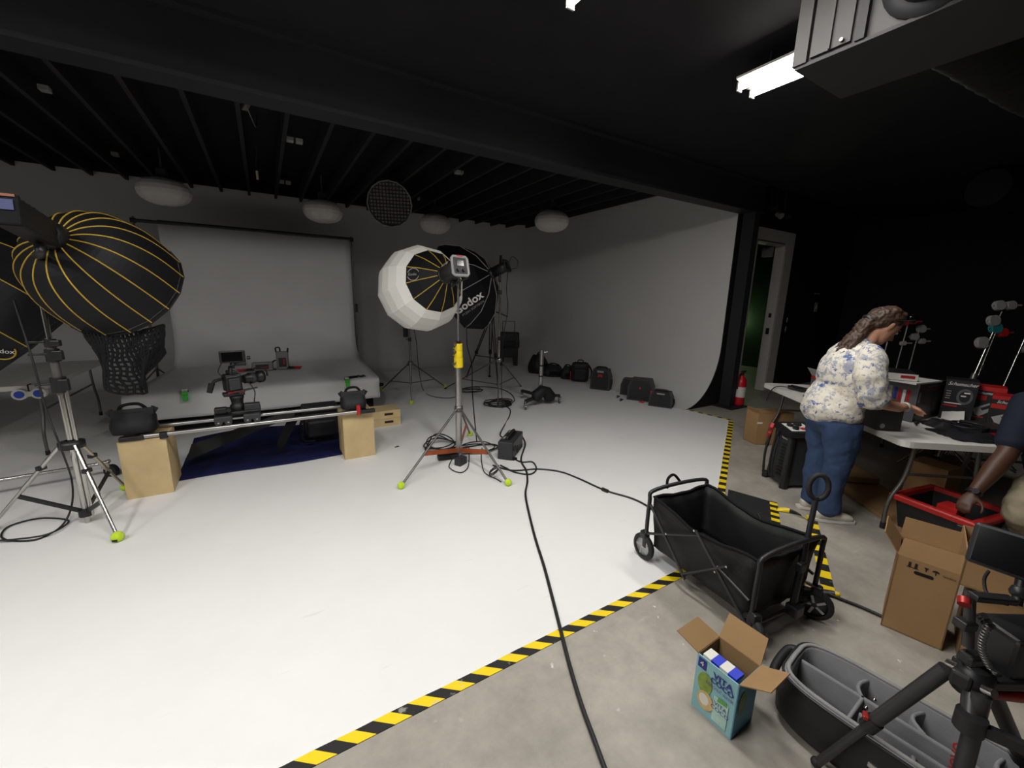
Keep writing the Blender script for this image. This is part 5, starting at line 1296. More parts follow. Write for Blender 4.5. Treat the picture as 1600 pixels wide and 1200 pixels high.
# ------------------------------------------------------------------ cardboard boxes
def carton(name, label, base, d, n, w, dep, h, flaps, cat='cardboard box'):
    """base: near left bottom corner; d along the front, n into depth"""
    base = Vector((base[0], base[1], base[2])); d = Vector((*d, 0)).normalized(); n = Vector((*n, 0)).normalized(); t_ = .006
    c = base+d*w/2+n*dep/2
    t = thing(name, label, cat, c, 0, 'cardboard boxes'); z = Vector((0, 0, h))
    q = [base, base+d*w, base+d*w+n*dep, base+n*dep]
    names = ['front_panel', 'side_panel', 'back_panel', 'side_panel']
    for i in range(4):
        a, b = q[i], q[(i+1) % 4]; nn_ = Vector(((b-a).y, -(b-a).x, 0)).normalized(); cen = (a+b)/2
        if nn_.dot(cen-c) < 0: nn_ = -nn_
        obj(names[i], MB().add([a, b, b+z, a+z, a-nn_*t_, b-nn_*t_, b-nn_*t_+z, a-nn_*t_+z], [(0,1,2,3), (7,6,5,4), (0,4,5,1), (3,2,6,7), (0,3,7,4), (1,5,6,2)]), M_CARD, t, True)
    obj('base', MB().quad(*[p+Vector((0, 0, .006)) for p in q], t=.004), M_CARDI, t, True)
    for i, e in flaps.items():
        a, b = q[i]+z, q[(i+1) % 4]+z; e = Vector(e)
        obj('flap', MB().quad(a, b, b+e-(b-a)*.02, a+e+(b-a)*.02, t=.005), M_CARD, t, True)
    return t, q
dF, nF = Vector((.05, -.21)), Vector((.97, .23))
tb, q_ = carton('cardboard_box', 'tall brown cardboard box with hand hole and raised flaps beside the cord', (2.66, .55, .003), (.23, -.97), (.97, .23), .225, .24, .42,
    {0: (.03, .0, .085), 1: (.02, -.02, .09), 2: (.02, .005, .11), 3: (-.03, .06, .10)})
dd_, nn2 = Vector((.23, -.97, 0)).normalized(), Vector((-.97, -.23, 0)).normalized(); b0 = Vector((2.66, .55, .003))
def tbp(u, z): return b0+dd_*u+Vector((0, 0, z))+nn2*.002
hh = MB(); pts = []
for k in range(20):
    a = 2*PI*k/20; pts.append(tbp(.105+(.026 if math.cos(a) > 0 else -.026)+.009*math.cos(a), .355+.009*math.sin(a)))
obj('hand_hole', hh.quad(*pts), mat('dark hole', (10, 8, 6), .9), tb, True)
ic = MB()
ic.quad(tbp(.045, .375), tbp(.055, .375), tbp(.055, .402), tbp(.045, .402)).quad(tbp(.068, .375), tbp(.078, .375), tbp(.078, .402), tbp(.068, .402)).quad(tbp(.040, .373), tbp(.083, .373), tbp(.083, .377), tbp(.040, .377))
obj('arrow_print', ic, M_TXB, tb, True)
obj('glass_print', MB().quad(tbp(.100, .398), tbp(.118, .398), tbp(.111, .385), tbp(.111, .377), tbp(.107, .377), tbp(.107, .385)), M_TXB, tb, True)
obj('umbrella_print', MB().quad(*[tbp(.142+.013*math.cos(PI*k/8), .388+.011*math.sin(PI*k/8)) for k in range(9)]).quad(tbp(.141, .374), tbp(.144, .374), tbp(.144, .388), tbp(.141, .388)), M_TXB, tb, True)
text('print', 'Godox', .016, tbp(.188, .385), dd_, (0, 0, 1), M_TXB, tb)
lowb, ql = carton('cardboard_box', 'narrow brown box standing between the tall box and the tripod', (2.735, .285, .003), (.23, -.97), (.97, .23), .33, .30, .375, {})
ub, qu = carton('cardboard_box', 'open brown box stacked on the narrow box, behind the small monitor', (2.70, .335, .379), (.23, -.97), (.97, .23), .42, .36, .165, {})
cbx, qc = carton('cardboard_box', 'closed brown box on the floor under the far end of the folding table', (5.0, 2.62, .003), (-.35, -.85), (.85, -.5), .20, .42, .40, {0: (-.02, 0, .03)})
obj('lid', MB().quad(*[p+Vector((0, 0, .395)) for p in qc], t=.005), M_CARD, cbx, True)
obj('label', MB().box(qc[1]+Vector((.02, -.012, .27)), (.06, .004, .02), rz(-.53)), M_TXW, cbx, True)
cbs = MB().box((4.55, 1.25, .02), (1.5, .42, .03), rz(.90), 0)
solo('cardboard_sheet', cbs, M_CARD, 'flattened brown cardboard sheet on the floor under the folding table', 'cardboard')
solo('cardboard_sheet', MB().box((4.95, 1.75, .075), (1.1, .35, .05), rz(.90)), M_CARDI, 'thick folded cardboard lying further back under the folding table', 'cardboard')

# ------------------------------------------------------------------ red and black tote
tt = thing('storage_tote', 'black storage tote with bright red rim between the boxes and the table', 'tote', (4.2, .64, .003))
F_ = Vector((3.85, .48, 0)); tu = Vector((.97, -.20, 0)).normalized(); tv = Vector((.20, .97, 0)).normalized(); tw, td_, th_ = .48, .44, .29
def ring(off, z): return [F_-tu*off-tv*off+Vector((0, 0, z)), F_+tu*(tw+off)-tv*off+Vector((0, 0, z)), F_+tu*(tw+off)+tv*(td_+off)+Vector((0, 0, z)), F_-tu*off+tv*(td_+off)+Vector((0, 0, z))]
mbt = MB().grid([ring(-.05, 0), ring(-.01, th_-.02)], False, True); mbt.add(ring(-.05, .0), [(3, 2, 1, 0)]); mbt.grid([ring(-.025, th_-.02), ring(-.06, .02)], False, True); mbt.add(ring(-.06, .02), [(0, 1, 2, 3)])
obj('bin', mbt, M_PLB, tt, True)
obj('rim', MB().grid([ring(-.03, th_-.03), ring(.015, th_-.04), ring(.02, th_-.01), ring(.012, th_), ring(-.025, th_), ring(-.03, th_-.03)], False, True), M_RED, tt, True)
obj('corner_post', MB().box(F_+tv*.05-tu*.0+Vector((0, 0, .13)), (.05, .06, .24), None, .01), M_PLB, tt, True)
bxr = Vector((4.0, .62, .20)); rb_ = thing('product_box', 'small black and red product box being lifted out of the red-rimmed tote', 'box', (bxr.x, bxr.y, .03))
obj('carton', MB().box(bxr, (.12, .10, .20), rz(-.2)), M_PLB, rb_, True); obj('red_band', MB().box(bxr+Vector((0, 0, .085)), (.124, .104, .05), rz(-.2)), M_RED, rb_, True)
solo('cardboard_box', MB().box((4.62, .86, .21), (.22, .25, .40), rz(-.2)), M_CARD, 'plain cardboard box standing behind the red-rimmed tote', 'cardboard box', 'cardboard boxes')

# ------------------------------------------------------------------ folding table at the right
A_, B_ = (5.04, 2.51), (3.75, .87)
folding_table(A_, B_, (.786, -.618), .76, .74, 'long white folding table covered with product boxes at the right', .14)
tU = Vector((-.618, -.786, 0)); tN = Vector((.786, -.618, 0)); tO = Vector((5.04, 2.51, .742))
def T(s, d, z=0.0): return tO+tU*s+tN*d+Vector((0, 0, z))       # along the near edge, across, up
tang = math.atan2(tU.y, tU.x)
M_BXB = mat('black box print', (26, 25, 27), .45, var=.25, scale=7)
M_BXG = mat('grey box print', (92, 92, 96), .5, var=.2, scale=6)
M_BXR = mat('red box print', (168, 26, 28), .45, var=.06)
def product_box(label, s, d, z, w, dep, h, ang=0.0, mats=None, name='product_box', face=None):
    """box with its printed front towards the near edge"""
    c = T(s, d, z); t = thing(name, label, 'box', c, tang+ang, 'product boxes on the table')
    o = obj('carton', MB().box((0, 0, h/2), (w, dep, h)), mats or M_BXB, t)
    if face: face(t, w, dep, h)
    return t
def face_plate(t, nm, x0, x1, z0, z1, dep, m, lift=.0015, side=1):
    return obj(nm, MB().box(((x0+x1)/2, side*(dep/2+lift), (z0+z1)/2), (x1-x0, .002, z1-z0)), m, t)
# in this table frame +x runs towards the viewer's right, and the printed faces look along +y or towards the near end (+x)
A2 = tO+tN*.775; A2 = A2-tU*.20; B2 = A2+tU*1.86
folding_table((A2.x, A2.y), (B2.x, B2.y), (.786, -.618), .76, .74, 'second white folding table pushed against the back of the first, mostly hidden by boxes', .14)
def fbox(label, pl, pr, dep, h, z=.744, m=None, name='product_box'):
    """box whose front runs from pl to pr; returns the thing and a function for points on the front"""
    pl = Vector((pl[0], pl[1], z)); pr = Vector((pr[0], pr[1], z)); r = (pr-pl); w = r.length; r.normalize(); n = Vector((r.y, -r.x, 0))
    if n.dot(EYE-pl) < 0: n = -n
    c = (pl+pr)/2-n*dep/2
    t = thing(name, label, 'box', c, 0, 'product boxes on the tables')
    mm = Matrix((r, -n, Vector((0, 0, 1)))).transposed()
    obj('carton', MB().box(c+Vector((0, 0, h/2)), (w, dep, h), mm), m or M_BXB, t, True)
    def fp(u, v, lift=.002): return pl+r*(w*u)+Vector((0, 0, h*v))+n*lift
    def patch(nm, u0, u1, v0, v1, mt, lift=.002): return obj(nm, MB().quad(fp(u0, v0, lift), fp(u1, v0, lift), fp(u1, v1, lift), fp(u0, v1, lift)), mt, t, True)
    return t, fp, patch, r, n, c
UPV = Vector((0, 0, 1))
M_DGR = mat('dim grey print', (84, 84, 88), .5, var=.15, scale=20)
# 1 grey and black carton
t, fp, patch, r, n, c = fbox('large grey and black product carton on the table beside the woman\'s hands', (4.44, 1.02), (4.97, .98), .28, .31)
patch('red_patch', .06, .30, .16, .24, M_BXR); patch('pale_line', .03, .6, .12, .135, M_LGRY); patch('pale_line', .3, .9, .90, .915, M_LGRY); patch('lettering_panel', .02, .10, .50, .78, M_LGRY)
text('lettering', 'Schumacher', .05, fp(.40, .84, .003), r, UPV, M_BXR, t, shear=.3, width=.34)
obj('tyre_print', MB().quad(*[fp(.72+.16*math.cos(2*PI*k/20), .45+.30*math.sin(2*PI*k/20)) for k in range(20)]), M_PLD, t, True)
sl_ = Vector((4.44, 1.02, .744)); el = Vector((.07, .995, 0)).normalized(); nl_ = Vector((-1, .07, 0)).normalized()
obj('side_print', MB().quad(*[sl_+el*(.279*u)+UPV*(.31*v)+nl_*.002 for u, v in ((0, 0), (1, 0), (1, 1), (0, 1))]), M_BXG, t, True)
for u0, v0, v1, mt in ((.93, .55, .95, M_RED), (.80, .45, .92, M_TXW), (.72, .42, .90, M_RED), (.62, .35, .88, M_LGRY), (.50, .28, .86, M_NAVY), (.40, .28, .84, M_BXR), (.30, .25, .82, M_TXW), (.20, .52, .84, M_RED)):
    obj('tool_print', MB().quad(*[sl_+el*(.279*u)+UPV*(.31*v)+nl_*.004 for u, v in ((u0-.035, v0), (u0+.035, v0), (u0+.035, v1), (u0-.035, v1))]), mt, t, True)
# white flat box and lid on top
wt, wf, wp, wr_, wn, wc = fbox('flat white box with red print lying on top of the grey carton', (4.36, 1.30), (4.47, 1.05), .36, .055, 1.072, M_PLB)
wp('white_front', 0, 1, 0, 1, M_WHT, .0015); wp('dark_mark', .08, .26, .35, .75, M_BXB, .003); wp('red_mark', .62, .94, .35, .75, M_BXR, .003)
solo('paper_sheet', MB().box((4.60, 1.13, 1.062), (.40, .26, .012), rz(-.15)), M_WHT, 'white sheet between the grey carton and the flat white box', 'paper')
# 2 small dark box under the hands
t, fp, patch, r, n, c = fbox('small dark product box under the woman\'s hands at the table edge', (3.885, 1.075), (4.015, .975), .17, .195, .744, mat('dark olive box', (38, 37, 34), .5, var=.3, scale=18))
patch('red_lid', .02, .98, .86, .98, M_BXR); obj('round_print', MB().quad(*[fp(.22+.11*math.cos(2*PI*k/16), .18+.10*math.sin(2*PI*k/16)) for k in range(16)]), M_LGRY, t, True)
# 3 tall charger box
t, fp, patch, r, n, c = fbox('tall black charger box with round gauge picture and white script lettering', (4.86, .965), (4.90, .785), .20, .335)
text('lettering', 'Schumacher', .04, fp(.52, .90, .003), r, UPV, M_TXW, t, shear=.35, width=.17)
obj('gauge_print', MB().quad(*[fp(.66+.25*math.cos(2*PI*k/20), .60+.20*math.sin(2*PI*k/20)) for k in range(20)]), M_DGR, t, True)
obj('gauge_face', MB().quad(*[fp(.66+.17*math.cos(2*PI*k/20), .60+.14*math.sin(2*PI*k/20), .003) for k in range(20)]), M_PLB, t, True)
patch('dial_mark', .62, .80, .68, .71, M_TXW, .004); patch('dial_mark', .54, .70, .60, .63, M_TXW, .004)
for k in range(4): patch('text_line', .07, .22, .52+.06*k, .54+.06*k, M_LGRY, .003)
patch('text_line', .06, .62, .40, .425, M_TXW); patch('red_band', .06, .5, .33, .37, M_BXR)
cd_ = MB().quad(P(1470, 653, .76), P(1506, 662, .76), P(1508, 634, .86), P(1475, 628, .86), t=.004)
solo('white_card', cd_, M_WHT, 'blank white card leaning against the tall black charger box', 'card')
# 4, 5 red-topped boxes
for lb, pl, pr, h, zz_ in (('red-topped clamp charger box left of the pair behind the white card', (5.02, .83), (5.055, .655), .285, .744), ('red-topped clamp charger box nearest the right edge', (4.82, .69), (4.85, .50), .255, .744)):
    t, fp, patch, r, n, c = fbox(lb, pl, pr, .20, h, zz_)
    obj('red_top', MB().box(c+Vector((0, 0, h+.002)), ((Vector(pr)-Vector(pl)).length, .20, .004), Matrix((r, -n, UPV)).transposed()), M_BXR, t, True)
    patch('red_edge', 0, 1, .90, 1.0, M_BXR); patch('red_tag', .02, .46, .62, .76, M_BXR)
    text('lettering', 'Schumacher', .032, fp(.50, .83, .003), r, UPV, M_TXW, t, shear=.35, width=.14)
    obj('device_print', MB().quad(*[fp(u, v, .003) for u, v in ((.10, .34), (.72, .62), (.86, .58), (.90, .50), (.50, .22), (.36, .14), (.22, .18))]), M_LGRY, t, True)
    obj('device_panel', MB().quad(*[fp(u, v, .004) for u, v in ((.34, .38), (.68, .54), (.76, .48), (.42, .32))]), M_PLB, t, True)
    patch('red_line', 0, .5, .10, .14, M_BXR, .003)
t, fp, patch, r, n, c = fbox('low black box with red and white corner label on the table by the man', (4.38, .62), (4.52, .47), .24, .07)
patch('red_print', .1, .9, .35, .65, M_BXR, .003); patch('white_print', .1, .9, .05, .3, M_TXW, .003)
# dark bags and cables spread over the near right of the table
def cloth_lump(label, s0, s1, d0, d1, h, seed):
    rr_ = random.Random(seed); rows = []
    for i in range(13):
        row = []
        for j in range(9):
            u, v = i/12, j/8; e = min(1, 4*min(u, 1-u))*min(1, 4*min(v, 1-v))
            row.append(T(s0+(s1-s0)*u+.012*rr_.uniform(-1, 1), d0+(d1-d0)*v+.012*rr_.uniform(-1, 1), .004+h*e*(.55+.45*math.sin(7*u+3*v+seed)**2)))
        rows.append(row)
    return solo('cable_bag', MB().grid(rows), M_NYL, label, 'bag')
cloth_lump('flat navy cloth bag lying at the near right of the table', 1.72, 2.02, .40, .74, .045, 1)
cloth_lump('dark cloth bag lying before the leaning white card', 1.50, 1.74, .50, .75, .05, 2)
solo('cable_coil', MB().tube([T(1.83+.09*math.cos(2*PI*i/14), .60+.10*math.sin(2*PI*i/14), .055+.0012*i) for i in range(26)], .006, 6), M_CABLE, 'coil of black cable on the dark cloth bags', 'cable')
solo('tool_clip', MB().box(T(1.62, .42, .012), (.06, .012, .012), rz(.4)).box(T(1.60, .44, .012), (.012, .03, .012), rz(.4)), M_PLB, 'small black clip on the bare white tabletop', 'clip')
# far end of the table
fbx = T(.44, .40)
t = thing('product_box', 'open red and black can box with pale flaps beside the woman\'s back', 'box', fbx, tang, 'product boxes on the tables')
obj('carton', MB().box((0, 0, .085), (.16, .16, .17)), M_BXG, t); obj('red_band', MB().box((0, 0, .035), (.163, .163, .05)), M_BXR, t); obj('red_band', MB().box((0, 0, .155), (.163, .163, .03)), M_BXR, t)
obj('flap', MB().quad((-.08, -.08, .17), (.08, -.08, .17), (.09, -.13, .25), (-.09, -.13, .25), t=.004), M_LGRY, t); obj('flap', MB().quad((-.08, .08, .17), (-.08, -.08, .17), (-.16, -.06, .22), (-.16, .07, .22), t=.004), M_CARD, t)
solo('multimeter', MB().box(T(.40, .17, .022), (.20, .07, .035), rz(tang+.2), .01), M_PLB, 'black handheld meter lying near the far end of the table', 'tool')
solo('marker_pen', MB().cyl(T(.16, .24, .010), T(.34, .32, .010), .008), M_PLB, 'black marker pen on the far end of the table', 'pen')
solo('cable', MB().tube(smooth_path([T(.42, .14, .02), T(.36, .04, .03), T(.33, -.02, .012), T(.30, -.05, -.06), T(.28, -.06, -.16)]), .006, 6), M_CABLE, 'black cable drooping over the far end of the table edge', 'cable')
solo('scissors', MB().prism([(0, 0), (.09, .012), (.09, -.004)], 0, .004).xf(Matrix.Translation(T(.72, .06, .003))@Matrix.Rotation(tang+2.4, 4, 'Z')), M_PLB, 'small dark blade tool at the table edge by the woman', 'tool')
solo('paper_sheet', MB().box(T(.20, .36, .003), (.30, .22, .003), rz(tang)), mat('pale paper', (222, 220, 214), .7), 'sheet of white paper at the far end of the table', 'paper')

# ------------------------------------------------------------------ wheeled battery charger
ca, cb_, cc_ = Vector((4.07, 1.87, 0)), Vector((3.91, 1.645, 0)), Vector((4.17, 1.50, 0))
gx_ = (cc_-cb_).normalized(); gy_ = (ca-cb_).normalized()
ch = thing('battery_charger', 'black upright wheeled battery charger with white gauge panel beside the woman', 'battery charger', ((ca+cc_)/2+Vector((0, 0, .004))))
def cp_(u, v, z): return cb_+gx_*u+gy_*v+Vector((0, 0, z+.004))
wx, wy = .30, .27
mb = MB(); lo = [cp_(.02, .02, .03), cp_(wx, .02, .03), cp_(wx, wy, .03), cp_(.02, wy, .03)]; hi = [cp_(.05, .04, .50), cp_(wx, .04, .50), cp_(wx, wy-.02, .53), cp_(.05, wy-.02, .53)]
mb.grid([lo, hi], False, True); mb.add(lo, [(3, 2, 1, 0)]); mb.add(hi, [(0, 1, 2, 3)]); obj('body', mb, M_PLD, ch, True)
obj('corner_pillar', MB().tube([cp_(.03, .03, .0), cp_(.05, .045, .48)], .035, 8), M_PLB, ch, True); obj('corner_pillar', MB().tube([cp_(.03, wy, .02), cp_(.05, wy-.02, .52)], .028, 8), M_PLB, ch, True)
obj('top_cap', MB().add([cp_(.0, .0, .49), cp_(wx+.02, .0, .49), cp_(wx+.02, wy+.02, .52), cp_(.0, wy+.02, .52), cp_(.02, .02, .535), cp_(wx, .02, .535), cp_(wx, wy, .565), cp_(.02, wy, .565)], [(0,1,2,3)[::-1], (4,5,6,7), (0,1,5,4), (1,2,6,5), (2,3,7,6), (3,0,4,7)]), M_PLB, ch, True)
pnl = obj('gauge_panel', MB().quad(cp_(.04, .05, .5405), cp_(.24, .05, .5405), cp_(.24, .22, .5605), cp_(.04, .22, .5605), t=-.002), M_WHT, ch, True)
for u, v, r_ in ((.09, .165, .028), (.17, .185, .034), (.10, .095, .026)):
    obj('gauge_knob', MB().cyl(cp_(u, v, .54), cp_(u, v, .572), r_, n=16), M_PLB, pnl, True)
obj('red_print', MB().quad(cp_(.15, .075, .547), cp_(.22, .075, .547), cp_(.22, .125, .553), cp_(.15, .125, .553), t=-.001), M_RED, pnl, True)
for k in range(10):
    z = .10+.032*k; obj('louvre', MB().box(cp_(.012+.003*k, .10, z), (.018, .10, .010), Matrix((gx_, gy_, UPV)).transposed()), M_RUB, ch, True)
obj('cable_wrap', MB().tube(smooth_path([cp_(.0, .21, .46), cp_(-.02, .205, .3), cp_(-.025, .20, .12), cp_(.0, .19, .05)]), .009, 6), M_CABLE, ch, True)
obj('cable_wrap', MB().tube(smooth_path([cp_(.0, .165, .45), cp_(-.02, .16, .3), cp_(-.02, .16, .10), cp_(.0, .15, .05)]), .009, 6), M_CABLE, ch, True)
text('lettering', 'Schumacher', .028, cp_(.026, .11, .455), -gy_, UPV, M_TXW, ch, shear=.3, width=.10)
obj('foot', MB().box(cp_(.0, wy+.01, .03), (.05, .05, .06), None, .01), M_PLB, ch, True)
for dx_, lb in ((0, 'red charger clamp resting against the charger top'),):
    t = thing('charger_clamp', lb, 'clamp', cp_(-.03, .27, .0))
    obj('jaw', MB().box(cp_(.0, .30, .50), (.16, .035, .05), Matrix.Rotation(.5, 3, 'Y')@rz(.4), .008), M_RED, t, True); obj('jaw', MB().box(cp_(-.01, .30, .43), (.12, .03, .045), Matrix.Rotation(.8, 3, 'Y')@rz(.4), .008), M_RED, t, True)
    obj('lead', MB().tube(smooth_path([cp_(-.0, .30, .42), cp_(-.02, .31, .25), cp_(-.01, .31, .06), cp_(.0, .31, .012)]), .012, 6), M_CABLE, t, True)

# ------------------------------------------------------------------ grip stands behind the tables
def c_stand(base, top, label, heads, m=None):
    base = Vector(base); top = Vector(top); d = (top-base)
    t = thing('grip_stand', label, 'grip stand', (base.x, base.y, .004), 0, 'grip stands behind the tables')
    L = d.length; u = d.normalized()
    obj('column', MB().cyl(base+u*.12, base+u*L*.55, .017), M_CHROME, t, True); obj('column', MB().cyl(base+u*L*.5, top, .012), M_CHROME, t, True)
    obj('collar', MB().cyl(base+u*L*.52, base+u*L*.58, .024), M_GREY, t, True)
    for a in (.3, 2.4, 4.5): obj('leg', MB().tube(smooth_path([base+u*.30, base+Vector((.12*math.cos(a), .12*math.sin(a), .22)), base+Vector((.34*math.cos(a), .34*math.sin(a), .02))], 4), .012, 6), M_CHROME, t, True)
    for (f, rad, side, mt) in heads:
        c = base+u*L*f+C_R*side
        obj('grip_head', MB().cyl(c-C_F*.022, c+C_F*.022, rad, n=16), mt, t, True); obj('grip_knob', MB().cyl(c+C_R*.02, c+C_R*(.02+math.copysign(.09, side+.001)), .009), mt, t, True)
    return t
M_TEAL = mat('teal paint', (40, 120, 130), .5); M_DSIL = mat('dull silver', (158, 158, 155), .45, .15)
c_stand((6.62, 1.95, .004), (6.66, 1.90, 1.58), 'chrome grip stand just right of the woman\'s face', [(.97, .03, .05, M_RED), (.93, .03, .16, M_RED)])
c_stand((6.85, 1.86, .004), (6.90, 1.82, 1.52), 'middle chrome grip stand behind the white flat box', [(.98, .035, .05, M_RED), (.80, .028, 0, M_DSIL)])
c_stand((7.12, 1.80, .004), (7.16, 1.77, 1.44), 'chrome grip stand with shiny clamp cluster behind the grey carton', [(.97, .05, .02, M_DSIL), (.90, .045, -.04, M_DSIL), (.86, .035, .07, M_DSIL)])
c_stand((5.95, 1.12, .004), (6.55, 1.02, 1.72), 'leaning grip stand with round silver grip heads at the top', [(.99, .05, -.06, M_DSIL), (.99, .045, .06, M_DSIL), (.90, .055, -.05, M_DSIL)])
c_stand((6.15, 1.10, .004), (6.50, 1.02, 1.50), 'leaning grip stand with teal and red clamps', [(.98, .055, -.02, M_TEAL), (.95, .045, .07, M_RED), (.88, .06, -.10, M_DSIL), (.70, .04, .04, M_PLB)])
c_stand((6.6, .98, .004), (7.0, .88, 1.45), 'grip stand at the right edge behind the red boxes', [(.98, .05, .05, M_DSIL), (.86, .04, .05, M_DSIL)])

# ------------------------------------------------------------------ camera rig on a tripod, right foreground
hubp = PD(1520, 1058, 1.16)
ft = thing('camera_tripod', 'black carbon tripod with red details cut off by the lower right corner', 'tripod', (hubp.x, hubp.y, .004))
M_CARB = mat('carbon grey tube', (44, 43, 43), .4, var=.06)
M_REDP = mat('dark red anodised', (150, 34, 28), .4, .3)
obj('hub', MB().lathe([(.025, -.05), (.04, -.045), (.045, -.01), (.042, .025), (.03, .035)], hubp, n=16).box(hubp-C_R*.03, (.05, .045, .045), None, .008), M_PLB, ft, True)
f1 = Vector((1.582, .405, .012)); f2 = Vector((1.575, .085, .012)); f3 = Vector((2.075, -.06, .012))
for k, f in enumerate((f1, f2, f3)):
    d = Vector((f.x-hubp.x, f.y-hubp.y, 0)).normalized(); a = hubp+d*.05-Vector((0, 0, .01)); m_ = a.lerp(f, .52)
    lg = obj('leg', MB().cyl(a, m_, .020, n=14).cyl(m_, f, .014, n=12), M_CARB, ft, True)
    obj('leg_lock', MB().cyl(m_-(f-a).normalized()*.02, m_+(f-a).normalized()*.025, .024, n=14), M_PLB, lg, True)
    obj('lock_lever', MB().box(m_+Vector((-.012, .016, .022)), (.03, .016, .014), rz(.4), .004), M_REDP, lg, True)
    obj('pivot_bolt', MB().cyl(a-C_R*.0+Vector((0, 0, .02)), a+Vector((-.01, -.02, .028)), .012), M_CHROME, lg, True)
    obj('rubber_foot', MB().sph(f+Vector((0, 0, .010)), .018, 10), M_RUB, lg, True)
ls_ = hubp.lerp(f2, .40); dr = (f2-hubp).normalized(); nv = (EYE-ls_); nv = (nv-dr*nv.dot(dr)).normalized()
text('lettering', 'MOVO', .034, ls_+nv*.024, -dr, nv.cross(-dr), M_REDP, ft, bold=.001)
col2 = PD(1515, 1130, 1.12)
obj('centre_column', MB().cyl(hubp, col2, .021, n=16), M_CARB, ft, True)
obj('mid_spreader', MB().box((col2+PD(1608, 1172, 1.05))/2, ((PD(1608, 1172, 1.05)-col2).length, .03, .022), R3((PD(1608, 1172, 1.05)-col2))@Matrix.Rotation(PI/2, 3, 'Y')), M_PLB, ft, True)
obj('spreader_clamp', MB().cyl(col2-Vector((0, 0, .02)), col2+Vector((0, 0, .03)), .032, n=16), M_PLB, ft, True)
obj('red_ring', MB().cyl(PD(1560, 1078, 1.16)-C_R*.03, PD(1575, 1084, 1.16)+C_R*.03, .022, n=14), M_REDP, ft, True)
rig = thing('camera_rig', 'dark camera rig with small monitor and coiled cable at the right edge', 'camera', PD(1580, 1040, 1.16))
cg = PD(1590, 1010, 1.18)
obj('camera_body', MB().box(cg, (.16, .12, .13), rz(-.55), .012), M_PLB, rig, True)
obj('base_plate', MB().box(PD(1565, 1052, 1.17), (.20, .09, .03), rz(-.55), .005), M_PLB, rig, True)
obj('side_rod', MB().cyl(PD(1516, 925, 1.15), PD(1512, 1010, 1.15), .013), M_CARB, rig, True)
obj('rod_clamp', MB().box(PD(1508, 975, 1.15), (.04, .035, .025), rz(-.5), .004), M_PLB, rig, True)
obj('top_bar', MB().box((PD(1512, 922, 1.15)+PD(1590, 948, 1.13))/2, ((PD(1512, 922, 1.15)-PD(1590, 948, 1.13)).length, .03, .018), rz(-.52)@Matrix.Rotation(.1, 3, 'Y'), .004), M_PLB, rig, True)
obj('orange_knob', MB().cyl(PD(1506, 935, 1.15), PD(1506, 945, 1.14), .014), M_REDP, rig, True)
obj('lower_clamp', MB().box(PD(1518, 1028, 1.15), (.055, .04, .035), rz(-.4), .01), M_PLB, rig, True)
for k in range(3): obj('thumb_screw', MB().cyl(PD(1532+6*k, 965+8*k, 1.12), PD(1538+6*k, 962+8*k, 1.10), .008), M_CHROME, rig, True)
sp_a, sp_b = PD(1545, 975, 1.11), PD(1548, 1045, 1.11); spn = []
for i in range(110):
    u = i/109; c = sp_a.lerp(sp_b, u)-C_R*.022*math.sin(PI*u); spn.append(c+C_R*.007*math.cos(i*.9)+C_F*.007*math.sin(i*.9))
obj('coiled_cable', MB().tube(spn, .0022, 5), M_GREY, rig, True)
mc = PD(1600, 872, 1.16); mn_ = (EYE-mc); mn_ = (mn_+C_R*(-.15)).normalized(); mR = R3(mn_, (0.06, 0.02, 1))
mon = obj('monitor', MB().box(mc, (.21, .125, .025), mR, .010), M_PLB, rig, True)
obj('monitor_screen', MB().box(mc+mn_*.0135, (.185, .105, .002), mR), M_SCR, mon, True)
obj('monitor_arm', MB().cyl(PD(1596, 905, 1.16), PD(1588, 945, 1.15), .012).sph(PD(1592, 925, 1.155), .02, 10), M_PLB, rig, True)
obj('monitor_cable', MB().tube(smooth_path([PD(1545, 892, 1.16), PD(1538, 905, 1.17), PD(1541, 925, 1.16), PD(1555, 938, 1.14), PD(1575, 945, 1.13)]), .004, 6), M_CABLE, rig, True)
# ------------------------------------------------------------------ people
def loft(mb, pts, rad, side=(0, 1, 0), n=16):
    """closed elliptical loft; rad = (half width along side, half depth) per point"""
    pts = [Vector(p) for p in pts]; m = len(pts); rings = []
    for i, p in enumerate(pts):
        t = (pts[min(i+1, m-1)]-pts[max(i-1, 0)]).normalized()
        s = Vector(side); s = (s-t*s.dot(t)); s = s.normalized() if s.length > 1e-5 else basis(t)[0]
        f = t.cross(s); a, b = rad[i] if isinstance(rad[i], tuple) else (rad[i], rad[i])
        rings.append([p+s*a*math.cos(2*PI*k/n)+f*b*math.sin(2*PI*k/n) for k in range(n)])
    t0 = (pts[0]-pts[1]).normalized(); t1 = (pts[-1]-pts[-2]).normalized()
    def r0(i): return min(rad[i]) if isinstance(rad[i], tuple) else rad[i]
    st = [pts[0]+t0*r0(0)*.55+(q-pts[0])*.55 for q in rings[0]]; en = [pts[-1]+t1*r0(-1)*.55+(q-pts[-1])*.55 for q in rings[-1]]
    rings = [st]+rings+[en]; vs = [v for r_ in rings for v in r_]
    mb.add(vs, [(i*n+k, i*n+(k+1) % n, (i+1)*n+(k+1) % n, (i+1)*n+k) for i in range(len(rings)-1) for k in range(n)]+[tuple(range(n-1, -1, -1)), tuple((len(rings)-1)*n+k for k in range(n))], True)
    return mb
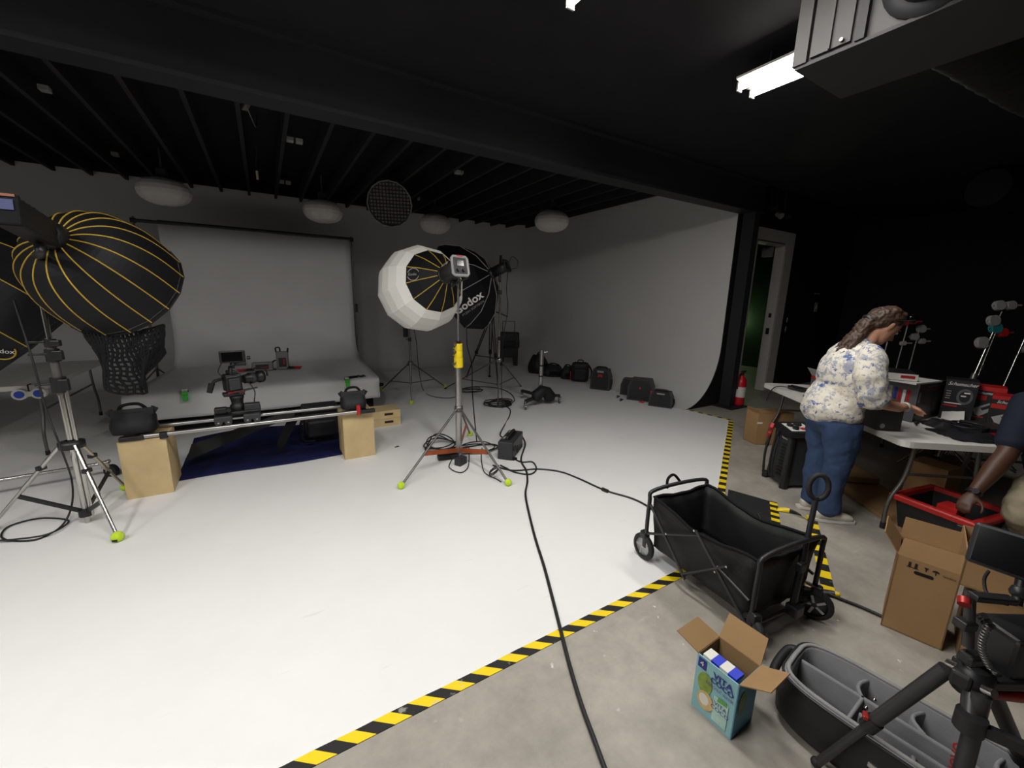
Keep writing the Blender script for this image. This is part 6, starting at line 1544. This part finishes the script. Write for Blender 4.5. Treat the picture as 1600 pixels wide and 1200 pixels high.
def fused(name, mb, m, parent, voxel=.011, smooth_it=6, folds=None):
    o = obj(name, mb, m, parent)
    r_ = o.modifiers.new('fuse', 'REMESH'); r_.mode = 'VOXEL'; r_.voxel_size = voxel; r_.use_smooth_shade = True
    s_ = o.modifiers.new('soft', 'SMOOTH'); s_.factor = .5; s_.iterations = smooth_it
    if folds:
        tx = bpy.data.textures.new(name+'_folds', 'CLOUDS'); tx.noise_scale = folds[0]; tx.noise_depth = 2
        dm = o.modifiers.new('folds', 'DISPLACE'); dm.texture = tx; dm.strength = folds[1]; dm.mid_level = .5; dm.texture_coords = 'LOCAL'
    return o
def hand(mb, w, d, up, curl=.5, right=True, sc=1.0):
    """palm from wrist w along d; up = back of the hand"""
    w = Vector(w); d = Vector(d).normalized(); up = Vector(up); up = (up-d*up.dot(d)).normalized(); s = d.cross(up)*(1 if right else -1)   # s points to the thumb side
    loft(mb, [w, w+d*.03*sc, w+d*.06*sc, w+d*.088*sc], [(.026*sc, .018*sc), (.036*sc, .017*sc), (.041*sc, .015*sc), (.039*sc, .012*sc)], s, 12)
    for i, (o_, L) in enumerate(((.030, .070), (.010, .078), (-.010, .072), (-.029, .056))):
        b = w+d*.085*sc+s*o_*sc; p1 = b+(d*math.cos(curl*.5)-up*math.sin(curl*.5))*L*.45*sc; p2 = p1+(d*math.cos(curl*1.3)-up*math.sin(curl*1.3))*L*.32*sc; p3 = p2+(d*math.cos(curl*1.9)-up*math.sin(curl*1.9))*L*.26*sc
        loft(mb, [b-d*.012*sc, b, p1, p2, p3], [.0095*sc, .0092*sc, .0088*sc, .008*sc, .0068*sc], s, 8)
    b = w+d*.028*sc+s*.030*sc; p1 = b+(d*.55+s*.75-up*.25).normalized()*.036*sc; p2 = p1+(d*.85+s*.35-up*.3).normalized()*.032*sc; p3 = p2+(d*.95+s*.05-up*.35).normalized()*.024*sc
    loft(mb, [b-s*.012*sc, b, p1, p2, p3], [.014*sc, .0125*sc, .011*sc, .010*sc, .008*sc], up, 8)
def cloth_mat(name, base, blobs):
    m = bpy.data.materials.new(name); m.use_nodes = True; nt = m.node_tree; N = nt.nodes; L = nt.links; b = N['Principled BSDF']; tc = N.new('ShaderNodeTexCoord')
    cur = None
    for (sc, lo_, hi_, col, off) in blobs:
        mp = N.new('ShaderNodeMapping'); mp.inputs['Location'].default_value = off; L.new(tc.outputs['Object'], mp.inputs[0])
        n = N.new('ShaderNodeTexNoise'); n.inputs['Scale'].default_value = sc; n.inputs['Detail'].default_value = 4; n.inputs['Roughness'].default_value = .7; n.inputs['Distortion'].default_value = .6; L.new(mp.outputs[0], n.inputs['Vector'])
        r = N.new('ShaderNodeValToRGB'); e = r.color_ramp.elements; e[0].position = lo_; e[0].color = (0, 0, 0, 1); e[1].position = hi_; e[1].color = (1, 1, 1, 1); L.new(n.outputs['Fac'], r.inputs['Fac'])
        x = N.new('ShaderNodeMix'); x.data_type = 'RGBA'; L.new(r.outputs[0], x.inputs[0])
        if cur is None: x.inputs[6].default_value = (*lin(base), 1)
        else: L.new(cur, x.inputs[6])
        x.inputs[7].default_value = (*lin(col), 1); cur = x.outputs[2]
    L.new(cur, b.inputs['Base Color']); b.inputs['Roughness'].default_value = .8; b.inputs['Specular IOR Level'].default_value = .2
    n = N.new('ShaderNodeTexNoise'); n.inputs['Scale'].default_value = 9; n.inputs['Detail'].default_value = 3; L.new(tc.outputs['Object'], n.inputs['Vector'])
    bp = N.new('ShaderNodeBump'); bp.inputs['Strength'].default_value = .5; bp.inputs['Distance'].default_value = .02; L.new(n.outputs['Fac'], bp.inputs['Height']); L.new(bp.outputs[0], b.inputs['Normal'])
    return m
M_SHIRT = cloth_mat('cream blouse with blue flowers', (222, 215, 200), [(6, .55, .66, (198, 188, 166), (1, 9, 4)), (17, .52, .58, (164, 166, 176), (0, 0, 0)), (13, .585, .62, (84, 102, 156), (3, 1, 2)), (38, .58, .63, (112, 124, 160), (7, 2, 5)), (30, .66, .70, (60, 76, 130), (2, 5, 8))])
M_JEANS = mat('blue denim', (58, 76, 108), .85, var=.16, scale=7, bump=.4, bscale=14, spec=.2)
M_SKIN = mat('skin', (196, 146, 118), .55, var=.05, scale=12)
M_SKIN2 = mat('deep brown skin', (78, 50, 35), .5, var=.06, scale=12)  # brown skin, tone lowered a little for the shade on the arm
M_HAIR = mat('brown hair', (66, 48, 36), .55, var=.25, scale=40, bump=.6, bscale=90)

# --- woman at the table: local frame, +x is where she faces, +y her left
wf_ang = math.radians(-37)
WP = Vector((3.70, 1.27, .004))
wm = thing('person', 'woman in a cream blouse with blue flowers and jeans bending over the table', 'person', WP, wf_ang)
body = MB()
# legs, trunk, neck
for s in (-1, 1):
    loft(body, [(-.01, s*.10, .86), (.0, s*.105, .66), (.005, s*.10, .47), (-.01, s*.095, .30), (.0, s*.09, .10), (.01, s*.09, .05)], [(.10, .11), (.088, .095), (.062, .066), (.056, .06), (.04, .042), (.038, .045)])
    loft(body, [(-.035, s*.09, .035), (.03, s*.09, .04), (.10, s*.095, .03), (.15, s*.10, .022)], [(.03, .03), (.036, .032), (.038, .022), (.03, .014)])
loft(body, [(-.03, 0, .82), (-.02, 0, .92), (.02, 0, 1.04), (.045, 0, 1.16), (.07, 0, 1.28), (.085, 0, 1.36)], [(.16, .11), (.165, .115), (.15, .105), (.15, .105), (.155, .095), (.09, .07)])
loft(body, [(.08, 0, 1.34), (.12, 0, 1.42), (.15, 0, 1.47)], [(.06, .06), (.052, .055), (.055, .06)])
# head, bent down
HC = Vector((.205, 0, 1.515)); hf = Vector((.80, 0, -.60)).normalized(); hu = Vector((.60, 0, .80)).normalized()      # face direction, crown direction
def hp_(f, s, u): return HC+hf*f+Vector((0, 1, 0))*s+hu*u
loft(body, [hp_(-.005, 0, -.115), hp_(.02, 0, -.095), hp_(.012, 0, -.05), hp_(.0, 0, .0), hp_(-.008, 0, .05), hp_(-.012, 0, .09), hp_(-.012, 0, .112)], [(.036, .035), (.052, .062), (.067, .082), (.074, .094), (.074, .095), (.056, .072), (.03, .04)], (0, 1, 0), 18)
loft(body, [hp_(.078, 0, .005), hp_(.098, 0, -.02), hp_(.112, 0, -.038), hp_(.094, 0, -.050)], [.009, .012, .015, .011], (0, 1, 0), 8)
loft(body, [hp_(.070, 0, -.098), hp_(.080, 0, -.100)], [.018, .014], (0, 1, 0), 8)
for s in (-1, 1): loft(body, [hp_(-.012, s*.070, -.032), hp_(-.016, s*.082, -.005), hp_(-.010, s*.080, .022)], [(.008, .016), (.009, .022), (.008, .014)], (0, 1, 0), 8)
# arms: her right arm (towards the viewer) and left
arms = {-1: [(.03, -.18, 1.30), (.015, -.225, 1.17), (.03, -.245, 1.04), (.14, -.225, .985), (.27, -.19, .955), (.345, -.16, .965)],
         1: [(.07, .185, 1.30), (.10, .235, 1.17), (.15, .26, 1.05), (.24, .22, .99), (.33, .16, .965), (.385, .11, .97)]}
for s, a in arms.items():
    loft(body, a, [.062, .056, .046, .042, .034, .027], (0, 0, 1) if False else (0, 1, 0), 12)
    d = Vector(a[-1])-Vector(a[-2]); hand(body, a[-1], Vector((d.x, d.y*.5, -.02)), (0, 0, 1), .75, right=(s < 0), sc=.95)
fused('body', body, M_SKIN, wm, .0085, 3)
shirt = MB()
loft(shirt, [(-.045, 0, .845), (-.045, 0, .88), (-.03, 0, .95), (-.005, 0, 1.05), (.015, 0, 1.15), (.05, 0, 1.26), (.068, 0, 1.335), (.085, 0, 1.385)], [(.222, .192), (.226, .194), (.208, .176), (.185, .16), (.18, .155), (.18, .14), (.145, .105), (.08, .07)], (0, 1, 0), 24)
loft(shirt, [(-.07, 0, 1.10), (-.055, 0, 1.24), (-.02, 0, 1.31)], [(.15, .10), (.15, .10), (.12, .08)], (0, 1, 0), 16)
loft(shirt, [(.05, -.14, 1.34), (.03, -.19, 1.27), (.015, -.23, 1.17), (.025, -.25, 1.06), (.06, -.25, 1.00)], [(.07, .078), (.085, .095), (.09, .10), (.088, .098), (.08, .085)], (0, 1, 0), 16)
loft(shirt, [(.08, .14, 1.34), (.085, .20, 1.27), (.11, .245, 1.17), (.15, .27, 1.07), (.19, .26, 1.01)], [(.075, .08), (.095, .10), (.10, .11), (.095, .10), (.085, .085)], (0, 1, 0), 16)
so = fused('blouse', shirt, M_SHIRT, wm, .010, 5, (.15, .035))
jeans = MB()
loft(jeans, [(-.03, 0, .96), (-.04, 0, .88), (-.035, 0, .80), (-.02, 0, .74)], [(.18, .14), (.192, .158), (.195, .158), (.185, .13)], (0, 1, 0), 20)
for s in (-1, 1): loft(jeans, [(-.02, s*.10, .80), (-.005, s*.108, .64), (.004, s*.103, .48), (-.008, s*.098, .32), (-.002, s*.094, .17), (.003, s*.094, .085)], [(.112, .135), (.103, .115), (.085, .09), (.080, .085), (.075, .08), (.078, .085)], (0, 1, 0), 18)
fused('jeans', jeans, M_JEANS, wm, .010, 4, (.09, .022))
M_SHOE = mat('white leather shoe', (206, 200, 186), .5, var=.05)
for s in (-1, 1):
    sh = MB(); loft(sh, [(-.065, s*.093, .05), (-.02, s*.093, .055), (.06, s*.096, .05), (.13, s*.10, .038), (.175, s*.103, .03)], [(.036, .042), (.040, .046), (.046, .042), (.046, .030), (.034, .022)], (0, 1, 0), 16)
    sho = fused('shoe', sh, M_SHOE, wm, .007, 3)
    obj('sole', MB().prism([(-.10+.02*abs(math.sin(k)), 0) for k in range(0)] or [(-.105, s*.093-.03), (-.11, s*.093), (-.105, s*.093+.03), (-.02, s*.093+.043), (.10, s*.098+.05), (.19, s*.103+.034), (.21, s*.103), (.19, s*.103-.034), (.10, s*.098-.05), (-.02, s*.093-.043)], 0, .018), M_WHT, sho)
    obj('laces', MB().tube(smooth_path([(.03, s*.097-.02, .092), (.06, s*.097+.02, .088), (.075, s*.098-.02, .080), (.10, s*.099+.02, .072)]), .004, 6), M_PLD, sho)
hair = MB()
loft(hair, [hp_(.055, 0, .085), hp_(.02, 0, .108), hp_(-.04, 0, .10), hp_(-.085, 0, .05), hp_(-.10, 0, -.02), hp_(-.075, 0, -.085)], [(.05, .03), (.066, .035), (.078, .045), (.080, .05), (.072, .045), (.05, .03)], (0, 1, 0), 16)
for s in (-1, 1): loft(hair, [hp_(.04, s*.055, .075), hp_(-.01, s*.072, .055), hp_(-.055, s*.072, .01), hp_(-.085, s*.05, -.04)], [(.018, .035), (.016, .045), (.018, .05), (.02, .035)], (0, 1, 0), 12)
loft(hair, [hp_(-.075, 0, .0), (.105, 0, 1.555), (.065, -.005, 1.515), (.03, -.01, 1.45), (-.005, -.015, 1.395), (-.045, -.02, 1.35), (-.075, -.02, 1.335)], [(.04, .045), (.050, .045), (.058, .048), (.055, .042), (.045, .032), (.03, .02), (.012, .01)], (0, 1, 0), 14)
for k_, (y0, dx) in enumerate(((-.05, -.02), (.035, -.01), (-.02, -.05), (.02, -.035))): loft(hair, [(.07, y0*.6, 1.50), (.02+dx, y0, 1.42), (-.03+dx, y0*1.2, 1.345), (-.06+dx, y0*1.3, 1.32)], [.028, .024, .016, .006], (0, 1, 0), 8)
fused('hair', hair, M_HAIR, wm, .007, 2, (.022, .022))
obj('hair_tie', MB().lathe([(.048, -.014), (.058, 0), (.048, .014)], (.10, 0, 1.55), (-.7, 0, -.6), 16), M_PLB, wm)
for s in (-1, 1):
    e = obj('eye', MB().sph(hp_(.081, s*.031, .004), .0105, 10), M_WHT, wm); obj('iris', MB().sph(hp_(.0895, s*.031, .002), .0045, 8), M_PLB, e)
    obj('eyebrow', MB().tube([hp_(.087, s*.018, .022), hp_(.086, s*.034, .028), hp_(.076, s*.048, .024)], .004, 6), M_HAIR, wm)
obj('mouth', MB().tube([hp_(.083, -.022, -.068), hp_(.094, 0, -.066), hp_(.083, .022, -.068)], .005, 6), mat('lips', (160, 92, 84), .5), wm)
gls = MB()
for s in (-1, 1):
    gls.tube([hp_(.085, s*.070, .128), hp_(.03, s*.092, .085), hp_(-.04, s*.097, .035)], .0045, 6)
go = obj('sunglasses', gls, M_CHROME, wm)
for s in (-1, 1): obj('lens', MB().sph(hp_(.088, s*.036, .135), .030, 12, sx=.35, rot=R3(hu)), M_SCR, go)
obj('wrist_band', MB().lathe([(.034, -.012), (.036, 0), (.034, .012)], (.315, -.178, .958), (.9, .4, .1), 14), M_WHT, wm)

# --- man leaning in from the right edge
mp_ = thing('person', 'man in a dark navy T-shirt and khaki trousers reaching into the red-rimmed tote', 'person', (4.50, .30, .004), 0)
def Wl(x, y, z): return Vector((x-4.50, y-.30, z-.004))
mb2 = MB()
sho_, elb, wri = Wl(4.40, .46, 1.04), Wl(4.20, .475, .70), Wl(3.985, .54, .44)
loft(mb2, [Wl(4.62, .20, .42), Wl(4.60, .24, .60), Wl(4.58, .30, .80), Wl(4.54, .36, 1.0), Wl(4.52, .38, 1.10)], [(.15, .12), (.17, .12), (.17, .12), (.17, .11), (.09, .08)], (.35, -.9, 0), 18)
loft(mb2, [Wl(4.50, .41, 1.10), Wl(4.47, .43, 1.19)], [.06, .058], (.3, -.9, 0), 12)
hcm = Wl(4.45, .40, 1.27)
loft(mb2, [hcm+Vector((-.03, .02, -.10)), hcm+Vector((-.02, .015, -.05)), hcm, hcm+Vector((.01, 0, .06)), hcm+Vector((.015, 0, .10))], [(.04, .045), (.065, .08), (.074, .092), (.07, .09), (.035, .05)], (.3, -.9, 0), 16)
loft(mb2, [hcm+Vector((-.085, .03, .0)), hcm+Vector((-.108, .035, -.03)), hcm+Vector((-.09, .03, -.04))], [.010, .015, .012], (.3, -.9, 0), 8)
for s in (-1, 1): loft(mb2, [hcm+Vector((.01+.025*s, -.072*s, -.02)), hcm+Vector((.012+.027*s, -.078*s, .02))], [.014, .014], (0, 0, 1), 8)
loft(mb2, [sho_, sho_.lerp(elb, .5), elb, elb.lerp(wri, .35), elb.lerp(wri, .7), wri], [.068, .062, .055, .056, .044, .034], (0, 1, 0), 14)
hand(mb2, wri, Vector((-.62, .12, -.55)), Vector((-.45, .1, .8)), .9, right=False, sc=1.12)
s2_, e2_, w2_ = Wl(4.66, .12, 1.02), Wl(4.70, .05, .74), Wl(4.58, .0, .52)
loft(mb2, [s2_, s2_.lerp(e2_, .5), e2_, e2_.lerp(w2_, .6), w2_], [.066, .058, .05, .042, .033], (0, 1, 0), 12)
hand(mb2, w2_, Vector((-.4, -.1, -.6)), Vector((-.7, 0, .5)), .5, sc=1.1)
knee1, ank1 = Wl(4.16, .335, .36), Wl(4.42, .30, .07); knee2, ank2 = Wl(4.30, .02, .46), Wl(4.34, -.02, .08)
loft(mb2, [Wl(4.60, .28, .46), Wl(4.42, .31, .44), knee1], [.095, .085, .065], (0, 1, 0), 14); loft(mb2, [knee1, knee1.lerp(ank1, .5), ank1], [.062, .055, .04], (0, 1, 0), 12)
loft(mb2, [Wl(4.62, .12, .46), Wl(4.46, .06, .48), knee2], [.095, .085, .065], (0, 1, 0), 14); loft(mb2, [knee2, knee2.lerp(ank2, .5), ank2], [.062, .055, .04], (0, 1, 0), 12)
fused('body', mb2, M_SKIN2, mp_, .010, 3)
tee = MB()
loft(tee, [Wl(4.615, .21, .50), Wl(4.60, .25, .62), Wl(4.58, .30, .80), Wl(4.545, .355, 1.0), Wl(4.525, .375, 1.08)], [(.19, .15), (.195, .15), (.195, .145), (.20, .13), (.12, .09)], (.35, -.9, 0), 20)
loft(tee, [Wl(4.50, .40, 1.07), sho_, sho_.lerp(elb, .45), sho_.lerp(elb, .82)], [.085, .095, .088, .080], (0, 1, 0), 14); loft(tee, [Wl(4.6, .22, 1.06), s2_, s2_.lerp(e2_, .6)], [.085, .085, .078], (0, 1, 0), 14)
fused('tee_shirt', tee, mat('dark navy jersey', (32, 38, 50), .85, var=.1, bump=.3, bscale=12, spec=.2), mp_, .012, 4)
pants = MB()
loft(pants, [Wl(4.62, .20, .60), Wl(4.62, .20, .50), Wl(4.60, .20, .40)], [(.175, .145), (.185, .15), (.17, .13)], (.35, -.9, 0), 18)
loft(pants, [Wl(4.60, .28, .48), Wl(4.44, .31, .475), Wl(4.28, .325, .45), knee1+Vector((.02, 0, .01))], [(.12, .125), (.118, .122), (.108, .11), (.10, .10)], (0, 1, 0), 16); loft(pants, [knee1+Vector((-.0, 0, -.005)), knee1.lerp(ank1, .5), knee1.lerp(ank1, .95)], [.10, .088, .066], (0, 1, 0), 14)
loft(pants, [Wl(4.62, .12, .48), Wl(4.46, .06, .50), knee2], [.115, .105, .085], (0, 1, 0), 16); loft(pants, [knee2, knee2.lerp(ank2, .5), knee2.lerp(ank2, .95)], [.085, .08, .066], (0, 1, 0), 14)
fused('trousers', pants, mat('khaki twill', (150, 140, 118), .85, var=.08, scale=8, bump=.5, bscale=16, spec=.2), mp_, .012, 4, (.09, .03))
for a in (ank1, ank2):
    sh = MB(); loft(sh, [Vector((a.x+.05, a.y, .045)), Vector((a.x-.04, a.y+.005, .045)), Vector((a.x-.13, a.y+.01, .035)), Vector((a.x-.18, a.y+.01, .03))], [(.04, .042), (.046, .042), (.044, .032), (.032, .024)], (0, 1, 0), 14); fused('shoe', sh, M_PLB, mp_, .009, 2)
hm = MB(); loft(hm, [hcm+Vector((.03, 0, -.02)), hcm+Vector((.025, 0, .05)), hcm+Vector((.015, 0, .11))], [(.072, .07), (.078, .092), (.04, .05)], (.3, -.9, 0), 14); fused('hair', hm, M_PLB, mp_, .010, 2)
wd = (wri-elb).normalized(); wt_ = obj('wrist_watch', MB().lathe([(.037, -.014), (.041, -.012), (.041, .012), (.037, .014)], wri-wd*.005, wd, 18), M_PLB, mp_)
wn_ = (EYE-Vector((4.5, .3, 0))-wri); wn_ = (wn_-wd*wn_.dot(wd)).normalized()
obj('watch_face', MB().cyl(wri-wd*.005+wn_*.036, wri-wd*.005+wn_*.048, .019, n=16), M_CHROME, wt_)
